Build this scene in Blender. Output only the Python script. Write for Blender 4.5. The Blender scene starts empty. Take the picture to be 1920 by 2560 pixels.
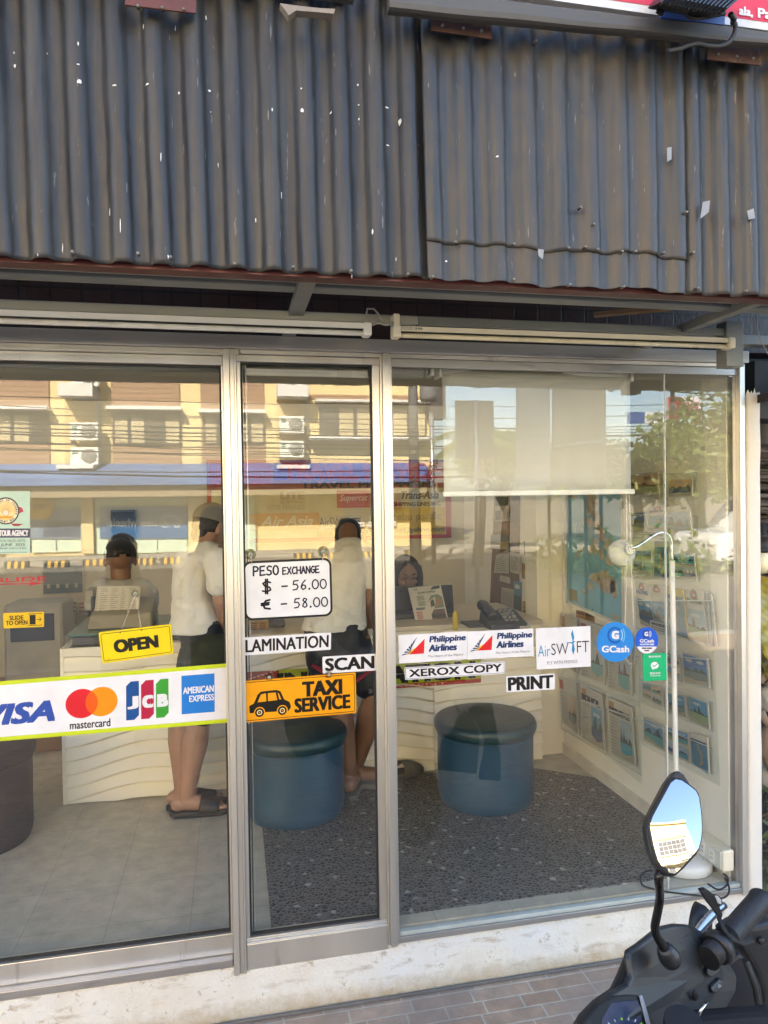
import bpy, bmesh, math, random
from mathutils import Vector, Matrix, noise
R = math.radians
rnd = random.Random(7)
scene = bpy.context.scene
COL = scene.collection

# ------------------------------------------------------------------ camera
AX = Vector((8479, -152, 1790)).normalized()      # the street's three axes as the camera sees them
AY = Vector((-385, -23, 1790)); AY = (AY - AX * AX.dot(AY)).normalized()
AD = AY.cross(AX)
FOC = 1790.0
EYE = Vector((0, -2.26, 1.6))
cam_d = bpy.data.cameras.new('camera')
cam_d.sensor_fit = 'VERTICAL'; cam_d.sensor_height = 24.0
cam_d.lens = 24.0 * FOC / 2560.0
cam_d.clip_start = 0.05; cam_d.clip_end = 2000
cam = bpy.data.objects.new('camera', cam_d); COL.objects.link(cam)
cam.matrix_world = Matrix(((AX[0], -AX[1], -AX[2], EYE[0]),
                           (AY[0], -AY[1], -AY[2], EYE[1]),
                           (-AD[0], AD[1], AD[2], EYE[2]),
                           (0, 0, 0, 1)))
scene.camera = cam

# ------------------------------------------------------------------ sky, sun, exposure
SUN_EL, SUN_AZ = 38.0, -24.0          # sun stands behind the shop, a little to its left
world = bpy.data.worlds.new('World'); scene.world = world; world.use_nodes = True
wn = world.node_tree; wn.nodes.clear()
sky = wn.nodes.new('ShaderNodeTexSky'); sky.sky_type = 'NISHITA'; sky.sun_disc = False
sky.sun_elevation = R(SUN_EL); sky.sun_rotation = R(SUN_AZ)
sky.air_density = 1.0; sky.dust_density = 2.2; sky.ozone_density = 1.0
bg = wn.nodes.new('ShaderNodeBackground'); bg.inputs[1].default_value = 0.115
wo = wn.nodes.new('ShaderNodeOutputWorld')
wn.links.new(sky.outputs[0], bg.inputs[0]); wn.links.new(bg.outputs[0], wo.inputs[0])
sun_d = bpy.data.lights.new('sun', 'SUN'); sun_d.energy = 5.0; sun_d.angle = R(0.5); sun_d.color = (1, .93, .82)
sun = bpy.data.objects.new('sun', sun_d); COL.objects.link(sun)
sdir = Vector((math.sin(R(SUN_AZ)) * math.cos(R(SUN_EL)), math.cos(R(SUN_AZ)) * math.cos(R(SUN_EL)), math.sin(R(SUN_EL))))
sun.rotation_euler = sdir.to_track_quat('Z', 'Y').to_euler()
sun.location = sdir * 30
vs = scene.view_settings
vs.view_transform = 'Standard'; vs.look = 'None'; vs.gamma = 1; vs.use_curve_mapping = False
vs.exposure = 3.15
scene.render.engine = 'CYCLES'
cy = scene.cycles
cy.use_denoising = True
try: cy.denoiser = 'OPENIMAGEDENOISE'
except Exception: pass
cy.max_bounces = 12; cy.diffuse_bounces = 6; cy.glossy_bounces = 5; cy.transmission_bounces = 6; cy.transparent_max_bounces = 24
cy.caustics_reflective = False; cy.caustics_refractive = False
cy.sample_clamp_indirect = 6.0

# ------------------------------------------------------------------ pixel of the photograph -> point of the place
def ray(px, py):
    c = Vector((px - 960, py - 1280, FOC))
    return Vector((c.dot(AX), c.dot(AY), -c.dot(AD)))
def PY(px, py, y):
    d = ray(px, py); return EYE + d * ((y - EYE.y) / d.y)
def PX(px, py, x):
    d = ray(px, py); return EYE + d * ((x - EYE.x) / d.x)
def PZ(px, py, z):
    d = ray(px, py); return EYE + d * ((z - EYE.z) / d.z)
def PV(px, py, yv):                    # a thing across the street, seen mirrored in the shop window
    p = PY(px, py, yv); return Vector((p.x, -p.y, p.z))
V = Vector

# ------------------------------------------------------------------ materials
def nt_of(name):
    m = bpy.data.materials.new(name); m.use_nodes = True
    nt = m.node_tree
    return m, nt, nt.nodes['Principled BSDF'], nt.nodes['Material Output']
def node(nt, typ, **kw):
    n = nt.nodes.new(typ)
    for k, v in kw.items(): setattr(n, k, v)
    return n
def coords(nt, scale=(1, 1, 1), kind='Object', rot=(0, 0, 0)):
    tc = node(nt, 'ShaderNodeTexCoord'); mp = node(nt, 'ShaderNodeMapping')
    mp.inputs['Scale'].default_value = scale; mp.inputs['Rotation'].default_value = rot
    nt.links.new(tc.outputs[kind], mp.inputs[0]); return mp.outputs[0]
def noise_n(nt, vec, scale, detail=4, rough=.55):
    n = node(nt, 'ShaderNodeTexNoise'); n.inputs['Scale'].default_value = scale
    n.inputs['Detail'].default_value = detail; n.inputs['Roughness'].default_value = rough
    nt.links.new(vec, n.inputs['Vector']); return n.outputs[0]
def ramp(nt, fac, stops):
    r = node(nt, 'ShaderNodeValToRGB'); e = r.color_ramp.elements
    while len(e) > 1: e.remove(e[-1])
    e[0].position = stops[0][0]; e[0].color = c4(stops[0][1])
    for p, c in stops[1:]:
        k = e.new(p); k.color = c4(c)
    nt.links.new(fac, r.inputs[0]); return r.outputs[0]
def c4(c):
    if isinstance(c, (int, float)): return (c, c, c, 1)
    return (c[0], c[1], c[2], 1)
def mixc(nt, fac, a, b, mode='MIX'):
    m = node(nt, 'ShaderNodeMix', data_type='RGBA', blend_type=mode)
    for s, v in ((0, fac), (6, a), (7, b)):
        if hasattr(v, 'is_linked') or hasattr(v, 'links'): nt.links.new(v, m.inputs[s])
        elif s == 0: m.inputs[0].default_value = v
        else: m.inputs[s].default_value = c4(v)
    return m.outputs[2]
def bump(nt, bsdf, h, strength=.3, dist=.01):
    b = node(nt, 'ShaderNodeBump'); b.inputs['Strength'].default_value = strength; b.inputs['Distance'].default_value = dist
    nt.links.new(h, b.inputs['Height']); nt.links.new(b.outputs[0], bsdf.inputs['Normal']); return b
_mc = {}
def mat(name, col, rough=.5, metal=0., var=.12, vs_=9., bp=0., bs=40., spec=.5, stretch=(1, 1, 1), dirt=None, coat=0., bdist=.004):
    """principled material whose colour and gloss wander a little over the surface"""
    if name in _mc: return _mc[name]
    m, nt, b, o = nt_of(name)
    vec = coords(nt, stretch)
    n1 = noise_n(nt, vec, vs_, 5)
    lo = tuple(c * (1 - var) for c in col); hi = tuple(min(1, c * (1 + var)) for c in col)
    c = ramp(nt, n1, [(.3, lo), (.7, hi)])
    if dirt:
        n3 = noise_n(nt, vec, dirt[0], 6, .65)
        c = mixc(nt, ramp(nt, n3, [(dirt[1], 0), (min(1, dirt[1] + .15), 1)]), c, dirt[2])
    nt.links.new(c, b.inputs['Base Color'])
    rr = ramp(nt, n1, [(.25, max(0, rough * .8)), (.75, min(1, rough * 1.2))])
    nt.links.new(rr, b.inputs['Roughness'])
    b.inputs['Metallic'].default_value = metal
    b.inputs['Specular IOR Level'].default_value = spec
    b.inputs['Coat Weight'].default_value = coat
    if bp: bump(nt, b, noise_n(nt, vec, bs, 6), bp, bdist)
    _mc[name] = m
    return m
_fl = {}
def ink(r, g, b, rough=.35):
    """printed or painted flat colour given as the 0-255 value of the print itself"""
    k = (r, g, b, rough)
    if k in _fl: return _fl[k]
    f = lambda x: ((x / 255 + .055) / 1.055) ** 2.4 if x > 10 else x / 255 / 12.92
    col = (f(r) * .76, f(g) * .76, f(b) * .76)
    m, nt, bs, o = nt_of('ink_%d_%d_%d' % (r, g, b))
    n1 = noise_n(nt, coords(nt), 18, 3)
    nt.links.new(ramp(nt, n1, [(.3, tuple(c * .94 for c in col)), (.7, tuple(min(1, c * 1.05) for c in col))]), bs.inputs['Base Color'])
    bs.inputs['Roughness'].default_value = rough
    bs.inputs['Specular IOR Level'].default_value = .35
    _fl[k] = m
    return m

# ------------------------------------------------------------------ mesh building
class MB:
    def __init__(s): s.v = []; s.f = []; s.mi = []; s.sm = []; s.mats = []
    def m(s, mt):
        if mt not in s.mats: s.mats.append(mt)
        return s.mats.index(mt)
    def add(s, vs_, fs, mt, smooth=False):
        o = len(s.v); k = s.m(mt)
        s.v += [tuple(p) for p in vs_]
        for f in fs: s.f.append([i + o for i in f]); s.mi.append(k); s.sm.append(smooth)
        return s
    def box(s, x0, y0, z0, x1, y1, z1, mt):
        x0, x1 = sorted((x0, x1)); y0, y1 = sorted((y0, y1)); z0, z1 = sorted((z0, z1))
        v = [(x0, y0, z0), (x1, y0, z0), (x1, y1, z0), (x0, y1, z0), (x0, y0, z1), (x1, y0, z1), (x1, y1, z1), (x0, y1, z1)]
        return s.add(v, [(0, 3, 2, 1), (4, 5, 6, 7), (0, 1, 5, 4), (1, 2, 6, 5), (2, 3, 7, 6), (3, 0, 4, 7)], mt)
    def hexa(s, v, mt):                 # bottom four then top four
        return s.add(v, [(0, 3, 2, 1), (4, 5, 6, 7), (0, 1, 5, 4), (1, 2, 6, 5), (2, 3, 7, 6), (3, 0, 4, 7)], mt)
    def bar(s, p0, p1, w, h, mt, up=(0, 0, 1)):
        p0, p1 = V(p0), V(p1); d = (p1 - p0).normalized(); u = V(up)
        sx = d.cross(u).normalized() * (w / 2); sy = sx.cross(d).normalized() * (h / 2)
        v = [p0 - sx - sy, p0 + sx - sy, p1 + sx - sy, p1 - sx - sy, p0 - sx + sy, p0 + sx + sy, p1 + sx + sy, p1 - sx + sy]
        return s.hexa(v, mt)
    def quad(s, a, b, c, d, mt): return s.add([a, b, c, d], [(0, 1, 2, 3)], mt)
    def prism(s, pts, ext, mt, smooth=False):
        pts = [V(p) for p in pts]; e = V(ext); n = len(pts)
        nrm = V((0, 0, 0))
        for i in range(n): nrm += pts[i].cross(pts[(i + 1) % n])
        if nrm.dot(e) > 0: pts.reverse()
        v = pts + [p + e for p in pts]
        return s.add(v, [list(range(n)), list(range(2 * n - 1, n - 1, -1))] + [(i, i + n, (i + 1) % n + n, (i + 1) % n)[::1] for i in range(n)], mt, smooth)
    def tube(s, pts, r, mt, n=10, caps=True, flat=1.0):
        pts = [V(p) for p in pts]; k = len(pts)
        rs = r if isinstance(r, (list, tuple)) else [r] * k
        vs_ = []; prev = None
        for i in range(k):
            t = (pts[min(i + 1, k - 1)] - pts[max(i - 1, 0)]).normalized()
            if prev is None:
                a = t.orthogonal().normalized()
            else:
                a = (prev - t * prev.dot(t)); a = a.normalized() if a.length > 1e-6 else t.orthogonal().normalized()
            prev = a; b = t.cross(a)
            for j in range(n):
                q = 2 * math.pi * j / n
                vs_.append(pts[i] + a * (math.cos(q) * rs[i]) + b * (math.sin(q) * rs[i] * flat))
        fs = [(i * n + j, i * n + (j + 1) % n, (i + 1) * n + (j + 1) % n, (i + 1) * n + j) for i in range(k - 1) for j in range(n)]
        s.add(vs_, fs, mt, True)
        if caps:
            o = len(s.v) - k * n
            s.f.append([o + j for j in range(n)][::-1]); s.f.append([o + (k - 1) * n + j for j in range(n)])
            s.mi += [s.m(mt)] * 2; s.sm += [False] * 2
        return s
    def lathe(s, prof, c, mt, n=32, axis=(0, 0, 1), smooth=True):
        c = V(c); z = V(axis).normalized(); a = z.orthogonal().normalized(); b = z.cross(a)
        vs_ = []
        for r, h in prof:
            for j in range(n):
                q = 2 * math.pi * j / n
                vs_.append(c + z * h + a * (r * math.cos(q)) + b * (r * math.sin(q)))
        k = len(prof)
        fs = [(i * n + j, i * n + (j + 1) % n, (i + 1) * n + (j + 1) % n, (i + 1) * n + j) for i in range(k - 1) for j in range(n)]
        fs += [tuple(range(n))[::-1], tuple((k - 1) * n + j for j in range(n))]
        return s.add(vs_, fs, mt, smooth)
    def ball(s, c, r, mt, n=16, m=10, mtx=None):
        if isinstance(r, (int, float)): r = (r, r, r)
        c = V(c); vs_ = []
        for i in range(1, m):
            ph = math.pi * i / m
            for j in range(n):
                q = 2 * math.pi * j / n
                p = V((math.sin(ph) * math.cos(q) * r[0], math.sin(ph) * math.sin(q) * r[1], math.cos(ph) * r[2]))
                vs_.append(c + (mtx @ p if mtx else p))
        tp = V((0, 0, r[2])); bt = V((0, 0, -r[2]))
        vs_ += [c + (mtx @ tp if mtx else tp), c + (mtx @ bt if mtx else bt)]
        T = len(vs_) - 2
        fs = [(i * n + j, (i + 1) * n + j, (i + 1) * n + (j + 1) % n, i * n + (j + 1) % n) for i in range(m - 2) for j in range(n)]
        fs += [(T, j, (j + 1) % n) for j in range(n)] + [(T + 1, (m - 2) * n + (j + 1) % n, (m - 2) * n + j) for j in range(n)]
        return s.add(vs_, fs, mt, True)
    def grid(s, fn, nu, nv, mt, smooth=True):
        vs_ = [fn(i / nu, j / nv) for j in range(nv + 1) for i in range(nu + 1)]
        fs = [(j * (nu + 1) + i, j * (nu + 1) + i + 1, (j + 1) * (nu + 1) + i + 1, (j + 1) * (nu + 1) + i) for j in range(nv) for i in range(nu)]
        return s.add(vs_, fs, mt, smooth)
    def mesh(s, name):
        me = bpy.data.meshes.new(name); me.from_pydata(s.v, [], s.f)
        for mt in s.mats: me.materials.append(mt)
        me.polygons.foreach_set('material_index', s.mi)
        me.polygons.foreach_set('use_smooth', s.sm)
        me.update(); return me
    def build(s, name, parent=None, bevel=0, seg=2, fix=False):
        me = s.mesh(name)
        if fix:
            bm = bmesh.new(); bm.from_mesh(me); bmesh.ops.recalc_face_normals(bm, faces=bm.faces); bm.to_mesh(me); bm.free()
        o = bpy.data.objects.new(name, me); COL.objects.link(o)
        if parent: attach(o, parent)
        if bevel:
            b = o.modifiers.new('bevel', 'BEVEL'); b.width = bevel; b.segments = seg; b.limit_method = 'ANGLE'; b.angle_limit = R(35)
        return o
def attach(o, parent):
    o.parent = parent
    o.matrix_parent_inverse = Matrix.Translation(-V(parent['_at'])) if '_at' in parent else Matrix.Identity(4)
def tag(o, label=None, cat=None, group=None, kind=None):
    if label: o['label'] = label
    if cat: o['category'] = cat
    if group: o['group'] = group
    if kind: o['kind'] = kind
    return o
def thing(name, label, cat, at=(0, 0, 0), group=None):
    o = bpy.data.objects.new(name, None); COL.objects.link(o); o.empty_display_size = .1
    o.location = at; o['_at'] = tuple(at)
    return tag(o, label, cat, group)
def kids(o): return [c for c in bpy.data.objects if c.parent == o]
def copy_tree(o, parent=None):
    c = o.copy(); COL.objects.link(c)
    if parent: c.parent = parent
    for k in kids(o): copy_tree(k, c)
    return c
def remesh(o, vox=.008, it=5, f=.5):
    r = o.modifiers.new('remesh', 'REMESH'); r.mode = 'VOXEL'; r.voxel_size = vox; r.use_smooth_shade = True
    q = o.modifiers.new('smooth', 'SMOOTH'); q.factor = f; q.iterations = it
    return o
def sm(pts, n=6):
    P = [V(p) for p in pts]; P = [P[0] * 2 - P[1]] + P + [P[-1] * 2 - P[-2]]; o = []
    for i in range(1, len(P) - 2):
        for k in range(n):
            t = k / n; a, b, c, d = P[i - 1:i + 3]
            o.append(.5 * ((2 * b) + (c - a) * t + (2 * a - 5 * b + 4 * c - d) * t * t + (3 * b - a - 3 * c + d) * t ** 3))
    return o + [P[-2]]
_tc = {}
def text_geo(s, bold=0., shear=0.):
    k = (s, bold, shear)
    if k in _tc: return _tc[k]
    cu = bpy.data.curves.new('txt', 'FONT'); cu.body = s; cu.size = 1; cu.offset = bold; cu.shear = shear; cu.resolution_u = 3
    ob = bpy.data.objects.new('txt', cu); COL.objects.link(ob)
    dg = bpy.context.evaluated_depsgraph_get(); dg.update()
    me = bpy.data.meshes.new_from_object(ob.evaluated_get(dg), depsgraph=dg)
    vs_ = [(v.co.x, v.co.y) for v in me.vertices]; fs = [list(p.vertices) for p in me.polygons]
    bpy.data.objects.remove(ob); bpy.data.meshes.remove(me); bpy.data.curves.remove(cu)
    _tc[k] = (vs_, fs); return _tc[k]
class Flat(MB):
    """a thin flat object (sign, sticker, sheet) spanned by four corners; drawn in its own W x H units"""
    def __init__(s, bl, br, tr, tl, W=1., H=1., facing=None, th=.001, eps=.0006):
        super().__init__()
        s.c = [V(bl), V(br), V(tr), V(tl)]; s.W = W; s.H = H; s.eps = eps; s.th = th
        n = (s.c[1] - s.c[0]).cross(s.c[3] - s.c[0]).normalized()
        if facing is None: facing = EYE - s.c[0]
        if n.dot(V(facing)) < 0: n = -n; 
        s.n = n
        s.flip = (s.c[1] - s.c[0]).cross(s.c[3] - s.c[0]).dot(n) < 0
    def p(s, x, y, l=0):
        u = x / s.W; w = y / s.H; c = s.c
        return (c[0] * (1 - u) + c[1] * u) * (1 - w) + (c[3] * (1 - u) + c[2] * u) * w + s.n * (l * s.eps)
    def poly(s, pts, mt, l=1):
        a = sum(pts[i][0] * pts[(i + 1) % len(pts)][1] - pts[(i + 1) % len(pts)][0] * pts[i][1] for i in range(len(pts)))
        if (a < 0) != s.flip: pts = pts[::-1]
        return s.add([s.p(x, y, l) for x, y in pts], [list(range(len(pts)))], mt)
    def rect(s, x0, y0, x1, y1, mt, l=1): return s.poly([(x0, y0), (x1, y0), (x1, y1), (x0, y1)], mt, l)
    def rr(s, x0, y0, x1, y1, r, n=5):
        o = []
        for cx, cy_, a0 in ((x1 - r, y0 + r, -90), (x1 - r, y1 - r, 0), (x0 + r, y1 - r, 90), (x0 + r, y0 + r, 180)):
            for i in range(n + 1):
                a = R(a0 + 90 * i / n); o.append((cx + r * math.cos(a), cy_ + r * math.sin(a)))
        return o
    def base(s, mt, r=0, pts=None):
        pts = pts or (s.rr(0, 0, s.W, s.H, r) if r else [(0, 0), (s.W, 0), (s.W, s.H), (0, s.H)])
        return s.prism([s.p(x, y) for x, y in pts], -s.n * s.th, mt)
    def rrect(s, x0, y0, x1, y1, r, mt, l=1): return s.poly(s.rr(x0, y0, x1, y1, r), mt, l)
    def frame(s, x0, y0, x1, y1, r, w, mt, l=1):
        a = s.rr(x0, y0, x1, y1, r) if r else [(x0, y0), (x1, y0), (x1, y1), (x0, y1)]
        b = s.rr(x0 + w, y0 + w, x1 - w, y1 - w, max(r - w, .001)) if r else [(x0 + w, y0 + w), (x1 - w, y0 + w), (x1 - w, y1 - w), (x0 + w, y1 - w)]
        k = len(a)
        for i in range(k): s.poly([a[i], a[(i + 1) % k], b[(i + 1) % k], b[i]], mt, l)
        return s
    def arc(s, cx, cy_, r0, r1, a0, a1, mt, l=1, n=28, ay=1.):
        for i in range(n):
            q, w = R(a0 + (a1 - a0) * i / n), R(a0 + (a1 - a0) * (i + 1) / n)
            pts = [(cx + r1 * math.cos(q), cy_ + ay * r1 * math.sin(q)), (cx + r1 * math.cos(w), cy_ + ay * r1 * math.sin(w))]
            if r0 > 0: pts += [(cx + r0 * math.cos(w), cy_ + ay * r0 * math.sin(w)), (cx + r0 * math.cos(q), cy_ + ay * r0 * math.sin(q))]
            else: pts += [(cx, cy_)]
            s.poly(pts, mt, l)
        return s
    def disc(s, cx, cy_, r, mt, l=1, n=36, ay=1.):
        return s.poly([(cx + r * math.cos(2 * math.pi * i / n), cy_ + ay * r * math.sin(2 * math.pi * i / n)) for i in range(n)], mt, l)
    def line(s, pts, w, mt, l=1):
        for (x0, y0), (x1, y1) in zip(pts, pts[1:]):
            d = math.hypot(x1 - x0, y1 - y0) or 1; nx, ny = -(y1 - y0) / d * w / 2, (x1 - x0) / d * w / 2
            s.poly([(x0 - nx, y0 - ny), (x1 - nx, y1 - ny), (x1 + nx, y1 + ny), (x0 + nx, y0 + ny)], mt, l)
        for x, y in pts: s.disc(x, y, w / 2, mt, l, 8)
        return s
    def text(s, t, x0, y0, x1, y1, mt, bold=0., shear=0., l=3, mirror=False, rot=0):
        # heavy strokes are laid as a few shifted copies, each a hair above the last
        vs_, fs = text_geo(t, min(bold, 0), shear)
        if not vs_: return s
        a = min(v[0] for v in vs_); b = max(v[0] for v in vs_); c = min(v[1] for v in vs_); d = max(v[1] for v in vs_)
        k = max(bold, 0) * 1.1 * (y1 - y0) / max(d - c, 1e-6); kx = min(k * 1.25, (x1 - x0) * .12); ky = k * .7
        offs = [(-kx, -ky), (kx, -ky), (kx, ky), (-kx, ky), (0, 0)] if k > 0 else [(0, 0)]
        x0 += kx if k else 0; x1 -= kx if k else 0; y0 += ky if k else 0; y1 -= ky if k else 0
        F = [f[::-1] for f in fs] if mirror != s.flip else fs
        for n, (ox, oy) in enumerate(offs):
            out = []
            for x, y in vs_:
                u = (x - a) / max(b - a, 1e-6); w = (y - c) / max(d - c, 1e-6)
                if mirror: u = 1 - u
                X, Y = x0 + (x1 - x0) * u + ox, y0 + (y1 - y0) * w + oy
                if rot:
                    mx, my = (x0 + x1) / 2, (y0 + y1) / 2; q = R(rot)
                    X, Y = mx + (X - mx) * math.cos(q) - (Y - my) * math.sin(q), my + (X - mx) * math.sin(q) + (Y - my) * math.cos(q)
                out.append(s.p(X, Y, l + n * .12))
            s.add(out, F, mt)
        return s
def pix(corners, y): return [PY(a, b, y) for a, b in corners]    # bl, br, tr, tl
# ------------------------------------------------------------------ materials of the place
ALU = mat('brushed_aluminium', (.70, .685, .64), .34, .82, .10, 5, .08, 60, stretch=(1, 1, .12), dirt=(14, .62, (.40, .38, .35)))
ALU_D = mat('weathered_aluminium', (.46, .455, .45), .36, .8, .18, 4, .05, 40, stretch=(.2, 1, 1), dirt=(9, .6, (.22, .22, .22)))
RUBBER = mat('black_rubber', (.018, .018, .018), .6)
WALLW = mat('interior_white_paint', (.86, .83, .75), .55, 0, .04, 3, .05, 60)
CEIL = mat('ceiling_white', (.56, .54, .47), .7, 0, .04, 3)
STEEL = mat('grey_painted_steel', (.21, .225, .225), .45, .3, .2, 6, .1, 30, stretch=(.15, 1, 1), dirt=(8, .6, (.30, .29, .25)))
STEEL_L = mat('pale_galvanised_steel', (.46, .455, .41), .42, .55, .16, 5, .08, 30, stretch=(.15, 1, 1), dirt=(12, .6, (.33, .31, .27)))
REDP = mat('dark_red_painted_steel', (.105, .028, .027), .5, .1, .25, 8, .15, 40)
RUST = mat('rusty_plate', (.075, .034, .022), .75, .15, .5, 16, .5, 70, dirt=(22, .55, (.19, .11, .06)))
BLACKP = mat('black_plastic', (.016, .017, .019), .42, 0, .2, 20, .06, 300)
WHITEP = mat('white_plastic', (.80, .79, .75), .38, 0, .03, 8)
CREAMP = mat('aged_cream_plastic', (.74, .69, .54), .4, 0, .06, 8)
CHROME = mat('chrome', (.75, .75, .75), .14, 1, .03, 8)

def glass_mat(name, tint, refl):
    m, nt, b, o = nt_of(name); nt.nodes.remove(b)
    t = node(nt, 'ShaderNodeBsdfTransparent'); t.inputs[0].default_value = c4(tint)
    g = node(nt, 'ShaderNodeBsdfGlossy'); g.inputs['Roughness'].default_value = 0.0; g.inputs[0].default_value = c4((1, .985, .95))
    f = node(nt, 'ShaderNodeFresnel'); f.inputs[0].default_value = 1.5
    a = node(nt, 'ShaderNodeMath', operation='MULTIPLY_ADD'); a.inputs[1].default_value = 1.0; a.inputs[2].default_value = refl
    a.use_clamp = True
    nt.links.new(f.outputs[0], a.inputs[0])
    x = node(nt, 'ShaderNodeMixShader')
    # a pane is never perfectly flat: the mirrored street wavers
    vec = coords(nt, (1, 1, .6)); n1 = noise_n(nt, vec, 2.6, 1, .4)
    bp = node(nt, 'ShaderNodeBump'); bp.inputs['Strength'].default_value = .006; bp.inputs['Distance'].default_value = .05
    nt.links.new(n1, bp.inputs['Height']); nt.links.new(bp.outputs[0], g.inputs['Normal'])
    gm = node(nt, 'ShaderNodeNewGeometry'); iv = node(nt, 'ShaderNodeMath', operation='SUBTRACT'); iv.inputs[0].default_value = 1; nt.links.new(gm.outputs['Backfacing'], iv.inputs[1])
    k = node(nt, 'ShaderNodeMath', operation='MULTIPLY'); nt.links.new(a.outputs[0], k.inputs[0]); nt.links.new(iv.outputs[0], k.inputs[1])
    nt.links.new(k.outputs[0], x.inputs[0]); nt.links.new(t.outputs[0], x.inputs[1]); nt.links.new(g.outputs[0], x.inputs[2])
    nt.links.new(x.outputs[0], o.inputs[0]); return m
GLASS = glass_mat('window_glass', (.98, .99, .98), .05)
ACRYL = glass_mat('clear_acrylic', (.975, .985, .98), .01)

def plinth_mat():
    m, nt, b, o = nt_of('peeling_white_masonry_paint')
    v = coords(nt); n1 = noise_n(nt, v, 3.2, 8, .62); n2 = noise_n(nt, v, 26, 6, .7); n3 = noise_n(nt, coords(nt, (1, 1, 4)), 7, 6, .6)
    base = ramp(nt, n1, [(.3, (.64, .58, .48)), (.5, (.72, .69, .62)), (.7, (.71, .705, .68))])
    c = mixc(nt, ramp(nt, n2, [(.60, 0), (.67, .9)]), base, (.44, .37, .27))
    c = mixc(nt, ramp(nt, n3, [(.57, 0), (.72, .8)]), c, (.38, .30, .19))
    sp = node(nt, 'ShaderNodeSeparateXYZ'); nt.links.new(v, sp.inputs[0])
    nb = node(nt, 'ShaderNodeMath', operation='MULTIPLY_ADD'); nt.links.new(n2, nb.inputs[0]); nb.inputs[1].default_value = .09; nt.links.new(sp.outputs[2], nb.inputs[2])
    foot = ramp(nt, nb.outputs[0], [(.045, 1), (.11, .0)])      # splash dirt along the foot of the wall
    c = mixc(nt, foot, c, (.42, .33, .20))
    nt.links.new(c, b.inputs['Base Color']); b.inputs['Roughness'].default_value = .85
    add = node(nt, 'ShaderNodeMath', operation='ADD'); nt.links.new(noise_n(nt, v, 90, 6, .7), add.inputs[0]); nt.links.new(n2, add.inputs[1])
    bump(nt, b, add.outputs[0], .9, .006); return m
def brick_mat(name, c1, c2, mortar, scale, w, h, ms, rough=.8, bp=.5, rot=(0, 0, 0), squash=1., off=.5, var=None, kind='Object', loc=(0, 0, 0)):
    m, nt, b, o = nt_of(name); v = coords(nt, (1, 1, 1), kind, rot); v.node.inputs['Location'].default_value = loc
    t = node(nt, 'ShaderNodeTexBrick'); nt.links.new(v, t.inputs['Vector'])
    for k, x in (('Color1', c4(c1)), ('Color2', c4(c2)), ('Mortar', c4(mortar))): t.inputs[k].default_value = x
    t.inputs['Scale'].default_value = scale; t.inputs['Brick Width'].default_value = w; t.inputs['Row Height'].default_value = h
    t.inputs['Mortar Size'].default_value = ms; t.inputs['Mortar Smooth'].default_value = .3
    t.offset = off; t.squash = squash; t.squash_frequency = 2
    c = mixc(nt, .55, t.outputs[0], ramp(nt, noise_n(nt, coords(nt), 14, 6, .65), [(.3, (.55, .55, .55)), (.7, (1.25, 1.2, 1.15))]), 'MULTIPLY')
    if var: c = mixc(nt, ramp(nt, noise_n(nt, coords(nt), var[0], 4), [(.45, 0), (.62, var[1])]), c, var[2])
    nt.links.new(c, b.inputs['Base Color']); b.inputs['Roughness'].default_value = rough
    inv = node(nt, 'ShaderNodeMath', operation='MULTIPLY_ADD'); nt.links.new(t.outputs['Fac'], inv.inputs[0]); inv.inputs[1].default_value = -1
    nt.links.new(noise_n(nt, coords(nt), 60, 5), inv.inputs[2])
    bump(nt, b, inv.outputs[0], bp, .006); return m
def pebble_mat():
    m, nt, b, o = nt_of('pebble_washout_floor'); v = coords(nt)
    nd = node(nt, 'ShaderNodeTexNoise'); nd.inputs['Scale'].default_value = 14; nt.links.new(v, nd.inputs['Vector'])
    vv = mixc(nt, .02, v, nd.outputs[1])
    t = node(nt, 'ShaderNodeTexVoronoi', feature='DISTANCE_TO_EDGE'); t.inputs['Scale'].default_value = 60; nt.links.new(vv, t.inputs['Vector'])
    t2 = node(nt, 'ShaderNodeTexVoronoi'); t2.inputs['Scale'].default_value = 60; nt.links.new(vv, t2.inputs['Vector'])
    hue = node(nt, 'ShaderNodeSeparateColor'); nt.links.new(t2.outputs['Color'], hue.inputs[0])
    st = ramp(nt, hue.outputs[0], [(0, (.028, .028, .03)), (.55, (.06, .055, .055)), (.86, (.11, .095, .085)), (.968, (.15, .14, .13)), (.975, (.40, .39, .36)), (1, (.5, .48, .45))])
    c = mixc(nt, ramp(nt, t.outputs['Distance'], [(.04, 0), (.14, 1)]), (.21, .205, .195), st)
    nt.links.new(c, b.inputs['Base Color']); b.inputs['Roughness'].default_value = .32
    bump(nt, b, ramp(nt, t.outputs['Distance'], [(0, 0), (.3, 1)]), .5, .004); return m
def tile_mat():
    return brick_mat('grey_porcelain_tile', (.48, .45, .375), (.51, .48, .40), (.37, .35, .295), 1, .268, .262, .0018, .3, .04, off=0, loc=(.163, -.24, 0))

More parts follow.
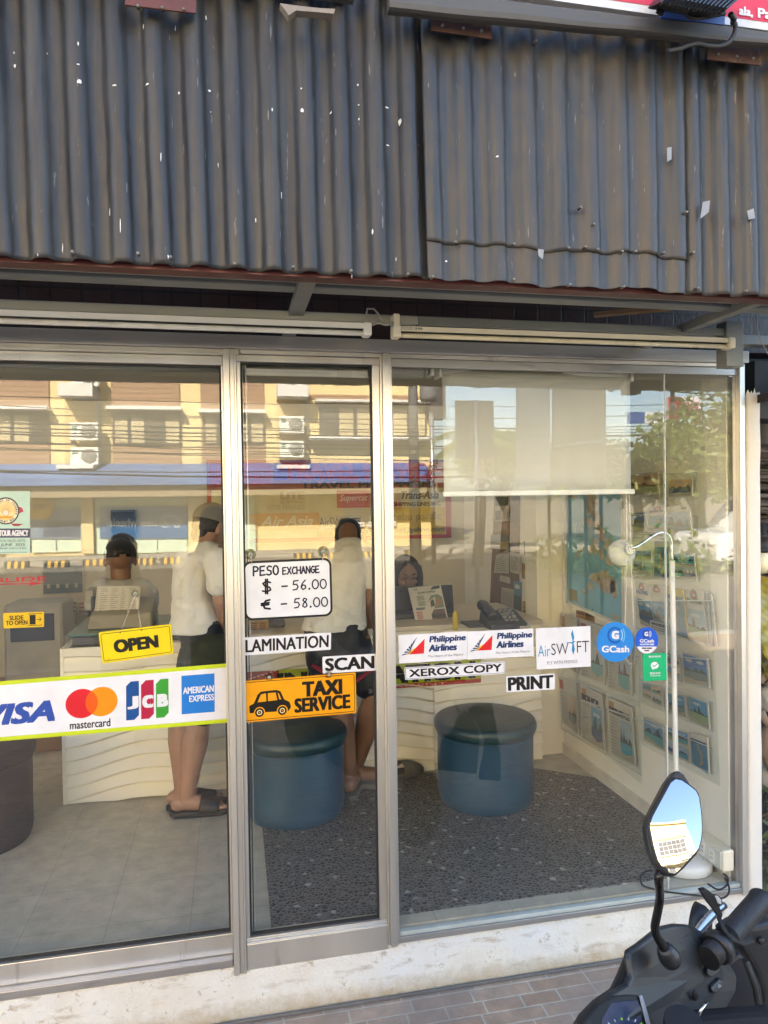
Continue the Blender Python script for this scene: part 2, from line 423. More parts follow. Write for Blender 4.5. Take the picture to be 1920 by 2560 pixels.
# ------------------------------------------------------------------ setting
def sheet(name, x0, x1, y0, y1, z, m, sub=1):
    b = MB(); b.grid(lambda u, w: (x0 + (x1 - x0) * u, y0 + (y1 - y0) * w, z), sub, sub, m, False)
    return tag(b.build(name), kind='structure')
ROADM = mat('concrete_road', (.18, .165, .135), .85, 0, .14, .8, .3, 30, dirt=(.35, .56, (.11, .10, .085)))
sheet('ground', -600, 600, -600, 600, -.14, mat('dry_earth', (.22, .19, .13), .95, 0, .3, .3))
sheet('road', -70, 70, -19.4, -5.0, -.12, ROADM)
PAV = brick_mat('stone_pavers', (.38, .262, .178), (.47, .345, .25), (.53, .47, .38), 1, .125, .056, .0036, .85, .6, squash=1.6, off=.37, var=(2.5, .5, (.26, .23, .2)))
b = MB(); b.box(-30, -5.0, -.13, 30, .1, 0, PAV); tag(b.build('pavement'), kind='structure')
KERB = mat('kerb_concrete', (.38, .36, .33), .85, 0, .15, 4, .3, 50)
b = MB(); b.box(-30, -5.16, -.13, 30, -5.003, .012, KERB); tag(b.build('kerb'), kind='structure')
b = MB(); b.box(-70, -21.68, -.13, 70, -19.4, .02, mat('far_pavement_concrete', (.38, .35, .29), .85, 0, .15, 1.2)); tag(b.build('far_pavement'), kind='structure')
# interior floor: tiles, with the pebble field laid on top
b = MB(); b.box(-2.3, .02, .16, 1.76, 3.1, .2, tile_mat()); fl = tag(b.build('floor'), kind='structure')
pp = [(.10, .075), (1.752, .075), (1.752, .99), (1.702, 1.03), (1.516, 1.18), (.832, 1.28), (.10, 1.29)]
b = MB(); b.prism([(x, y, .2005) for x, y in pp], (0, 0, .004), pebble_mat()); tag(b.build('pebble_floor', fix=True), kind='structure')

# ------------------------------------------------------------------ the shop
shop = thing('shop', 'street-front travel shop with aluminium framed glass front above a peeling white plinth', 'shop', (.5, 0, 0))
b = MB(); PLM = plinth_mat()
b.grid(lambda u, w: (-2.5 + 4.32 * u, -.006 - .028 * (1 - w) + .004 * noise.noise((u * 40, w * 5, 0)) , -.02 + .182 * w + (.004 * noise.noise((u * 30, 0, 3)) if w > .9 else 0)), 260, 10, PLM)
b.box(-2.5, .012, -.02, 1.82, .15, .155, PLM)
b.quad((-2.5, -.006, .161), (1.82, -.006, .161), (1.82, .14, .161), (-2.5, .14, .161), PLM)
b.build('plinth', shop)
b = MB(); b.box(-2.5, -.042, .001, 1.9, -.034, .012, mat('drain_strip', (.16, .155, .15), .6, .4)); b.build('drain_strip', shop, .002)
# walls, ceiling, roof
b = MB(); b.box(1.756, .03, .2, 1.80, 3.1, 2.45, WALLW); rw = b.build('side_wall', shop)
b = MB(); b.box(1.744, .045, .2, 1.7555, 1.36, .262, mat('skirting_paint', (.66, .63, .56), .5)); b.build('skirting', rw, .002)
b = MB(); b.box(-2.3, 3.05, .2, 1.756, 3.15, 2.45, mat('beige_back_wall', (.58, .54, .44), .6, 0, .05, 3)); b.build('back_wall', shop)
b = MB(); b.box(-2.4, .03, .2, -2.3, 3.1, 2.45, WALLW); b.build('side_wall', shop)
b = MB(); b.box(-2.4, .05, 2.2, 1.80, 2.15, 2.28, CEIL); b.build('ceiling', shop)
m, nt, bs_, o_ = nt_of('added_skylight_diffuser'); t_ = node(nt, 'ShaderNodeBsdfTranslucent'); t_.inputs[0].default_value = (.11, .108, .10, 1); nt.links.new(t_.outputs[0], o_.inputs[0])
b = MB(); b.grid(lambda u, w: (-2.3 + 4.06 * u, 2.15 + .91 * w, 2.9 + .01 * math.sin(u * 330)), 300, 2, m); b.build('added_skylight_sheet', shop)  # translucent panel added over the back office to brighten the room
b = MB(); b.box(-2.4, 2.09, 2.2805, 1.80, 2.15, 3.0, CEIL); b.box(-2.4, 3.05, 2.451, 1.8, 3.15, 3.0, CEIL); b.box(1.756, 2.1505, 2.451, 1.8, 3.049, 3.0, WALLW); b.box(-2.4, 2.1505, 2.451, -2.3, 3.049, 3.0, WALLW); b.build('added_skylight_shaft', shop)  # shaft walls around the added roof panel
PILM = mat('cream_pillar_paint', (.80, .76, .62), .5, 0, .04, 3)
b = MB(); b.box(1.605, 1.36, .2, 1.756, 1.52, 2.2, PILM); b.build('pillar', shop, .004)
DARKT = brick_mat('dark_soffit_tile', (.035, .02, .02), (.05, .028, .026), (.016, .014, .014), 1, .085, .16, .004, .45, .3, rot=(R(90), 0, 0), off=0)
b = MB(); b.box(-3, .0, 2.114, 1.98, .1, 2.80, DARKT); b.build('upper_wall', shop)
b = MB(); b.box(-14, 3.16, 2.80, 2.2, 3.6, 3.0, mat('roof_slab_concrete', (.20, .19, .18), .9)); b.box(-14, 2.08, 2.81, -2.41, 3.1595, 3.0, mat('roof_slab_concrete', (.20, .19, .18), .9)); b.box(-14, -.70, 2.80, 2.2, 2.0795, 3.0, mat('roof_slab_concrete', (.20, .19, .18), .9)); b.build('roof', shop)
b = MB(); b.box(-14, -.55, 3.0005, 2.2, 1.45, 14.4, mat('shade_storey_render', (.5, .48, .44), .85)); b.build('unseen_shade_storey', shop)  # unseen floors, made this tall to shade the road mirrored in the glass
# header, jambs and sill of the glass front
def part(name, boxes, m, parent=shop, bevel=.0015):
    b = MB()
    for q in boxes: b.box(*q, m)
    return b.build(name, parent, bevel)
hd = part('header', [(-2.4, -.03, 2.071, 1.806, .05, 2.112)], ALU_D)
part('track', [(-2.4, -.012, 2.055, .025, .05, 2.0705), (.03, -.012, 2.058, 1.80, .05, 2.0705)], ALU, hd)
sl = part('sill', [(-2.4, -.012, .1615, -.024, .06, .186), (.505, -.016, .1625, 1.776, .055, .182)], ALU_D)
part('glazing_bead', [(.508, -.010, .1825, 1.774, .012, .196)], mat('greenish_bead', (.52, .56, .52), .35, .3), sl)
part('mullion', [(-.0215, -.022, .139, -.003, .05, 2.07), (-.0025, -.014, .139, .0115, .05, 2.07), (.012, -.020, .139, .0175, .048, 2.07)], ALU)
part('jamb', [(.4685, -.012, .160, .4745, .05, 2.069), (.475, -.026, .158, .4965, .052, 2.07), (.497, -.014, .160, .506, .05, 2.069)], ALU)
ep = part('corner_post', [(1.776, -.02, .155, 1.789, .04, 2.07), (1.7895, -.012, .155, 1.803, .04, 2.07)], ALU)
part('gasket', [(1.7625, .002, .182, 1.7755, .03, 2.055)], ALU_D, ep, 0)
part('glazing_top', [(.5075, -.008, 2.030, 1.7755, .012, 2.0565)], ALU_D)
# fixed panes (two, butted at a clear silicone joint)
def pane(name, x0, x1, z0, z1, y, parent):
    b = MB(); b.box(x0, y, z0, x1, y + .006, z1, GLASS); return b.build(name, parent)
pane('glass_pane', .507, 1.4875, .1835, 2.0295, .0, shop)
pane('glass_pane', 1.4905, 1.7620, .1835, 2.0295, .0, shop)
b = MB(); b.box(1.4875, -.0015, .1835, 1.4905, .0075, 2.03, mat('silicone_joint', (.55, .58, .56), .4)); b.build('silicone_joint', shop)
# sliding door 1 (left) and sliding door 2 (middle); a third panel runs on out of the picture
def door(x0, x1, y, z0, zr, zt, zt0, stile, name='sliding_door', left=True, stile_l=None):
    stile_l = stile_l or stile
    d = MB()
    d.box(x0, y - .012, z0, x1, y + .03, zr, ALU)
    d.box(x0, y - .012, zt0, x1, y + .03, zt, ALU)
    d.box(x1 - stile, y - .0125, zr + .0005, x1, y + .03, zt0 - .0005, ALU)
    d.box(x0, y - .0125, zr + .0005, x0 + (stile_l if left else .02), y + .03, zt0 - .0005, ALU)
    o = d.build(name, shop, .0015)
    g = MB(); e = .006; a0 = x0 + (stile_l if left else .02); a1 = x1 - stile
    for q in ((a0, zr, a1, zr + e), (a0, zt0 - e, a1, zt0), (a0, zr + e, a0 + e, zt0 - e), (a1 - e, zr + e, a1, zt0 - e)):
        g.box(q[0], y - .0008, q[1], q[2], y + .012, q[3], RUBBER)
    g.build('gasket', o)
    pane('glass_pane', a0 + .002, a1 - .002, zr + .002, zt0 - .002, y + .001, o)
    return o
door(-.86, -.0225, .03, .188, .250, 2.054, 2.026, .006)
door(-1.70, -.865, .03, .188, .250, 2.054, 2.026, .03)
d2 = door(.018, .468, .012, .150, .238, 2.057, 2.036, .0235, stile_l=.012)
part('kick_plate', [(.0185, -.012, .146, .4675, -.001, .226)], ALU, d2, .002)
b = MB(); b.box(.040, .0225, .24, .0435, .028, 2.03, RUBBER); b.box(.0465, .0225, .24, .0485, .028, 2.03, ALU_D); b.build('seal', d2)
part('inner_rail', [(.045, .03, 1.998, .452, .06, 2.022)], ALU_D, d2)
# timber post at the corner, paint split from it
WOODW = mat('flaking_white_gloss_paint', (.68, .655, .59), .45, 0, .06, 5, .25, 45, stretch=(1, 1, .15), dirt=(18, .66, (.52, .47, .38)))
bt = MB()
def wp(u, w):
    z = -.02 + 1.995 * w
    x = 1.806 + .012 * noise.noise((0, 0, z * 7)) * .35 + .058 * u
    if w >= .999: z += .035 * (abs(noise.noise((u * 9, 5, 0))) - .3)
    return (x + .003 * w - .01 * (1 - w) * 0, -.012 - .004 * math.sin(u * math.pi) + (.006 if abs(u - .5) > .47 else 0), z)
bt.grid(wp, 14, 60, WOODW)
bt.box(1.8065, .0, -.02, 1.862, .08, 1.96, WOODW)
post = thing('timber_post', 'white painted timber post with split flaking edge at the shop corner', 'post', (1.83, 0, 0))
bt.build('post', post)
for i in range(26):
    b = MB(); z = .25 + i * .066 + rnd.uniform(-.02, .02)
    w = rnd.uniform(.002, .006); h = rnd.uniform(.006, .02)
    b.prism([(1.803, -.013, z - h), (1.803 + w, -.016, z), (1.8035, -.013, z + h)], (0, .004, 0), WOODW); b.build('flake', post, fix=True)
b = MB(); b.box(1.8035, -.004, .16, 1.8062, .03, 2.05, mat('dark_crack', (.02, .017, .014), .9)); b.build('backing', post)

# ------------------------------------------------------------------ awning above the glass front
def corr_mat(name, cA, cB, brown, bw, rough):
    m, nt, b, o = nt_of(name)
    v = coords(nt, (1, 1, .06)); v2 = coords(nt)
    n1 = noise_n(nt, v, 34, 6, .6); n2 = noise_n(nt, v2, 3.0, 5, .6); n3 = noise_n(nt, coords(nt, (1, 1, .12)), 120, 4, .6)
    c = ramp(nt, n1, [(.3, cA), (.7, cB)])
    c = mixc(nt, ramp(nt, n1, [(.5 - bw, 0), (.62, .95)]), c, brown)
    c = mixc(nt, ramp(nt, n2, [(.35, .55), (.65, 0)]), c, tuple(x * .55 for x in cA))
    c = mixc(nt, ramp(nt, n3, [(.66, 0), (.72, .55)]), c, (.26, .25, .24))
    nt.links.new(c, b.inputs['Base Color']); b.inputs['Metallic'].default_value = 0; b.inputs['Specular IOR Level'].default_value = .38
    nt.links.new(ramp(nt, n2, [(.3, rough - .08), (.7, rough + .12)]), b.inputs['Roughness'])
    bump(nt, b, n3, .12, .002); return m
CORR_L = corr_mat('slate_blue_roofing', (.028, .029, .032), (.046, .047, .051), (.058, .056, .053), .02, .42)
CORR_R = corr_mat('weathered_brown_roofing', (.034, .037, .041), (.056, .060, .065), (.068, .058, .049), .09, .38)
CHIP = mat('bare_chip', (.72, .72, .70), .6)
PITCH = .0762
awn = thing('awning', 'dark corrugated metal awning with rusty brackets over the shop front', 'awning', (.4, -.7, 2.1))
def csheet(name, x0, x1, z0, z1, y, m, amp, k0, k1, ph=0, chips=(), wob=0.004, zw=0., top_dent=0):
    def fn(u, w):
        x = x0 + (x1 - x0) * u; z = z0 + (z1 - z0) * w
        k = k0 + (k1 - k0) * u
        zz = z + zw * noise.noise((x * 9, 0, 2)) * (1 - w)
        a = amp * (1 + .35 * noise.noise((x * 3.1, z * 2.0, 7)))
        s_ = math.sin(2 * math.pi * (x + ph) / PITCH); s_ = (abs(s_) ** .5) * (1 if s_ > 0 else -1)
        yy = y - a * s_ + wob * noise.noise((x * 5, z * 3.4, 1)) * 1.2 + .0012 * noise.noise((x * 60, z * 22, 4))
        return (x + k * (z - z0) + .0016 * noise.noise((x * 25, z * 8, 9)), yy, zz)
    b = MB(); b.grid(fn, int((x1 - x0) / PITCH * 16), 60, m)
    o = b.build(name, awn); so = o.modifiers.new('thickness', 'SOLIDIFY'); so.thickness = .0012
    return o, fn
shL, fnL = csheet('corrugated_sheet', -1.75, .440, 2.092, 2.74, -.715, CORR_L, .0115, -.034, -.012, .0, zw=.004)
shR, fnR = csheet('corrugated_sheet', .428, 1.105, 2.170, 2.74, -.7255, CORR_R, .0070, -.014, -.012, .03, zw=.012)
csheet('corrugated_sheet', .430, 1.10, 2.090, 2.185, -.7215, CORR_R, .0062, -.01, -.01, .03, zw=.010)
csheet('corrugated_sheet', 1.075, 2.3, 2.088, 2.74, -.7195, CORR_R, .009, -.012, -.012, .06, zw=.004)
# bare paint chips, torn tags and screw heads on the sheets
def surf_y(x, z):
    f_, x0, x1, z0 = (fnL, -1.75, .440, 2.092) if x < .44 or z < 2.17 else (fnR, .428, 1.105, 2.17)
    w = (z - z0) / (2.74 - z0); k = -.02; xs_ = x - k * (z - z0)
    return f_((xs_ - x0) / (x1 - x0), w)[1]
def on_sheet(px, py, y=-.729): return PY(px, py, y)
chips = [(24, 109, 5, 6), (26, 143, 6, 8), (110, 118, 4, 3), (195, 108, 4, 10), (196, 160, 7, 3), (198, 203, 9, 9), (286, 213, 11, 5), (366, 207, 13, 6), (445, 216, 5, 6), (523, 209, 8, 5), (601, 217, 4, 4), (604, 268, 3, 3), (526, 264, 3, 2), (681, 272, 3, 6), (753, 220, 5, 4), (756, 275, 6, 8), (829, 275, 4, 5), (899, 197, 4, 4), (901, 248, 4, 3), (902, 283, 3, 5), (972, 254, 8, 4), (1043, 211, 7, 4), (1046, 270, 4, 3), (1003, 298, 5, 17), (1048, 352, 9, 5), (1049, 371, 10, 5), (975, 350, 7, 3), (1241, 394, 6, 4), (932, 578, 3, 12), (1116, 653, 4, 3), (1630, 700, 3, 8), (402, 390, 2, 22), (150, 610, 2, 18), (300, 560, 2, 30), (545, 400, 2, 12), (705, 480, 2, 14), (270, 520, 2, 26), (640, 540, 2, 10), (880, 690, 2, 9), (420, 640, 3, 10), (94, 636, 2, 8), (996, 640, 2, 10), (357, 60, 2, 14), (436, 50, 2, 12), (514, 25, 3, 9)]
for (x, y, w, h) in chips:
    n = 7; pts = []
    for i in range(n):
        q = 2 * math.pi * i / n; rr_ = rnd.uniform(.45, 1.0)
        p = on_sheet(x + .75 * w * rr_ * math.cos(q), y + .75 * h * rr_ * math.sin(q)); pts.append(p)
    pts = [V((p.x, surf_y(p.x, p.z) - .0016, p.z)) for p in pts]
    b = MB(); b.prism(pts, (0, .0012, 0), CHIP); b.build('paint_chip', awn, fix=True)
TAPE = mat('torn_grey_tape', (.24, .25, .26), .5, 0, .15, 30)
for pts in ([(1668, 369), (1679, 367), (1679, 398), (1668, 404)], [(1757, 505), (1775, 501), (1772, 530), (1751, 547)], [(1868, 527), (1884, 521), (1888, 545), (1872, 549)], [(1345, 622), (1360, 624), (1357, 648), (1347, 640)]):
    b = MB(); b.prism([PY(x, y, -.742) for x, y in pts], (0, .0012, 0), TAPE); b.build('tape_scrap', awn, fix=True)
SCRM = mat('zinc_screw', (.20, .19, .17), .45, .6, .2, 30)
for (x, y) in [(181, 629), (345, 633), (427, 642), (587, 659), (733, 667), (878, 677), (1020, 685), (1082, 691), (1285, 698), (1425, 711), (1560, 716), (1745, 720), (1866, 727), (1140, 605), (1285, 610), (1422, 619), (1464, 617), (1495, 623), (1556, 628), (1590, 628), (1660, 631), (1734, 631), (1485, 560), (1339, 102), (1717, 530), (1452, 518)]:
    scr = MB(); scr.lathe([(.0001, .003), (.0024, .0026), (.0034, .001), (.0034, -.012)], PY(x, y, -.741), SCRM, 10, (0, -1, 0)); scr.build('screw', awn)
# red purlin, steel channels, struts
def beam(name, yf, top, bot, back, m, x0=-1.8, x1=2.4, hollow=False):
    zt = PY(*top, yf).z; zb = PY(*bot, yf).z; yb = PZ(*back, zb).y
    b = MB(); b.box(x0, yf, zb, x1, max(yb, yf + .02), zt, m); return b.build(name, awn, .003), zt, zb, yb
b = MB(); b.box(-1.8, -.699, PY(0, 653, -.7).z, 2.3, -.66, 2.14, REDP); b.build('purlin', awn)
beam('channel_beam', -.60, (0, 650), (0, 664), (0, 672), STEEL)
beam('channel_beam', -.55, (0, 670), (0, 683), (0, 699), STEEL, x1=2.4)
o, zt2, zb2, yb2 = beam('channel_beam', -.30, (0, 747), (0, 771), (0, 776), STEEL_L, x1=.52)
b = MB(); b.box(.5205, -.30, zb2, 1.52, yb2, zt2, STEEL); b.build('channel_beam', awn, .003)
b = MB(); b.bar(PY(778, 684, -.69) + V((0, 0, .012)), (PY(722, 850, -.03).x, -.02, 2.118), .040, .02, STEEL); b.build('strut', awn, .002)
b = MB(); b.bar(PY(1905, 745, -.66) + V((0, 0, .0)), (PY(1612, 872, -.03).x, -.02, 2.122), .030, .026, STEEL); b.build('strut', awn, .002)
b = MB(); b.bar((-.62, -.05, 2.3), (-.35, -.5, 2.46), .05, .04, REDP); b.bar((.1, -.05, 2.3), (-.16, -.45, 2.46), .05, .04, REDP); b.build('brace', awn)
b = MB(); b.bar(PY(1485, 787, -.2), PY(1680, 770, -.32), .03, .012, mat('timber_offcut', (.22, .14, .085), .8)); b.build('timber_offcut', awn)
b = MB(); b.box(1.50, -.31, 2.0, 1.56, -.26, 2.14, STEEL); b.box(1.3, -.15, PY(1840, 852, -.15).z - .01, 2.4, -.10, PY(1840, 836, -.15).z, STEEL); b.build('bracket', awn, .002)
# gutter edge, roof flashing and rusty plates along the top
GUT = mat('grey_gutter_paint', (.07, .07, .07), .55, .2, .25, 5, .2, 30, stretch=(.2, 1, 1), dirt=(8, .6, (.06, .045, .04)))
b = MB()
def gut(u, w):
    x = .335 + 2.1 * u; g0, g1 = 2.617 + .036 * (x - .324), 2.674 + .016 * (x - .64); k = [(-.778, 0), (-.792, 0), (-.800, .05), (-.803, .25), (-.803, .48), (-.796, .55), (-.797, .9), (-.792, 1), (-.778, 1)][round(w * 8)]
    return (x, k[0] + .003 * noise.noise((x * 4, k[1] * 2, 1)), g0 + (g1 - g0) * k[1] + .003 * noise.noise((x * 5, k[1], 5)))
b.grid(gut, 120, 8, GUT, False); b.add([gut(0, w / 8) for w in range(9)], [list(range(9))], GUT)
b.build('gutter', awn, fix=True)
b = MB(); FLM = mat('black_flashing', (.055, .056, .06), .5, .2, .2, 6)
b.prism([(-1.75, -.735, 2.66), (-1.75, -.79, 2.672), (-1.75, -.80, 2.70), (-1.75, -.74, 2.72)], (2.02, 0, 0), FLM)
b.build('flashing', awn, fix=True)
b = MB(); tp = [PY(x, y, -.80) for x, y in [(700, 8), (760, 16), (800, 20), (838, 22), (834, 34), (790, 30), (740, 26), (722, 38)]]
b.prism(tp, (0, .02, 0), mat('torn_sheet_edge', (.22, .19, .16), .7)); b.build('torn_edge', awn, fix=True)
for q, mm in (([(1078, 18), (1230, 40), (1229, 97), (1078, 75)], RUST), ([(1770, 95), (1906, 112), (1903, 163), (1769, 148)], RUST), ([(313, -20), (491, -6), (490, 33), (312, 12)], REDP)):
    b = MB(); pts = [PY(x, y, -.752) for x, y in q]; b.prism(pts, (0, .004, 0), mm); pl = b.build('bracket_plate', awn, .001, fix=True)
    c = sum(pts, V((0, 0, 0))) / 4; e = (pts[1] - pts[0])
    for k in (-.32, 0.02, .32): s = MB(); s.lathe([(.0001, .004), (.0026, .0034), (.0036, .001), (.0036, -.008)], c + e * k + V((0, -.001, -.012 if k else -.016)), SCRM, 10, (0, -1, 0)); s.build('screw', pl)
# tube light fittings under the awning
def fitting(label, x0, x1, zt, zb, y, body, lamp, capl):
    t = thing('tube_light', label, 'light', (x0, y, zb), 'tube lights under the awning')
    h = zt - zb
    b = MB(); b.box(x0, y, zb + h * .5, x1, y + .035, zt, body); b.box(x0 + .004, y - .004, zb + h * .46, x1 - .004, y + .03, zb + h * .5 - .0005, RUBBER); b.build('housing', t, .004)
    b = MB(); b.tube([(x0 + .02, y + .012, zb + h * .21), (x1 - .02, y + .012, zb + h * .21)], h * .22, lamp, 16); b.build('tube', t)
    for xx, w in ((x0, .022), (x1 - .022, .022)):
        b = MB(); b.box(xx - .001, y - .006, zb - .002, xx + w, y + .037, zt + .002, capl); b.build('end_cap', t, .005)
    return t
LAMPW = mat('milky_tube', (.80, .79, .74), .3)
LAMPC = mat('yellowed_tube', (.72, .66, .48), .3)
yF = -.335
fitting('white tube light ending left of the cable gap under the awning', -1.5, PY(929, 815, yF).x, PY(0, 773, yF).z, PY(0, 806, yF).z, yF, WHITEP, LAMPW, WHITEP)
fx = fitting('yellowed cream tube light right of the cable gap under the awning', PY(983, 815, yF).x, PY(1837, 835, yF).x, PY(1100, 818, yF).z, PY(1100, 845, yF).z, yF, CREAMP, LAMPC, CREAMP)
b = MB(); b.box(PY(983, 800, yF).x, yF - .004, PY(990, 784, yF).z - .062, PY(999, 800, yF).x, yF + .04, PY(990, 784, yF).z, CREAMP); b.build('clamp', fx, .003)
p0, p1 = PY(999, 815, yF - .001), PY(1060, 828, yF - .001)
f = Flat((p0.x, yF - .0005, p0.z - .012), (p1.x, yF - .0005, p0.z - .012), (p1.x, yF - .0005, p0.z), (p0.x, yF - .0005, p0.z), 6, 1)
f.base(CREAMP)
for i in range(3): f.text('lllillilllil', .2, .15 + i * .28, 3.2, .32 + i * .28, ink(70, 65, 55), l=1)
f.text('CE IP20', 3.6, .3, 5.6, .75, ink(40, 38, 34), .02); f.build('rating_plate', fx)
cab = MB(); cab.tube([PY(925, 805, yF), PY(915, 790, yF), PY(918, 772, yF), PY(935, 772, yF), PY(950, 790, yF), PY(962, 806, yF), PY(985, 812, yF)], .0028, mat('grey_cable', (.30, .29, .27), .5), 8)
cab.tube([PY(930, 812, yF), PY(945, 806, yF), PY(965, 812, yF), PY(985, 808, yF)], .004, mat('grey_cable', (.30, .29, .27), .5), 8)
tag(cab.build('cable'), 'grey looped cable joining the two tube lights under the awning', 'cable')
# dangling thin wires at the far right under the awning
cab = MB(); WR = mat('pale_wire', (.40, .38, .33), .5)
cab.tube([PY(1889, 785, -.3), PY(1893, 820, -.3), PY(1903, 855, -.3), PY(1921, 886, -.3), PY(1940, 900, -.3)], .0016, WR, 6)
cab.tube([PY(1878, 785, -.3), PY(1874, 810, -.3), PY(1868, 832, -.3)], .001, WR, 6)
cab.tube([PY(1884, 790, -.3), PY(1882, 812, -.3), PY(1878, 835, -.3)], .001, WR, 6)
tag(cab.build('hanging_wire'), 'thin pale wires dangling under the awning at the shop corner', 'wire')
# rolled tarpaulin on the header's end
b = MB(); TARP = mat('dark_crumpled_tarp', (.07, .072, .07), .5, 0, .4, 20, .8, 30)
def tf(u, w):
    a = 2 * math.pi * w; r_ = .032 + .010 * noise.noise((u * 9, math.cos(a) * 2, math.sin(a) * 2))
    p = PY(1745 + 115 * u, 862 - 4 * u, -.03); return (p.x, -.005 + r_ * math.cos(a), p.z + r_ * math.sin(a) * .62)
b.grid(tf, 30, 18, TARP); tag(b.build('tarp_roll'), 'dark crumpled tarpaulin roll lying on the right end of the header', 'tarpaulin')
# ------------------------------------------------------------------ the street behind the camera (mirrored in the glass)
FY = 21.7
CRM = mat('cream_yellow_render', (.72, .57, .29), .8, 0, .06, .6, .1, 12)
CRM2 = mat('deep_cream_render', (.60, .45, .21), .8, 0, .06, .6)
SID = brick_mat('brown_horizontal_siding', (.36, .225, .13), (.39, .25, .15), (.17, .10, .06), 1, 60, .16, .012, .6, .3, rot=(R(90), 0, 0), off=0)
WIN = mat('dark_window_glass', (.10, .09, .075), .15, 0, .3, .7)
WINC = mat('curtained_window', (.48, .40, .24), .4, 0, .2, 1.2)
WFR = mat('window_frame_dark', (.07, .065, .06), .4)
LEDGE = mat('white_ledge_paint', (.72, .70, .64), .7, 0, .1, 4)
MINT = mat('mint_shop_panel', (.55, .66, .52), .35, 0, .06, 1)
def fb(b, a, c, d0, d1, m):
    p, q = PV(a[0], a[1], FY), PV(c[0], c[1], FY)
    b.box(p.x, -FY + d0, q.z, q.x, -FY + d1, p.z, m); return b
XR = PV(1085, 1200, FY).x
bld = thing('building', 'long three-storey cream building with brown siding across the street', 'building', (-6, -22, 0))
b = MB(); b.box(-30, -34, -.1, XR, -FY, 11.6, CRM); b.box(-30.1, -34.1, 11.6, XR + .15, -FY + .2, 11.9, CRM2); b.build('wall', bld)
zt_, zb_ = 11.5, PV(300, 1172, FY).z
cols = [(-420, 125), (280, 450), (502, 661)]
for x0, x1 in cols:
    b = MB(); b.box(PV(x0, 1100, FY).x, -FY - .01, zb_, PV(x1, 1100, FY).x, -FY + .06, zt_, SID); b.build('siding', bld)
for k, (x0, x1, y0, y1, n) in enumerate([(-60, 125, 1031, 1108, 4), (282, 452, 1033, 1112, 4), (507, 661, 1040, 1112, 4), (797, 1066, 1015, 1092, 6), (-400, -110, 1031, 1108, 6), (-60, 125, 855, 925, 4), (282, 452, 855, 925, 4), (507, 661, 855, 925, 4), (797, 1066, 840, 915, 6)]):
    b = MB(); fb(b, (x0, y0), (x1, y1), .03, .10, WFR); w = b.build('window', bld)
    g = MB()
    for i in range(n):
        u0 = x0 + (x1 - x0) * i / n + 5; u1 = x0 + (x1 - x0) * (i + 1) / n - 4
        fb(g, (u0, y0 + 5), (u1, y1 - 4), .09, .108, WINC if (i * 7 + k) % 3 else WIN)
    g.build('pane', w)
    b = MB(); fb(b, (x0 - 12, y0 - 14), (x1 + 2, y0 - 4), .0, .5, LEDGE); b.build('ledge', bld)
b = MB(); fb(b, (770, 1092), (1075, 1102), 0, .6, LEDGE); b.build('ledge', bld)
b = MB(); fb(b, (770, 985), (1068, 1000), .0, .05, SID); b.build('siding', bld)
for x0, x1 in ((160, 243), (690, 765)):
    b = MB(); fb(b, (x0, 968), (x1, 1000), 0, .9, LEDGE); b.build('balcony', bld)
    b = MB(); fb(b, (x0, 1005), (x1, 1165), .0, .04, CRM2); fb(b, (x0 - 2, 1165), (x1 + 2, 1174), 0, .9, LEDGE); b.build('recess', bld)
    b = MB(); p = PV(x1 + 1, 1000, FY); b.tube([(p.x, -FY + .1, p.z + 5), (p.x, -FY + .1, 3.4)], .05, mat('downpipe_grey', (.4, .42, .42), .5)); b.build('downpipe', bld)
# ground floor: storefronts with posters, columns, roller shutters
for x0, x1 in ((-420, 78), (78, 204), (235, 470), (560, 640)):
    b = MB(); fb(b, (x0, 1212), (x1, 1378), .02, .08, MINT); s = b.build('storefront', bld)
    g = MB(); n = max(1, int((x1 - x0) / 60))
    for i in range(n + 1):
        u = x0 + (x1 - x0) * i / n; fb(g, (u - 1.2, 1212), (u + 1.2, 1376), .08, .11, WFR)
    g.build('frame', s)
b = MB()
for x0, x1 in ((204, 236), (470, 512), (-10, 4)): fb(b, (x0, 1235), (x1, 1384), 0, .25, CRM)
b.build('column', bld)
SHUT = brick_mat('white_louvre', (.70, .66, .60), (.72, .68, .62), (.25, .20, .17), 1, 60, .10, .014, .6, .4, rot=(R(90), 0, 0), off=0)
b = MB(); fb(b, (858, 1215), (912, 1318), .02, .08, SHUT); fb(b, (918, 1215), (990, 1318), .02, .08, SHUT); b.build('shutter', bld)
BLUEP = mat('blue_poster', (.035, .13, .30), .4, 0, .15, .8); SLATE = mat('slate_poster', (.16, .22, .30), .4, 0, .1, .8)
def wallflat(x0, y0, x1, y1, W, H, d=.13, yv=FY):
    a, c, e, g = PV(x0, y1, yv), PV(x1, y1, yv), PV(x1, y0, yv), PV(x0, y0, yv)
    for q in (a, c, e, g): q.y = -yv + d
    return Flat(a, c, e, g, W, H, facing=(0, 1, 0), th=.02, eps=.008)
f = wallflat(250, 1264, 470, 1345, 22, 8); f.base(BLUEP); f.text('new wheels?', 1.6, 3.0, 14, 5.0, ink(235, 240, 240), .015, mirror=True)
WHT = ink(235, 240, 240)
f.line([(14.8, 3.6), (15.3, 5.0), (16.8, 5.9), (18.4, 5.6), (20, 4.6), (20.4, 3.5), (14.8, 3.6)], .22, WHT)
f.arc(16.2, 3.5, .55, .8, 0, 360, WHT); f.arc(19.2, 3.4, .55, .8, 0, 360, WHT)
f.text('PROMO', .5, 5.6, 2.2, 6.6, ink(150, 175, 205), .01, mirror=True)
tag(f.build('poster'), 'blue poster reading new wheels? with a white car outline across the street', 'poster')
f = wallflat(-160, 1268, 204, 1346, 36, 8); f.base(SLATE)
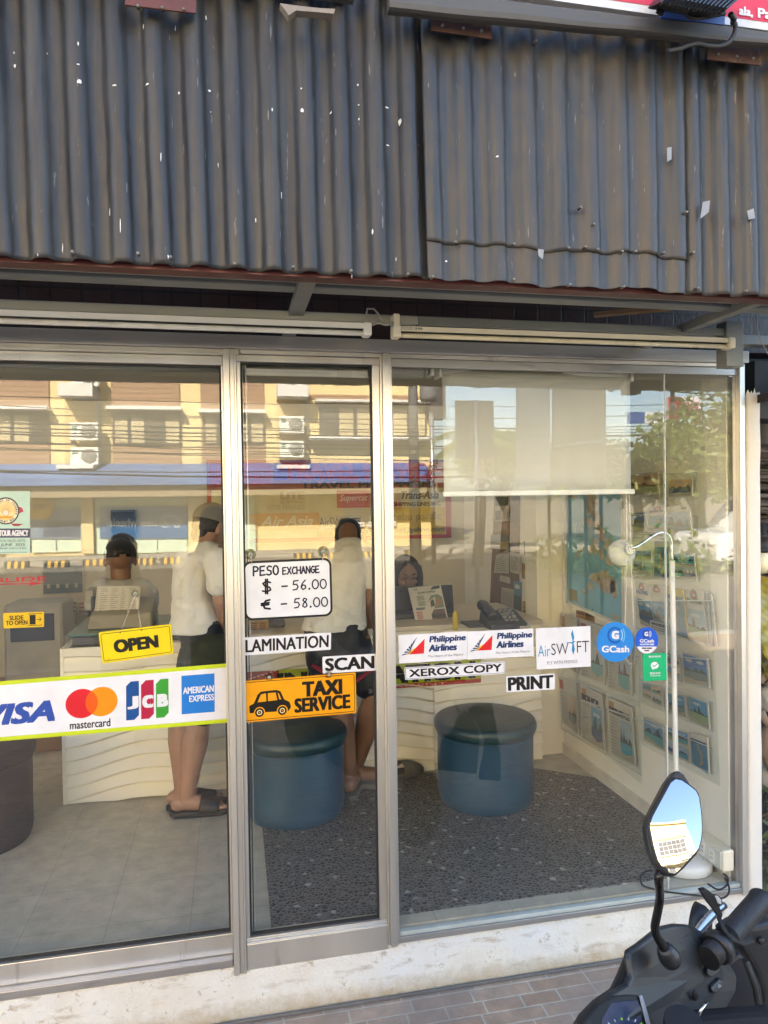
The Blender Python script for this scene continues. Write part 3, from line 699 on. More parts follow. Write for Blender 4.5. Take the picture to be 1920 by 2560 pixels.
for i in range(7): f.rect(28, 1.5 + i * .6, 34, 1.6 + i * .6, ink(60, 80, 105))
f.rect(26.6, .4, 35.6, 4.6, ink(70, 92, 120), .5)
tag(f.build('poster'), 'long slate blue poster strip with a yellow bubble in front across the street', 'poster')
f = wallflat(-40, 1243, 137, 1297, 18, 5.4, .2); f.base(ink(232, 188, 40), 2.4); f.text('We find', 9.5, 2.2, 16, 3.7, ink(40, 80, 110), .01, mirror=True)
tag(f.build('poster'), 'yellow speech bubble poster reading We find across the street', 'poster')
f = wallflat(930, 1225, 1000, 1275, 7, 5); f.base(ink(190, 40, 50)); f.text('Supercat', .4, 2.6, 6.6, 4.2, ink(220, 190, 185), .01, .2, mirror=True)
tag(f.build('poster'), 'red poster on white shutters across the street', 'poster')
f = wallflat(1066, 900, 1103, 1050, 3.7, 15, .5); f.th = .6; f.base(mat('dark_vertical_sign', (.05, .045, .045), .5)); f.text('W', .5, 11, 3.2, 13.2, ink(190, 170, 150), 0, .2, mirror=True)
tag(f.build('hanging_sign', fix=True), 'dark vertical hanging sign at the end of the cream building', 'sign')
# blue strip awning and soffit
aw2 = thing('blue_awning', 'long blue fabric awning strip over the shops across the street', 'awning', (-5, -21, 3))
za, zc = PV(300, 1174, FY - 1.4).z, PV(300, 1212, FY - 1.4).z
b = MB(); BLU = mat('blue_awning_fabric', (.11, .18, .36), .7, 0, .2, .5)
b.prism([(-30, -FY + .1, za + .25), (-30, -FY + 1.4, zc + .22), (-30, -FY + 1.4, zc), (-30, -FY + .1, zc)], (30 + PV(1060, 1200, FY).x, 0, 0), BLU); b.build('canopy', aw2, fix=True)
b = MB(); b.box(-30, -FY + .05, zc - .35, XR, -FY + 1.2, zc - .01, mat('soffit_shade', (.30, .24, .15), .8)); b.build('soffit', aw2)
# outdoor air conditioner units
def ac(px, py, label):
    p = PV(px, py, FY - .7); t = thing('air_conditioner', label, 'air conditioner', (p.x, -FY + .5, p.z), 'outdoor air conditioner units across the street')
    b = MB(); b.box(p.x - .4, -FY + .3, p.z - .27, p.x + .4, -FY + .65, p.z + .27, mat('ac_white', (.74, .73, .66), .5)); b.build('casing', t, .02)
    b = MB(); cx = p.x + .13; mg = mat('ac_grille', (.17, .165, .15), .6)
    b.lathe([(.0001, .012), (.22, .012), (.225, .0), (.225, -.02)], (cx, -FY + .655, p.z), mg, 28, (0, 1, 0))
    for r_ in (.07, .13, .19): b.tube([(cx + r_ * math.cos(a * .3142), -FY + .672, p.z + r_ * math.sin(a * .3142)) for a in range(21)], .006, mat('ac_white', (1, 1, 1)), 5)
    b.build('fan_grille', t)
    b = MB(); b.box(p.x - .34, -FY + .651, p.z + .06, p.x - .2, -FY + .656, p.z + .10, ink(20, 120, 90)); b.box(p.x - .34, -FY + .651, p.z + .12, p.x - .2, -FY + .656, p.z + .16, ink(20, 120, 90)); b.build('badge', t)
    b = MB(); b.box(p.x - .38, -FY + .05, p.z - .36, p.x - .33, -FY + .66, p.z - .271, WFR); b.box(p.x + .33, -FY + .05, p.z - .36, p.x + .38, -FY + .66, p.z - .271, WFR); b.build('bracket', t)
    return t
xw0, xw1 = XR - 4.2, XR - .7
b = MB(); b.box(xw0, -FY + .02, 10.0, xw1 + .2, -FY + .09, 10.35, SID); b.build('siding', bld)
b = MB(); b.box(xw0, -FY + .03, 8.3, xw1, -FY + .14, 9.85, LEDGE); w = b.build('window', bld)
g = MB()
for i in range(6):
    for k in range(3): g.box(xw0 + .12 + i * .55, -FY + .13, 8.4 + k * .47, xw0 + .65 + i * .55, -FY + .15, 8.84 + k * .47, WIN)
g.build('pane', w)
ac(208, 1078, 'outdoor air conditioner, middle of the left column across the street')
ac(209, 1140, 'outdoor air conditioner, lowest of the left column across the street')
ac(208, 942, 'outdoor air conditioner, topmost of the left column across the street')
ac(730, 1060, 'outdoor air conditioner, upper of the right column across the street')
ac(730, 1122, 'outdoor air conditioner, lower of the right column across the street')
# yellow and black wheel stops along the far kerb
YEL = mat('road_marking_yellow', (.55, .32, .03), .7, 0, .15, 6); BLK = mat('road_marking_black', (.035, .035, .035), .8, 0, .2, 6)
def wstop(px, py, label):
    p = PV(px, py, 19.0); b = MB(); n = 7; L = .62
    for i in range(n):
        x0 = p.x - L / 2 + L * i / n; x1 = x0 + L / n
        b.hexa([(x0, -19.25, -.12), (x1, -19.25, -.12), (x1, -18.95, -.12), (x0, -18.95, -.12), (x0 + .0, -19.2, .06), (x1, -19.2, .06), (x1, -19.03, .06), (x0, -19.03, .06)], BLK if i % 2 == 0 else YEL)
    return tag(b.build('wheel_stop'), label, 'wheel stop', 'yellow and black wheel stops along the far kerb')
for px, nm in zip((38, 140, 234, 360, 430, 760, 830, 930, 1040), ('leftmost', 'second', 'third', 'fourth', 'fifth', 'sixth', 'seventh', 'eighth', 'rightmost')):
    wstop(px, 1408, nm + ' yellow and black striped wheel stop along the far kerb')
# cables and poles
WIRE = mat('black_cable', (.018, .018, .018), .6)
wires = [(17, 1042, 1030, .02), (17, 1050, 1042, .03), (16, 1062, 1060, .03), (15, 1060, 1018, .02), (17, 1078, 1070, .02), (15, 1090, 1075, .025), (16, 1108, 1078, .02), (14, 1163, 1120, .03), (17, 1035, 1012, .02), (15, 985, 1000, .015), (16, 970, 980, .015), (17, 1020, 990, .02), (17, 1165, 1095, .025), (18, 1098, 1088, .02)]
for i, (yv, a, c, r_) in enumerate(wires):
    p0, p1 = PV(-300, a + 6, yv), PV(1900, c + 26 + (i % 5) * 12, yv); pts = []
    for k in range(17):
        u = k / 16; q = p0.lerp(p1, u); q.z -= .22 * (1 - (2 * u - 1) ** 2); pts.append(q)
    b = MB(); b.tube(pts, r_ * .65, WIRE, 6); tag(b.build('overhead_cable'), 'black overhead cable running along the street', 'cable', 'overhead cables along the street')
pl = thing('utility_pole', 'dark concrete utility pole with crossarm and transformer across the street', 'utility pole', PV(1038, 1390, 17.5))
q = PV(1038, 1300, 17.5); b = MB(); b.tube([(q.x, q.y, -.12), (q.x, q.y, 6.6)], [.17, .12], mat('pole_grey', (.10, .10, .10), .8), 12); b.build('pole', pl)
b = MB(); b.bar((q.x - .9, q.y + .1, 6.2), (q.x + .9, q.y + .1, 6.2), .1, .12, WFR); b.bar((q.x - .6, q.y + .1, 5.5), (q.x + .6, q.y + .1, 5.5), .1, .12, WFR); b.build('crossarm', pl)
b = MB(); b.lathe([(.0001, .0), (.22, .0), (.24, .1), (.24, .65), (.18, .72), (.0001, .74)], (q.x + .42, q.y + .1, 4.4), mat('transformer_grey', (.15, .15, .15), .6), 18); b.build('transformer', pl)
q = PV(1083, 1300, 16); b = MB(); b.tube([(q.x, q.y, -.12), (q.x, q.y, 3.9)], .06, mat('galvanised_pole', (.5, .5, .5), .35, .8), 10)
tag(b.build('steel_pole'), 'shiny galvanised steel pole in front of the cream building', 'pole')
# square board on a post, hung banner, tarpaulin screen, far signs
b = MB(); c0, c1 = PV(1136, 1000, 9), PV(1236, 1145, 9)
sb = thing('road_sign', 'square grey back of a road sign on a thin post', 'sign', (c0.x, -9, 0))
b.box(c0.x, -9.02, c1.z, c1.x, -9, c0.z, mat('sign_back', (.26, .25, .22), .5, .3)); b.build('panel', sb)
b = MB(); b.tube([((c0.x + c1.x) / 2, -8.96, -.12), ((c0.x + c1.x) / 2, -8.96, c0.z)], .04, mat('galvanised_pole', (.5, .5, .5))); b.build('post', sb)
f = wallflat(1290, 900, 1376, 1215, 1, 5, 0, 6.5); f.th = .01; f.base(mat('white_banner_cloth', (.56, .58, .56), .8, 0, .06, 2))
f.text('bouquet', .12, 2.3, .85, 2.5, ink(120, 125, 120), 0, mirror=True); f.text('Seafood', .3, 1.95, .8, 2.05, ink(120, 125, 120), 0, mirror=True)
tag(f.build('banner'), 'tall white hanging banner lettered in grey beside the street', 'banner')
b = MB(); TPM = mat('beige_tarpaulin', (.40, .37, .29), .7, 0, .12, 1.2, .3, 5)
c0, c1 = PV(1378, 870, 7), PV(1512, 1215, 7)
b.grid(lambda u, w: (c0.x + (c1.x - c0.x) * u, -7 + .04 * math.sin(u * 14), c1.z + (c0.z - c1.z) * w), 40, 10, TPM)
tb = thing('tarpaulin_screen', 'beige tarpaulin screen hung between pipes beside the street', 'tarpaulin', (c0.x, -7, 0)); b.build('sheet', tb).modifiers.new('t', 'SOLIDIFY').thickness = .006
b = MB()
for u in (0, .4, .7, 1): b.tube([(c0.x + (c1.x - c0.x) * u, -7.12, -.12), (c0.x + (c1.x - c0.x) * u, -7.12, c0.z + .3)], .025, mat('dark_pipe', (.10, .10, .09), .5), 10)
b.tube([(c0.x, -6.93, 2.3), (c1.x, -6.93, 2.4)], .03, mat('pale_pipe', (.55, .52, .44), .5), 10); b.build('frame', tb)
f = wallflat(1672, 992, 1752, 1046, 8, 3.4, 0, 14); f.th = .1; f.base(ink(225, 215, 220)); f.rect(0, 0, 3, 3.4, ink(190, 30, 55)); f.rect(3, 0, 8, .7, ink(190, 30, 55)); f.text('SEAFOODS', .5, 1.1, 7.4, 2.6, ink(140, 25, 45), .02, mirror=True)
tag(f.build('shop_sign', fix=True), 'red and white shop sign below the string of bulbs', 'sign')
f = wallflat(1572, 1030, 1664, 1058, 8, 2.4, 0, 15); f.th = .1; f.base(ink(40, 80, 150)); f.rect(3.4, 0, 8, 2.4, ink(215, 218, 220)); f.text('STORE', 3.8, .6, 7.4, 1.8, ink(90, 90, 95), .02, mirror=True)
tag(f.build('shop_sign', fix=True), 'blue and white shop sign among the trees', 'sign')
# string of festoon bulbs
st = thing('bulb_string', 'black cable with hanging bulbs strung over the pavement', 'string lights', PV(1600, 960, 4.0))
pts = [PV(x, y, 4.0) for x, y in [(1380, 850), (1460, 890), (1530, 925), (1585, 955), (1680, 978), (1760, 985), (1850, 990), (1960, 985)]]
b = MB(); b.tube(pts, .008, WIRE, 6); b.build('cable', st)
for x, y in ((1527, 925), (1682, 978), (1400, 860)):
    p = PV(x, y, 4.0); b = MB(); b.lathe([(.0001, 0), (.02, 0), (.022, -.05), (.026, -.09), (.022, -.1), (.0001, -.1)], p, WIRE, 14); o = b.build('socket', st)
    b = MB(); b.lathe([(.0001, -.1), (.016, -.1), (.035, -.15), (.036, -.18), (.024, -.205), (.0001, -.21)], p, mat('frosted_bulb', (.6, .58, .5), .25), 16); b.build('bulb', o)
# trees
def leaf_mat(name, a, c):
    m, nt, b, o = nt_of(name)
    n1 = noise_n(nt, coords(nt), 2.2, 4, .6)
    nt.links.new(ramp(nt, n1, [(.3, a), (.7, c)]), b.inputs['Base Color']); b.inputs['Roughness'].default_value = .5
    b.inputs['Subsurface Weight'].default_value = 0
    t = node(nt, 'ShaderNodeBsdfTranslucent'); t.inputs[0].default_value = c4(tuple(x * 1.4 for x in c))
    x = node(nt, 'ShaderNodeMixShader'); x.inputs[0].default_value = .3
    nt.links.new(b.outputs[0], x.inputs[1]); nt.links.new(t.outputs[0], x.inputs[2]); nt.links.new(x.outputs[0], o.inputs[0]); return m
LF1 = leaf_mat('leaf_mid_green', (.07, .11, .03), (.18, .22, .05)); LF2 = leaf_mat('leaf_yellow_green', (.10, .14, .03), (.22, .25, .07)); LF3 = leaf_mat('leaf_dark_green', (.04, .065, .02), (.10, .13, .04))
BARK = mat('tree_bark', (.13, .10, .07), .9, 0, .3, 6, .6, 20)
def tree(x, y, h, r, lm, label, seed, n=2600, ls=.16):
    rg = random.Random(seed); t = thing('tree', label, 'tree', (x, y, -.12), 'trees along the street')
    b = MB(); top = h * .62; b.tube([(x, y, -.14), (x + .1, y, top * .5), (x + .02, y + .1, top)], [r * .09, r * .07, r * .04], BARK, 10)
    cl = []
    for i in range(16):
        a = rg.uniform(0, 6.283); rr_ = r * rg.uniform(.2, .85); zz = h * rg.uniform(.58, .96)
        k = 1 - abs(zz / h - .68) * 1.3
        c = V((x + rr_ * k * math.cos(a), y + rr_ * k * math.sin(a), zz)); cl.append((c, r * rg.uniform(.22, .42)))
        b.tube([(x, y, top * rg.uniform(.5, .95)), V((x, y, zz * .75)).lerp(c, .5), c], [r * .035, r * .02, r * .008], BARK, 6)
    b.build('trunk', t)
    L = MB()
    for i in range(n):
        c, cr = cl[rg.randrange(16)]
        d = V((rg.gauss(0, 1), rg.gauss(0, 1), rg.gauss(0, .8))).normalized() * cr * rg.uniform(.45, 1.08)
        p = c + d; u = V((rg.gauss(0, 1), rg.gauss(0, 1), rg.gauss(0, .6))).normalized(); w = u.cross(V((rg.gauss(0, 1), rg.gauss(0, 1), rg.gauss(0, 1)))).normalized()
        s = ls * rg.uniform(.6, 1.4)
        L.add([p - u * s, p + w * s * .42, p + u * s, p - w * s * .42], [(0, 1, 2, 3)], lm)
    L.build('crown', t); return t
q = PV(1590, 1200, 17); tree(q.x, q.y, 3.0, 2.1, LF3, 'dark leafy tree behind the blue and white sign', 3, ls=.13)
q = PV(1740, 1200, 13); tree(q.x, q.y, 3.2, 1.9, LF2, 'yellow green tree right of the red sign', 4, ls=.12)
q = PV(1860, 1200, 12); tree(q.x, q.y, 3.9, 1.9, LF1, 'mid green tree at the far right of the street', 5, ls=.12)
q = PV(1470, 1200, 24); tree(q.x, q.y, 3.6, 2.4, LF2, 'pale tree farther down the street', 6, ls=.18)
q = PV(1260, 1200, 19); tree(q.x, q.y, 3.9, 1.7, LF1, 'green tree behind the square sign', 8, ls=.14)
# low verge of bushes under the trees
L = MB(); rg = random.Random(5)
for i in range(3200):
    x = rg.uniform(7, 24); y = -rg.uniform(10, 14) - x * .1; z = -.1 + abs(rg.gauss(0, .3)) * (1 + .4 * math.sin(x * 2.1))
    u = V((rg.gauss(0, 1), rg.gauss(0, 1), rg.gauss(0, 1))).normalized(); w = u.orthogonal().normalized(); s = rg.uniform(.08, .2); p = V((x, y, z))
    L.add([p - u * s, p + w * s * .4, p + u * s, p - w * s * .4], [(0, 1, 2, 3)], LF1 if i % 3 else LF2)
tag(L.build('undergrowth'), 'low leafy undergrowth under the street trees', kind='stuff')
# coconut palm
def palm(x, y, h, label, seed):
    rg = random.Random(seed); t = thing('palm_tree', label, 'palm tree', (x, y, -.12))
    b = MB(); b.tube([(x, y, -.14), (x + .15, y, h * .5), (x + .05, y, h)], [.16, .12, .09], BARK, 10); b.build('trunk', t)
    L = MB()
    for i in range(16):
        a = i * .3927 + rg.uniform(-.1, .1); el = rg.uniform(.2, .9); ln = rg.uniform(1.5, 2.1)
        pts = []
        for k in range(9):
            u = k / 8; pts.append(V((x + math.cos(a) * ln * u * math.cos(el * .5), y + math.sin(a) * ln * u * math.cos(el * .5), h + ln * (math.sin(el) * u - 1.1 * u * u))))
        L.tube(pts, [.02 * (1 - k / 9) for k in range(9)], LF1, 5)
        for k in range(1, 36):
            u = k / 36; j = min(7, int(u * 8)); p = pts[j].lerp(pts[j + 1], u * 8 - j); d = (pts[j + 1] - pts[j]).normalized(); sd = d.cross(V((0, 0, 1))).normalized()
            for sg in (1, -1):
                e = p + (sd * sg * .8 + d * .5 - V((0, 0, .45))) * (.42 * (1 - abs(u - .4)))
                L.add([p - d * .018, p + d * .018, e], [(0, 1, 2)], LF2 if (k + i) % 2 else LF1)
    L.build('crown', t)
q = PV(1190, 1180, 15); palm(q.x, q.y, 3.1, 'coconut palm with arching fronds behind the square sign', 2)
# parked white van
def van(cx, cy, L_, H, label):
    t = thing('parked_van', label, 'van', (cx, cy, -.12))
    wp_ = mat('white_car_paint', (.72, .72, .72), .22, 0, .03, 2, coat=1.0); z0 = -.12
    prof = [(-.5, .18), (-.5, .48), (-.47, .55), (-.30, .60), (-.16, .96), (-.05, 1.0), (.40, .99), (.47, .90), (.5, .55), (.5, .18)]
    pts = [(cx + a * L_, cy - .82, z0 + c * H) for a, c in prof]
    b = MB(); b.prism(pts, (0, 1.64, 0), wp_); b.build('body', t, .07, 3, fix=True)
    g = mat('car_glass', (.02, .025, .03), .05); b = MB()
    for yy in (cy + .822, cy - .834):
        for q in ([(-.27, .62), (-.15, .92), (-.02, .93), (-.02, .62)], [(0, .62), (0, .93), (.2, .93), (.2, .62)], [(.22, .62), (.22, .93), (.40, .92), (.46, .62)]):
            b.prism([(cx + a * L_, yy, z0 + c * H) for a, c in q], (0, .012, 0), g)
    b.build('window', t, fix=True)
    for a in (-.33, .32):
        for yy in (cy + .70, cy - .86):
            b = MB(); b.lathe([(.20, 0), (.31, .0), (.325, .03), (.325, .14), (.31, .17), (.2, .17)], (cx + a * L_, yy, z0 + .325), mat('tyre_rubber', (.02, .02, .02), .8), 28, (0, 1, 0)); w = b.build('wheel', t)
            b = MB(); b.lathe([(.0001, .0), (.2, .0), (.2, .165), (.05, .172), (.0001, .172)], (cx + a * L_, yy + .002, z0 + .325), mat('alloy_rim', (.5, .5, .5), .3, .9), 20, (0, 1, 0)); b.build('rim', w)
    b = MB()
    for yy in (-.6, .6): b.ball((cx - .5 * L_ + .02, cy + yy, z0 + .42 * H), (.06, .14, .08), mat('lamp_lens', (.7, .7, .65), .1)); 
    b.build('headlight', t)
van(12.2, -12.0, 4.2, 1.66, 'white van parked along the kerb beside the trees')
# a plain yellow house further along: what the scooter's mirror looks up at
# ------------------------------------------------------------------ inside the shop
FZ = .2
# counter with a front of wavy white panels
CT = 1.31
def wave_panel(x0, x1, z0, z1, y, seed):
    rg = random.Random(seed); ph = [rg.uniform(0, 6.28) for _ in range(6)]
    def fn(u, w):
        x = x0 + (x1 - x0) * u; z = z0 + (z1 - z0) * w
        q = z / .062 + .42 * math.sin(x * 5.2 + ph[0] + z * 2.5) + .25 * math.sin(x * 9.7 + ph[1] - z * 5)
        t = 1 - (q - math.floor(q))
        return (x, y - .030 * (t ** 1.5 if t < .9 else ((1 - t) / .1) * .854), z)
    return fn
WAVE = mat('white_wave_panel', (.80, .77, .67), .45, 0, .03, 3)
cnt = thing('counter', 'white shop counter fronted with wavy embossed panels', 'counter', (.5, 1.6, FZ))
b = MB(); xs = [-.785, -.187, .412, 1.0, 1.60]
for i in range(4):
    b.grid(wave_panel(xs[i] + .003, xs[i + 1] - .003, FZ + .004, .93, CT, i), 30, 320, WAVE)
b.box(-.785, CT + .001, FZ, 1.604, CT + .02, .93, WAVE); b.build('front_panel', cnt)
b = MB(); b.box(-.80, CT - .002, FZ, -.7855, 1.95, .93, WALLW); b.box(-.7852, CT + .021, FZ, -.765, 1.95, .93, WALLW); b.build('side_panel', cnt)
b = MB(); b.box(-.05, CT - .03, .931, 1.604, 1.95, .955, mat('beige_laminate', (.55, .50, .40), .35, 0, .06, 6)); b.build('counter_top', cnt, .004)
# sign INFORMATION on the counter front
z0, z1 = PY(1100, 1713, CT - .02).z, PY(1100, 1650, CT - .02).z
xa, xb = PY(612, 1690, CT - .02).x, PY(1202, 1690, CT - .02).x
f = Flat((xa, CT - .022, z0), (xb, CT - .022, z0), (xb, CT - .022, z1), (xa, CT - .022, z1), 59, 7, th=.003); f.base(ink(190, 205, 40))
f.rect(0, 0, 59, 1.1, ink(190, 60, 30)); f.rect(0, 4, 8, 7, ink(170, 50, 35)); f.text('INFORMATION', 7.5, 1.3, 57.5, 6.3, ink(20, 20, 18), .045); f.text('TRAVEL AGENT', 20, .25, 50, .85, ink(235, 190, 170), .02)
tag(f.build('information_sign', fix=True), 'yellow green INFORMATION sign with red foot stripe fixed to the counter front', 'sign')
# back wall banner
BY = 3.035
def on_back(x0, y0, x1, y1, W, H, y=BY, **k):
    p, q = PY(x0, y0, y), PY(x1, y1, y)
    return Flat((p.x, y, q.z), (q.x, y, q.z), (q.x, y, p.z), (p.x, y, p.z), W, H, **k)
f = on_back(516, 1150, 1128, 1344, 61.2, 19.4, th=.004, eps=.001); f.base(ink(214, 204, 160))
f.rect(0, 14.2, 61.2, 19.4, ink(122, 60, 150)); f.rect(0, 12.4, 61.2, 14.6, ink(160, 75, 50), 2)
f.rect(0, 13, 16, 19.4, ink(170, 80, 60), 3)
f.text('UNIGO', .8, 13.4, 15.4, 18.9, ink(195, 55, 45), .06, l=5); f.text('TRAVEL SERVICES', 18, 14.5, 60.4, 18.7, ink(190, 40, 60), .05, l=4)
f.text('TRAVEL PHILIPPINES', 22.5, 12.6, 57, 14.2, ink(25, 22, 20), .04, l=4)
f.rect(0, 0, 61.2, .9, ink(180, 35, 45), 2); f.rect(0, 0, 1.0, 12.4, ink(180, 35, 45), 2); f.rect(59.8, 0, 61.2, 12.4, ink(180, 35, 60), 2)
f.rect(1, 3, 8, 7, ink(225, 220, 205), 2); f.poly([(2.2, 4.6), (6.8, 4.6), (6.4, 6.2)], ink(30, 30, 30), 3); f.text('Philippine', 1.3, 3.2, 7.6, 4.4, ink(25, 25, 30), .03, .3, l=3); f.rect(1, .9, 9, 2.9, ink(150, 150, 40), 2); f.text('PHONE', 1.6, 1.1, 7.8, 2.5, ink(25, 25, 20), .05, l=3)
f.rect(14, 8, 24, 12, ink(215, 200, 150), 2); f.text('LiTE', 17.5, 10, 23.5, 11.8, ink(185, 170, 125), .05, l=3); f.text('SHIPPING', 17.5, 9, 23.5, 9.8, ink(185, 170, 125), .03, l=3); f.text('LITE FERRIES', 14.5, 7.6, 23.5, 8.8, ink(190, 180, 140), .03, l=3)
f.rect(10, 2.8, 27, 6.8, ink(226, 170, 95), 2); f.text('Air Asia', 12.5, 3.6, 25.5, 6.2, ink(240, 225, 190), .02, .35, l=3)
f.rect(31.5, 7.8, 40, 12, ink(200, 70, 75), 2); f.text('Supercat', 32.2, 9, 39.4, 11, ink(235, 190, 180), .02, .3, l=3)
f.rect(26.5, .9, 35.5, 6, ink(200, 195, 170), 2); f.text('AirSWIFT', 27, 3.4, 35, 5.6, ink(60, 70, 85), -.004, l=3); f.text('FLY WITH FRIENDS', 28.5, 2.4, 35, 3.1, ink(110, 110, 140), 0, l=3); f.rect(26.5, .9, 35.5, 2.2, ink(165, 165, 50), 3)
f.rect(47, 9, 58.8, 12, ink(205, 200, 180), 2); f.text('Trans-Asia', 48, 9.7, 58, 11.7, ink(40, 35, 35), .02, .3, l=3); f.text('SHIPPING LINES INC.', 46, 8, 58.6, 9, ink(40, 36, 34), .03, l=3)
f.rect(45, 1, 59.6, 7.6, ink(212, 180, 60), 2); f.text('cebu pacific', 45.6, 4, 58.6, 6.4, ink(165, 140, 50), .02, l=3); f.text('travelservices@yahoo.com', 37, 1.3, 59.4, 2.9, ink(90, 85, 30), .04, l=3)
tag(f.build('banner', fix=True), 'large yellow and purple travel services banner on the back wall', 'banner')
# posters, screens on the back wall
f = on_back(846, 1294, 902, 1352, 5, 5, y=3.0, th=.03); f.base(mat('black_screen', (.012, .012, .013), .12)); f.rect(.2, .2, 4.8, 4.8, ink(16, 26, 24)); tag(f.build('wall_screen', fix=True), 'black square screen on the back wall behind the bending person', 'screen')
f = on_back(276, 1275, 340, 1356, 9, 6, y=3.0, th=.03); f.base(mat('black_screen', (.012, .012, .013), .12)); f.rect(.3, .3, 8.7, 5.7, ink(12, 14, 16)); tag(f.build('wall_screen', fix=True), 'black screen on the back wall behind the person at the printer', 'screen')
f = on_back(104, 1405, 210, 1484, 10, 8, th=.01); f.base(ink(205, 198, 172)); f.rect(.3, .3, 9.7, 7.7, ink(110, 122, 124)); f.rect(.3, .3, 9.7, 2.4, ink(66, 88, 104), 2)
for i in range(4): f.rect(1.2 + i * 2.2, 1.6, 1.9 + i * 2.2, 2.6, ink(190, 185, 160), 3)
tag(f.build('framed_poster', fix=True), 'framed grey-blue seascape poster on the left part of the back wall', 'poster')
for k, (x0, x1) in enumerate(((155, 192), (196, 222))):
    f = on_back(x0, 1506, x1, 1560, 4, 5, th=.01); f.base(ink(188, 178, 152))
    for i in range(3): f.rect(.2, 4.6 - i * .9, 3.8, 4.85 - i * .9, ink(160, 60, 55))
    tag(f.build('rate_card', fix=True), ('wider' if k == 0 else 'narrower') + ' rate card with red lines on the back wall left of the printer', 'notice')
# right wall of the office: pinboard, calendar, papers
WX = 1.754
def on_side(q, W, H, x=WX, **k):      # q: bl, br, tr, tl pixels
    return Flat(*[PX(a, c, x) for a, c in q], W, H, **k)
pb = thing('pinboard', 'brown cork pinboard on the side wall behind the counter', 'pinboard', PX(1260, 1450, WX))
f = on_side([(1223, 1548), (1297, 1560), (1300, 1240), (1236, 1236)], 10, 20, th=.012); f.base(mat('cork', (.20, .115, .05), .9, 0, .25, 40, .3, 90)); f.build('board', pb, fix=True)
def paper(q, draw, label, x=WX - .016, nm='pinned_paper', W=4, H=5, col=(205, 200, 182), cat='paper'):
    f = on_side(q, W, H, x=x, th=.001); f.base(ink(*col)); draw(f); return tag(f.build(nm, fix=True), label, cat)
def lines(f, n=6, c=(95, 92, 85)):
    for i in range(n): f.rect(.4, f.H * (.12 + .75 * i / n), f.W * rnd.uniform(.6, .9), f.H * (.12 + .75 * i / n) + .12, ink(*c))
paper([(1234, 1432), (1272, 1434), (1272, 1372), (1240, 1388)], lambda f: lines(f, 7), 'bent white paper pinned on the upper cork board')
paper([(1275, 1430), (1300, 1436), (1300, 1384), (1274, 1380)], lambda f: lines(f, 8), 'white list pinned at the upper right of the cork board')
paper([(1249, 1452), (1275, 1460), (1275, 1444), (1250, 1438)], lambda f: lines(f, 4), 'small white note pinned on the middle of the cork board')
paper([(1252, 1524), (1284, 1532), (1286, 1474), (1254, 1468)], lambda f: [f.rect(.3 + i * 1.2, .5, 1.2 + i * 1.2, 4.5, ink(180, 175, 160)) for i in range(3)] + [lines(f, 9)], 'printed table with three columns pinned low on the cork board')
paper([(1227, 1372), (1272, 1374), (1272, 1336), (1227, 1338)], lambda f: (f.rect(0, 2.5, 4, 5, ink(105, 125, 140)), f.poly([(0, 1.4), (2.5, 2.2), (4, 3), (4, 1), (0, .6)], ink(195, 175, 120), 2)), 'glossy beach calendar picture on the side wall', nm='wall_calendar', cat='calendar')
paper([(1236, 1306), (1272, 1302), (1274, 1240), (1236, 1240)], lambda f: (f.rect(.3, 3.1, 3.7, 4.8, ink(80, 95, 90)), [f.rect(2.2 + .6 * (i % 3), .5 + .35 * (i // 3), 2.5 + .6 * (i % 3), .7 + .35 * (i // 3), ink(60, 55, 60)) for i in range(18)], f.rect(.3, .4, 2, 2.2, ink(95, 85, 70))), 'brown hanging calendar with a picture and numbers near the pillar', x=WX - .1, nm='wall_calendar', cat='calendar')
paper([(1310, 1388), (1338, 1390), (1338, 1354), (1309, 1352)], lambda f: (f.frame(.1, .1, 3.9, 4.9, 0, .25, ink(95, 105, 115)), [f.rect(.5 + i * 1.15, .5, 1.4 + i * 1.15, 3.6, ink(150, 150, 140)) for i in range(3)], f.rect(.7, 4, 3.3, 4.6, ink(220, 218, 205))), 'small framed grid notice on the wall left of the pillar', nm='notice', cat='notice')
paper([(1305, 1446), (1340, 1449), (1339, 1414), (1305, 1408)], lambda f: (f.frame(.08, .08, 3.92, 4.92, 0, .15, ink(30, 25, 15)), f.text('PAY AS', 1.6, 3.0, 3.5, 4.3, ink(30, 25, 15), .05), f.text('YOU ORDER', 1.4, .8, 3.7, 2.2, ink(30, 25, 15), .05), f.line([(.7, 4.2), (1.1, 3.2)], .2, ink(30, 25, 15))), 'yellow PAY AS YOU ORDER notice beside the pillar', nm='notice', col=(205, 160, 40), cat='notice')
paper([(1322, 1528), (1341, 1532), (1341, 1454), (1321, 1452)], lambda f: (f.text('maya', .5, 4, 3.6, 4.7, ink(170, 180, 205), .02), f.poly([(.4, 1.6), (1.4, 2.9), (3.6, 1.6), (2.5, .6)], ink(205, 205, 200)), f.rect(1.6, 1.5, 2.4, 2, ink(60, 60, 70), 3)), 'dark navy payment poster beside the pillar', nm='notice', col=(32, 36, 62), cat='notice')
paper([(1284, 1548), (1304, 1556), (1304, 1456), (1284, 1452)], lambda f: (f.rect(0, 1.2, 4, 3.2, ink(70, 85, 85)), f.poly([(0, .8), (4, 1.6), (4, 1.0), (0, .3)], ink(190, 105, 70), 2), f.rect(.8, 4.1, 3, 4.6, ink(215, 220, 220))), 'tall blue travel leaflet standing by the telephone', x=WX - .12, nm='leaflet', col=(95, 140, 165), cat='leaflet')
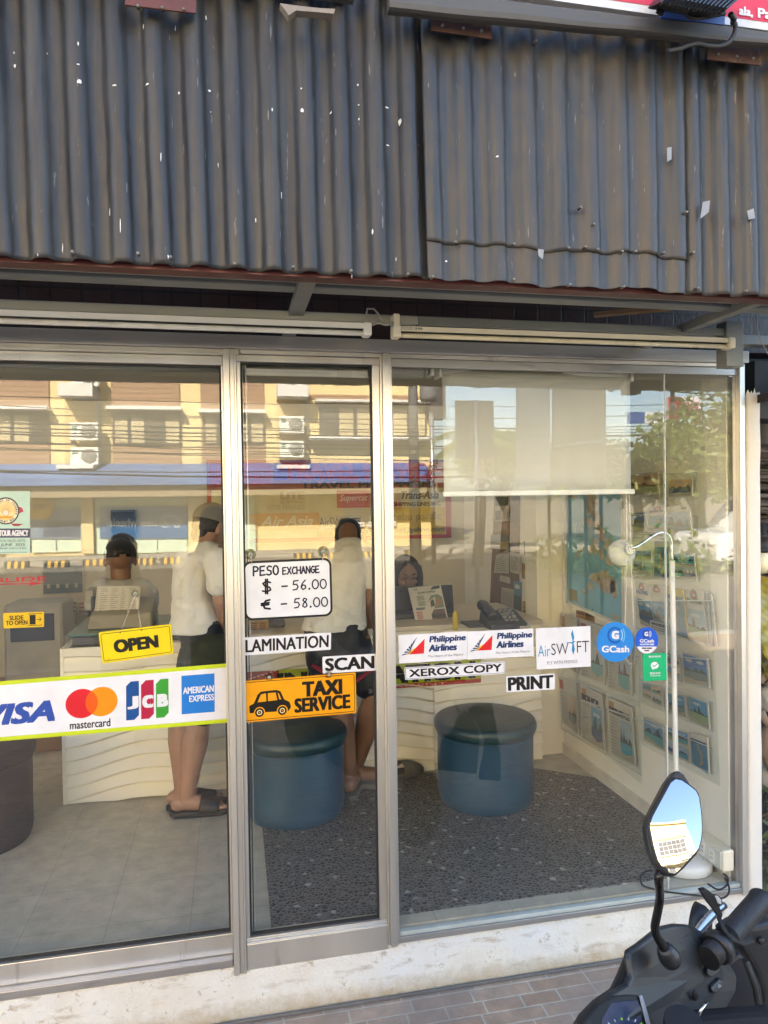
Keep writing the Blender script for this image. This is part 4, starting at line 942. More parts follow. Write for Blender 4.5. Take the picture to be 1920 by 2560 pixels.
paper([(1306, 1553), (1322, 1556), (1321, 1504), (1306, 1502)], lambda f: (f.text('WIFI', .6, 2.2, 3.4, 2.8, ink(45, 40, 15), .03), f.rect(.6, 3.4, 3.4, 3.6, ink(45, 40, 15))), 'narrow yellow leaflet standing beside the pillar', x=WX - .12, nm='leaflet', col=(195, 150, 35), cat='leaflet')
# telephone, black tray, pens, leaflet stands on the counter
tz = .956
t = thing('telephone', 'dark grey desk telephone at the right end of the counter', 'telephone', (1.40, 1.62, tz))
c = PZ(1255, 1568, tz); DKG = mat('dark_grey_plastic', (.045, .045, .047), .4, 0, .2, 9)
b = MB(); b.hexa([(c.x - .09, c.y - .08, tz), (c.x + .11, c.y - .08, tz), (c.x + .11, c.y + .1, tz), (c.x - .09, c.y + .1, tz), (c.x - .085, c.y - .075, tz + .03), (c.x + .105, c.y - .075, tz + .03), (c.x + .105, c.y + .09, tz + .075), (c.x - .085, c.y + .09, tz + .075)], DKG); b.build('base', t, .008)
b = MB(); b.tube([(c.x - .07, c.y - .06, tz + .06), (c.x - .07, c.y - .04, tz + .085), (c.x - .07, c.y + .05, tz + .11), (c.x - .07, c.y + .09, tz + .10)], [.028, .019, .019, .03], DKG, 12); b.build('handset', t)
b = MB()
for i in range(12): b.box(c.x + .0 + .025 * (i % 3), c.y - .05 + .03 * (i // 3), tz + .035, c.x + .018 + .025 * (i % 3), c.y - .03 + .03 * (i // 3), tz + .048 + .012 * (i // 3), mat('grey_key', (.2, .2, .2), .5))
b.build('keypad', t)
c = PZ(1189, 1563, tz); b = MB(); b.box(c.x - .06, c.y - .07, tz, c.x + .06, c.y + .07, tz + .014, DKG); tag(b.build('tray', bevel=.004), 'flat black tray on the counter left of the telephone', 'tray')
c = PZ(1138, 1575, tz); b = MB(); b.tube([(c.x, c.y, tz), (c.x, c.y, tz + .075), (c.x + .001, c.y, tz + .095)], [.013, .013, .006], mat('yellow_glue_bottle', (.55, .42, .03), .35), 14); tag(b.build('bottle'), 'slim yellow bottle beside the leaning flyer on the counter', 'bottle')
for k, (x, y) in enumerate(((1292, 1570), (1312, 1572))):
    c = PZ(x, y, tz); b = MB(); b.hexa([(c.x - .03, c.y - .02, tz), (c.x + .03, c.y - .02, tz), (c.x + .03, c.y + .03, tz), (c.x - .03, c.y + .03, tz), (c.x - .028, c.y + .012, tz + .03), (c.x + .028, c.y + .012, tz + .03), (c.x + .028, c.y + .028, tz + .03), (c.x - .028, c.y + .028, tz + .03)], ink(205, 202, 190)); tag(b.build('card_holder', bevel=.002), ('left' if k == 0 else 'right') + ' of two small white card holders at the counter end', 'card holder')
# laptop and flyer
SY = 1.62
lp = thing('laptop', 'open black laptop on the counter in front of the woman', 'laptop', PY(1058, 1565, SY))
f = Flat(*[PY(a, c_, SY) for a, c_ in ((984, 1562), (1136, 1556), (1131, 1462), (984, 1466))], 10, 7, th=.008); f.base(mat('black_laptop_lid', (.013, .014, .016), .3)); f.frame(.1, .1, 9.9, 6.9, 0, .12, mat('black_laptop_edge', (.03, .03, .032), .4)); f.build('lid', lp, fix=True)
p, q = PY(984, 1566, SY), PY(1136, 1560, SY); b = MB(); b.box(p.x, SY + .005, tz, q.x, SY + .22, tz + .02, DKG); b.build('keyboard', lp, .003)
b = MB(); b.box(p.x - .02, SY - .12, tz, q.x - .02, SY + .0, PY(1050, 1590, SY - .05).z + .04 if False else tz + .028, mat('black_box', (.02, .02, .022), .5)); tag(b.build('printer_tray', bevel=.006), 'low black device on the counter under the leaning flyer', 'device')
FYY = 1.47
f = Flat(PY(1046, 1583, FYY - .03), PY(1127, 1577, FYY - .03), PY(1101, 1461, FYY + .05), PY(1020, 1470, FYY + .05), 10, 15, th=.003, eps=.0005); f.base(ink(214, 212, 200))
f.text('ISLAND HOPPING', 2.6, 12.6, 8, 13.3, ink(60, 110, 70), .02); f.rect(1.4, 14, 2.8, 14.4, ink(150, 160, 120)); f.poly([(6.5, 13.6), (9.6, 13.8), (9.6, 14.8), (7.4, 14.6)], ink(35, 70, 55))
for i in range(4): f.rect(2, 11.8 - i * .42, 4.2, 12.0 - i * .42, ink(70, 115, 75)); f.rect(2, 9.9 - i * .4, 4.2, 10.1 - i * .4, ink(70, 115, 75))
f.poly([(5, 7.4), (9.6, 7.6), (9.6, 11), (8.5, 12), (6.4, 11.8), (5.2, 10)], ink(120, 135, 125)); f.poly([(5.6, 8), (7, 8.4), (6.8, 10.6), (5.8, 10)], ink(60, 75, 60), 2); f.poly([(7.2, 8), (9.2, 8.6), (8.6, 11), (7.3, 10.2)], ink(165, 130, 110), 2); f.ellipse = None
f.rect(1, 7.4, 4.6, 8.2, ink(95, 110, 115))
for i in range(5): f.rect(.8, 6.6 - i * .5, 2.6, 6.85 - i * .5, ink(190, 50, 55)); f.rect(3.2, 6.6 - i * .5, 4.6, 6.85 - i * .5, ink(190, 50, 55)); f.rect(.8, 3.4 - i * .45, 2.6, 3.6 - i * .45, ink(190, 60, 60))
f.rect(5.2, 4, 9.6, 7.2, ink(95, 75, 70)); f.rect(5.2, 4.6, 9.6, 5.6, ink(60, 45, 45), 2); f.rect(5.2, .6, 9.6, 3.8, ink(120, 98, 80)); f.poly([(5.2, .6), (9.6, 1.4), (9.6, 2.6), (6, 1.9)], ink(175, 150, 110), 2)
f.text('PLEASE INQUIRE', .8, .3, 4.8, .8, ink(60, 120, 70), .02)
tag(f.build('flyer', fix=True), 'printed tour flyer leaning on the counter in front of the laptop', 'flyer')
# printer with fanfold paper on the glass case at the left
c = thing('display_case', 'glass display case with dark shelves at the left end of the counter', 'display case', (-.55, 1.6, FZ))
gx0, gx1 = PY(165, 1600, 1.34).x, PY(470, 1600, 1.34).x; gz = PY(170, 1592, 1.34).z
b = MB(); b.box(gx0, 1.34, .94, gx1, 1.352, gz, GLASS); b.box(gx0, 1.353, .94, gx0 + .008, 1.85, gz, GLASS); b.box(gx0, 1.34, gz + .0005, gx1, 1.85, gz + .009, mat('green_glass_edge', (.10, .20, .18), .1)); b.build('glass', c)
b = MB(); b.box(gx0 + .02, 1.37, .931, gx1, 1.85, .965, DKG); b.box(gx0 + .01, 1.86, .931, gx1, 1.9, gz, DKG); b.build('shelf', c)
pt = thing('printer', 'beige dot matrix printer with fanfold paper on the glass case', 'printer', (-.4, 1.55, gz))
PRG = mat('beige_grey_plastic', (.30, .285, .24), .5, 0, .06, 6)
px0, px1, pyy = PY(222, 1570, 1.5).x, PY(385, 1570, 1.5).x, 1.45
b = MB(); b.hexa([(px0, pyy, gz + .009), (px1, pyy, gz + .009), (px1, pyy + .3, gz + .009), (px0, pyy + .3, gz + .009), (px0 + .01, pyy + .03, gz + .075), (px1 - .01, pyy + .03, gz + .075), (px1 - .01, pyy + .28, gz + .13), (px0 + .01, pyy + .28, gz + .13)], PRG); b.build('case', pt, .01)
b = MB(); b.lathe([(.0001, 0), (.016, 0), (.016, .03), (.0001, .03)], (px0 - .03, pyy + .1, gz + .075), BLACKP, 16, (1, 0, 0)); b.build('platen_knob', pt)
PPR = ink(222, 220, 208)
f = Flat(*[PY(a, c_, 1.54) for a, c_ in ((234, 1550), (345, 1545), (352, 1465), (243, 1466))], 12, 8.6, th=.001, eps=.0006); f.base(PPR)
for i in range(13): f.disc(.35, .5 + i * .62, .11, ink(90, 88, 80), n=8)
for i in range(14):
    for c0, c1 in ((1.2, 3.2), (4, 6.2), (6.8, 8.2), (9, 10.8)): f.rect(c0, .7 + i * .55, c0 + (c1 - c0) * rnd.uniform(.4, 1), .85 + i * .55, ink(150, 150, 148))
f.build('paper', pt, fix=True)
b = MB(); p = PY(213, 1476, 1.6); b.box(p.x, 1.6, PY(213, 1506, 1.6).z, PY(233, 1476, 1.6).x, 1.75, p.z, PRG); b.box(PY(226, 1492, 1.58).x, 1.58, PY(226, 1534, 1.58).z, PY(237, 1492, 1.58).x, 1.6, PY(226, 1492, 1.58).z, BLACKP); tag(b.build('card_terminal', bevel=.004), 'beige box with black edge behind the printer', 'box')
f = Flat(*[PY(a, c_, 1.42) for a, c_ in ((622, 1588), (672, 1586), (672, 1552), (622, 1554))], 6, 4, th=.002); f.base(ink(205, 150, 40))
for i in range(6): f.rect(.6, .5 + i * .55, 2.4, .75 + i * .55, ink(90, 65, 25)); f.rect(3.2, .5 + i * .55, 5, .75 + i * .55, ink(90, 65, 25))
tag(f.build('price_card', fix=True), 'orange price card standing on the counter under the whiteboard', 'card')
b = MB(); p, q = PY(672, 1590, 1.45), PY(712, 1550, 1.45); b.box(p.x, 1.45, tz, q.x, 1.6, q.z, DKG); tag(b.build('card_reader', bevel=.006), 'dark grey card reader beside the orange price card', 'card reader')
# brown wooden bench far left and dark pouf
b = MB(); WD = mat('brown_wood', (.16, .09, .045), .5, 0, .25, 8, .1, 30, stretch=(.2, 1, 1)); b.box(-2.0, 2.1, FZ, -.98, 2.5, .52, WD); b.box(-2.02, 2.08, .5205, -.96, 2.52, .55, WD); tag(b.build('wooden_bench', bevel=.01), 'low brown wooden bench against the left back of the room', 'bench')
# white blue-labelled machine reflected at left: water dispenser
w = thing('water_dispenser', 'grey water dispenser with dark blue front left of the glass case', 'water dispenser', (-1.15, 2.3, FZ))
b = MB(); b.box(-1.33, 2.3, FZ, -1.0, 2.6, 1.02, mat('pale_grey_plastic', (.30, .30, .29), .4)); b.build('body', w, .02)
b = MB(); b.box(-1.29, 2.288, .80, -1.05, 2.2995, .96, ink(45, 62, 95)); b.build('front', w, .004)
# round stools
def stool(cx, cy, r, h, lm, bm_, label, name='stool', dim=True):
    t = thing(name, label, 'stool', (cx, cy, FZ), 'round upholstered stools')
    b = MB()
    def bf(u, w):
        a = 2 * math.pi * u; s = 1 + .006 * noise.noise((math.cos(a) * 2, math.sin(a) * 2, w * 3)); rr_ = r * s * (1 if w > .1 else .93 + .7 * w)
        return (cx + rr_ * math.cos(a), cy + rr_ * math.sin(a), FZ + .001 + (h - .075) * w)
    b.grid(bf, 48, 14, bm_); b.lathe([(.0001, h - .08), (r * .99, h - .08), (r * .99, h - .078), (.0001, h - .078)], (cx, cy, FZ), bm_, 40); b.build('body', t)
    b = MB(); L = []
    for i in range(15):
        q = math.pi * (i / 14 - .5); L.append((r * .975 + .022 * math.cos(q), h - .045 + .032 * math.sin(q)))
    L += [(r * .8, h - .008), (r * .5, h - .004), (r * .2, h - .006), (.0001, h - .008)]
    b.lathe([(.0001, h - .076)] + L, (cx, cy, FZ), lm, 56); l = b.build('lid', t)
    b = MB(); b.tube([(cx + (r + .0015) * math.cos(a * .1309), cy + (r + .0015) * math.sin(a * .1309), FZ + h - .079) for a in range(49)], .004, bm_, 6); b.build('piping', l)
    return t
LEA = mat('blue_leatherette', (.022, .066, .118), .34, 0, .16, 4, .25, 55, dirt=(30, .66, (.03, .08, .12)))
LEA2 = mat('teal_leatherette_lid', (.015, .046, .058), .38, 0, .2, 5, .25, 55, dirt=(26, .66, (.03, .06, .07)))
stool(.255, .985, .222, .395, LEA2, LEA, 'round blue stool behind the taxi sign')
stool(1.135, .905, .222, .40, LEA2, LEA, 'round blue stool below the PRINT sticker')
PUR = mat('dark_aubergine_fabric', (.030, .024, .030), .85, 0, .2, 8, .4, 200)
stool(-1.06, 1.0, .205, .42, PUR, PUR, 'round dark aubergine fabric stool at the left edge')
# ------------------------------------------------------------------ right wall: map, brochure racks
mp = thing('wall_map', 'large framed blue map of the islands on the side wall', 'map', PX(1480, 1400, WX))
f = on_side([(1416, 1508), (1562, 1572), (1558, 1150), (1411, 1160)], 10, 25, th=.012, eps=.001); f.base(mat('white_map_frame', (.72, .70, .64), .4))
sea = mat('map_sea', (.20, .44, .58), .3, 0, .2, 5); land = mat('map_land', (.46, .40, .31), .5, 0, .3, 26)
f.rect(.4, .6, 9.6, 24.4, sea)
def blob(cx, cy, rx, ry, n, seed, l=2, m_=land):
    rg = random.Random(seed); f.poly([(cx + rx * (.65 + .5 * rg.random()) * math.cos(2 * math.pi * i / n), cy + ry * (.65 + .5 * rg.random()) * math.sin(2 * math.pi * i / n)) for i in range(n)], m_, l)
for i, q in enumerate([(5.2, 19, 1.1, 3.6), (5.9, 15.5, .9, 1.7), (6.6, 13.6, .8, 1.2), (5.6, 11.4, .7, 1.4), (4.7, 10.6, .7, .8), (6.6, 10.4, .5, 1.0), (7.6, 12, .7, 1.3), (7.9, 9.6, .8, .9), (3, 10.6, .35, 1.0), (2.5, 9.5, .3, .9), (7.2, 6, 1.6, 2.0), (8.5, 5.5, .8, 1.4), (5.4, 6.2, .9, 1.0), (4.6, 4.6, .7, .7), (4.4, 15.2, .5, .8), (3.6, 3.3, .5, .5)]): blob(*q, 22, 40 + i)
f.rect(.7, 1, 2.2, 3, ink(160, 155, 120), 2); f.rect(.9, 19, 2.6, 22, ink(170, 140, 80), 2); f.text('N', 7.6, 20, 8.4, 21, ink(20, 40, 50), .02); f.rect(8, .9, 9.4, 1.5, ink(200, 195, 180), 3)
f.frame(.1, .1, 9.9, 24.9, 0, .25, mat('white_map_frame', (1, 1, 1)), 3); f.build('map_sheet', mp, fix=True)
b = MB(); pp_ = [PX(1411, 1160, WX - .015), PX(1416, 1508, WX - .015), PX(1562, 1572, WX - .015)]
b.tube(pp_, .006, mat('white_map_frame', (1, 1, 1)), 6); b.build('edge_strip', mp)
f = on_side([(1440, 1543), (1486, 1556), (1486, 1536), (1440, 1524)], 8, 3.4, th=.002); f.base(ink(190, 140, 45)); f.text('BOHOL TOURS', .4, 1.7, 7.6, 3.0, ink(95, 60, 25), .05); f.text('countryside', .6, .4, 7, 1.3, ink(95, 60, 25), .02)
tag(f.build('notice', fix=True), 'small yellow tours label below the wall map', 'notice')
SKYC = [(120, 170, 205), (165, 190, 205), (70, 130, 195), (225, 190, 150), (190, 205, 210), (90, 160, 200)]; LANDC = [(50, 90, 50), (45, 60, 45), (110, 105, 70), (70, 85, 90), (120, 85, 60), (35, 70, 60)]; SEAC = [(40, 130, 160), (90, 175, 170), (30, 75, 130), (120, 140, 130), (60, 160, 185), (150, 170, 120)]
def landscape(f, x0, y0, x1, y1, rg, l=2):
    w, h = x1 - x0, y1 - y0
    f.rect(x0, y0, x1, y1, ink(*rg.choice(SKYC)), l)
    for k in range(2): cx = x0 + w * rg.uniform(.2, .8); f.poly([(cx - w * .18, y0 + h * .8), (cx, y0 + h * .75), (cx + w * .18, y0 + h * .8), (cx + w * .08, y0 + h * .87), (cx - w * .1, y0 + h * .86)], ink(205, 210, 210), l + 1)
    n = 9; pts = [(x0, y0 + h * .4)] + [(x0 + w * i / n, y0 + h * (.42 + .38 * abs(rg.gauss(0, .5)) * (1 if i % n else .2))) for i in range(n + 1)] + [(x1, y0 + h * .4)]
    pts = [(x, min(y, y0 + h * .82)) for x, y in pts]; f.poly(pts, ink(*rg.choice(LANDC)), l + 2)
    f.rect(x0, y0, x1, y0 + h * .42, ink(*rg.choice(SEAC)), l + 3)
    f.poly([(x0, y0), (x1, y0), (x1, y0 + h * rg.uniform(.05, .3)), (x0 + w * .5, y0 + h * rg.uniform(.05, .2)), (x0, y0 + h * rg.uniform(.1, .25))], ink(190, 178, 150), l + 4)
def leaflet(q, kind, label, seed, cat='brochure', name='brochure', title=None, tc=(60, 60, 70), col=(206, 204, 192), x=WX - .03, W=6, H=8, th=.006):
    rg = random.Random(seed); f = on_side(q, W, H, x=x, th=th, eps=.0005); f.base(ink(*col))
    if kind == 'card': landscape(f, .25, .35, W - .25, H - .25, rg)
    elif kind == 'four':
        for i in range(4): landscape(f, .25 + (i % 2) * W / 2, .4 + (i // 2) * H / 2, W / 2 - .1 + (i % 2) * W / 2, H / 2 - .1 + (i // 2) * H / 2, rg)
    elif kind == 'guide':
        landscape(f, .0, 0, W, H * .62, rg); f.arc(W * .45, H * .84, .7, 1.1, 0, 180, ink(190, 80, 60)); f.arc(W * .45, H * .84, 1.1, 1.4, 0, 180, ink(120, 140, 90)); f.rect(W * .3, H * .83, W * .62, H * .87, ink(160, 40, 45), 2)
    elif kind == 'map':
        f.rect(.2, .2, W - .2, H * .84, ink(66, 128, 160)); 
        for i in range(7): cx, cy_ = W * rg.uniform(.35, .65), H * (.15 + .09 * i); f.poly([(cx + .5 * rg.uniform(.5, 1.3) * math.cos(a * .785), cy_ + .6 * rg.uniform(.5, 1.2) * math.sin(a * .785)) for a in range(8)], ink(176, 150, 105), 2)
    elif kind == 'sheet':
        f.rect(.3, .4, W * .45, H * .72, ink(185, 183, 172)); landscape(f, W * .48, .4, W - .3, H * .7, rg)
        for i in range(12): f.rect(.45, .7 + i * H * .055, .45 + rg.uniform(.8, 1.9), .82 + i * H * .055, ink(105, 105, 105), 2)
        f.rect(.3, H * .75, 1.6, H * .95, ink(*rg.choice([(190, 140, 60), (110, 130, 150), (180, 80, 70)])), 2)
    if title: f.text(title, .35, H * .74, W - .35, H * .84 if kind != 'sheet' else H * .86, ink(*tc), .05, l=8)
    return tag(f.build(name, fix=True), label, cat)
rk = thing('brochure_rack', 'clear acrylic brochure rack screwed to the side wall near the window', 'rack', PX(1690, 1500, WX))
def rackpanel(q, x=WX - .004): f = on_side(q, 10, 10, x=x, th=.003); f.base(ACRYL); return f
def pockets(parent, rows, nm='pocket'):
    for q in rows:
        f = on_side(q, 10, 4, x=WX - .045, th=.003); f.base(ACRYL); f.rect(0, 3.88, 10, 4, mat('acrylic_edge', (.52, .57, .54), .2)); f.rect(0, 0, 10, .12, mat('acrylic_edge', (1, 1, 1)))
        f.rect(9.93, 0, 10, 4, mat('acrylic_edge', (1, 1, 1))); f.rect(0, 0, .07, 4, mat('acrylic_edge', (1, 1, 1))); f.build(nm, parent, fix=True)
f = rackpanel([(1600, 1860), (1800, 1966), (1752, 950), (1570, 950)]); f.build('back_plate', rk, fix=True)
pockets(rk, [[(1572, 1240), (1742, 1232), (1742, 1180), (1572, 1190)], [(1575, 1345), (1745, 1350), (1745, 1290), (1575, 1285)], [(1580, 1435), (1750, 1455), (1750, 1410), (1580, 1400)], [(1592, 1572), (1780, 1615), (1788, 1500), (1590, 1500)], [(1600, 1700), (1784, 1724), (1782, 1650), (1600, 1630)], [(1602, 1757), (1784, 1830), (1782, 1755), (1602, 1700)], [(1604, 1852), (1784, 1938), (1782, 1870), (1604, 1800)]])
cards = [
 ([(1573, 1236), (1648, 1246), (1645, 1180), (1570, 1186)], 'card', 'postcard of a pale bay at the top left of the rack'),
 ([(1672, 1242), (1730, 1240), (1730, 1196), (1670, 1198)], 'card', 'postcard with palm coast at the top right of the rack'),
 ([(1573, 1330), (1622, 1326), (1614, 1278), (1572, 1284)], 'card', 'postcard with orange beach in the second rack row'),
 ([(1624, 1322), (1668, 1322), (1668, 1264), (1624, 1268)], 'guide', 'pale blue Siargao leaflet in the second rack row'),
 ([(1668, 1338), (1730, 1346), (1724, 1276), (1668, 1280)], 'card', 'postcard of dark limestone islands in the second rack row'),
 ([(1583, 1425), (1630, 1438), (1628, 1374), (1585, 1378)], 'four', 'grey four-picture postcard beside the lamp shade'),
 ([(1634, 1442), (1676, 1446), (1672, 1352), (1636, 1354)], 'map', 'tall blue island map leaflet behind the lamp neck'),
 ([(1688, 1446), (1742, 1454), (1734, 1386), (1674, 1384)], 'four', 'white four-picture postcard right of the lamp neck'),
 ([(1603, 1560), (1638, 1574), (1620, 1460), (1587, 1456)], 'guide', 'leaning guide magazine titled PHILIPPINES in the middle row'),
 ([(1640, 1574), (1674, 1580), (1662, 1464), (1622, 1460)], 'guide', 'leaning guide magazine titled BOHOL in the middle row'),
 ([(1680, 1586), (1722, 1600), (1706, 1474), (1668, 1466)], 'map', 'blue map leaflet with yellow head in the middle row'),
 ([(1724, 1596), (1770, 1614), (1756, 1478), (1715, 1472)], 'guide', 'upright guide magazine titled PALAWAN in the middle row'),
 ([(1712, 1708), (1774, 1722), (1768, 1646), (1704, 1630)], 'card', 'postcard of a boat on white sand under the middle row'),
 ([(1660, 1690), (1702, 1706), (1698, 1640), (1656, 1628)], 'four', 'pinkish postcard beside the lamp pole'),
 ([(1606, 1742), (1656, 1768), (1652, 1720), (1606, 1706)], 'four', 'three-picture postcard low on the rack'),
 ([(1672, 1782), (1716, 1796), (1712, 1740), (1670, 1732)], 'card', 'deep blue postcard with a jumping figure low on the rack'),
 ([(1726, 1802), (1774, 1826), (1768, 1756), (1720, 1738)], 'card', 'dark green island postcard low on the rack'),
 ([(1610, 1850), (1662, 1878), (1658, 1814), (1608, 1792)], 'card', 'grey crowd postcard in the bottom row'),
 ([(1664, 1880), (1724, 1910), (1720, 1834), (1662, 1816)], 'four', 'dark four-picture postcard in the bottom row'),
 ([(1732, 1910), (1772, 1938), (1768, 1844), (1724, 1830)], 'map', 'light blue island map leaflet at the bottom right of the rack')]
for i, (q, k, lb) in enumerate(cards):
    ti = {8: 'PHILIPPINES', 9: 'BOHOL', 11: 'PALAWAN', 3: 'SIARGAO', 10: 'Philippines', 19: 'VISAYAS'}.get(i)
    leaflet(q, k, lb, i + 11, 'postcard' if 'postcard' in lb else 'brochure', 'postcard' if 'postcard' in lb else 'brochure', ti, {8: (60, 90, 150), 9: (210, 205, 190), 11: (45, 100, 55), 10: (40, 45, 40)}.get(i, (60, 70, 80)), (210, 185, 60) if i == 10 else (206, 204, 192), W=6, H=8 if k in ('guide', 'map', 'sheet') else 5)
for i in range(4):     # the stack of further copies behind PALAWAN
    dx = 4 + i * 5; leaflet([(1768 + dx, 1612 + i), (1772 + dx, 1614 + i), (1759 + dx, 1480 + i * 2), (1755 + dx, 1478 + i * 2)], 'plain', 'further copy of the PALAWAN guide, number %d behind it' % 1 if False else ['first', 'second', 'third', 'last'][i] + ' spine of the guides stacked behind PALAWAN', 60 + i, col=[(150, 160, 165), (185, 190, 188), (140, 155, 165), (196, 196, 190)][i], x=WX - .028, W=1, H=12)
f = on_side([(1625, 1576), (1674, 1590), (1674, 1562), (1625, 1550)], 8, 4, x=WX - .05, th=.001); f.base(ink(205, 203, 195)); f.text('MAPS & GUIDE BOOK', .8, 2.5, 7.4, 3.5, ink(35, 35, 35), .04); f.rect(.6, 1.6, 7.2, 1.9, ink(120, 118, 112)); f.rect(.6, .8, 6, 1.1, ink(120, 118, 112)); tag(f.build('notice', fix=True), 'white maps and guide books card on the middle rack row', 'notice')
f = on_side([(1606, 1342), (1668, 1345), (1668, 1327), (1606, 1324)], 8, 2.6, x=WX - .05, th=.001); f.base(ink(200, 200, 192)); f.rect(.5, 1.6, 7.2, 1.9, ink(110, 108, 102)); f.rect(.5, .7, 6.6, 1.0, ink(110, 108, 102)); tag(f.build('notice', fix=True), 'white please-do-not card on the second rack row', 'notice')
rk2 = thing('brochure_rack', 'clear acrylic leaflet rack below the wall map', 'rack', PX(1490, 1800, WX))
f = rackpanel([(1400, 1800), (1604, 1960), (1598, 1590), (1393, 1530)]); f.build('back_plate', rk2, fix=True)
pockets(rk2, [[(1400, 1692), (1600, 1766), (1598, 1640), (1396, 1610)], [(1404, 1822), (1604, 1940), (1602, 1800), (1402, 1730)]])
for i, (q, lb, ti) in enumerate([
 ([(1405, 1660), (1443, 1684), (1440, 1545), (1402, 1532)], 'folded leaflet behind the blue swift sticker in the upper pocket', None),
 ([(1452, 1690), (1512, 1712), (1508, 1566), (1450, 1548)], 'blue and white tour sheet behind the round sticker', None),
 ([(1520, 1722), (1578, 1740), (1576, 1590), (1518, 1572)], 'two-column tour sheet right of the round sticker', None),
 ([(1406, 1806), (1446, 1836), (1438, 1708), (1396, 1690)], 'yellowish leaflet at the left of the lower pocket', None),
 ([(1454, 1846), (1512, 1880), (1504, 1736), (1452, 1710)], 'price list titled BOHOL in the lower pocket', 'BOHOL'),
 ([(1526, 1884), (1588, 1916), (1578, 1768), (1519, 1742)], 'tour sheet titled CHOCOLATE HILLS in the lower pocket', 'CHOCOLATE HILLS')]):
    leaflet(q, 'sheet', lb, 80 + i, 'leaflet', 'leaflet', ti, (35, 35, 35), W=6, H=12)
# socket outlet box, lamp
ob = thing('wall_socket', 'cream double socket box low on the side wall', 'socket', PX(1800, 2120, WX))
p, q = PX(1768, 2130, WX), PX(1836, 2160, WX); za_, zb2_ = PX(1768, 2128, WX).z, PX(1768, 2078, WX).z
b = MB(); b.box(WX - .045, q.y, za_, WX, p.y, zb2_, CREAMP); b.build('box', ob, .006)
b = MB(); b.box(WX - .052, q.y + .008, za_ + .006, WX - .0452, p.y - .006, zb2_ - .006, mat('pale_cover', (.70, .69, .62), .4)); pl_ = b.build('cover', ob, .003)
for k in (.34, .7):
    b = MB(); yy = q.y + (p.y - q.y) * k; b.box(WX - .0555, yy - .012, za_ + .014, WX - .0525, yy + .012, zb2_ - .014, WHITEP); b.build('outlet', pl_)
    b = MB()
    for dz in (-.008, .008):
        for dy in (-.004, .004): b.box(WX - .0565, yy + dy - .001, (za_ + zb2_) / 2 + dz - .003, WX - .0558, yy + dy + .001, (za_ + zb2_) / 2 + dz + .003, RUBBER)
    b.build('slot', pl_)
LC = PZ(1703, 2165, FZ); ly = LC.y
lm = thing('floor_lamp', 'white floor lamp with chrome gooseneck and dome shade', 'lamp', (LC.x, ly, FZ))
LW = mat('white_lamp_enamel', (.80, .79, .77), .3, 0, .02, 8)
b = MB(); b.lathe([(.0001, .0045), (.104, .0045), (.109, .008), (.109, .034), (.105, .042), (.06, .046), (.0001, .047)], (LC.x, ly, FZ), LW, 48); b.build('base', lm)
pt0 = PY(1690, 1930, ly + .0); pt1 = PY(1680, 1402, ly)
b = MB(); b.tube([(LC.x - .005, ly, FZ + .046), pt0, pt1], [.0098, .0098, .0098], LW, 14); b.tube([PY(1684, 1660, ly), PY(1684.5, 1668, ly)], .0107, LW, 14); b.build('pole', lm)
neck = [PY(x, y, ly) for x, y in [(1680, 1400), (1679, 1375), (1678, 1356), (1672, 1340), (1660, 1332), (1645, 1333), (1628, 1342), (1610, 1355), (1594, 1365), (1580, 1370)]]
b = MB(); b.tube(sm(neck), .0066, CHROME, 12); b.build('gooseneck', lm)
sc_ = PY(1570, 1376, ly + .03); ax = V((.06, .9, -.25)).normalized()
b = MB(); b.lathe([(.0001, -.014), (.012, -.014), (.02, -.01), (.0225, .0), (.034, .014), (.046, .032), (.051, .05), (.0525, .066), (.050, .066), (.045, .045), (.03, .02), (.0001, .012)], sc_, LW, 36, ax); sh = b.build('shade', lm)
b = MB(); b.lathe([(.0001, -.024), (.014, -.024), (.019, -.02), (.0205, -.008), (.0001, -.007)], sc_, LW, 28, ax); cp = b.build('lamp_cap', sh)
b = MB(); a1 = ax.orthogonal().normalized(); a2 = ax.cross(a1)
for i in range(8): q_ = i * .785; b.ball(sc_ - ax * .0238 + (a1 * math.cos(q_) + a2 * math.sin(q_)) * .0115, .0022, RUBBER, 8, 6)
b.build('vent_hole', cp)
b = MB(); cb = [PZ(x, y, FZ + .008) for x, y in [(1630, 2175), (1612, 2180), (1601, 2192), (1606, 2212), (1630, 2222), (1670, 2230), (1720, 2236), (1755, 2240), (1800, 2246), (1820, 2236), (1822, 2215), (1812, 2195)]]
b.tube(sm(cb), .0035, RUBBER, 8)
c2 = [PZ(1746, 2168, FZ + .03)] + [PY(x, y, .10) for x, y in [(1750, 2160), (1762, 2160), (1785, 2170)]] + [PZ(x, y, FZ + .008) for x, y in [(1812, 2186), (1820, 2200), (1815, 2215), (1795, 2224), (1770, 2210)]]
b.tube(sm(c2), .0035, RUBBER, 8); tag(b.build('power_cord'), 'black power cord lying on the floor round the lamp base', 'cord')
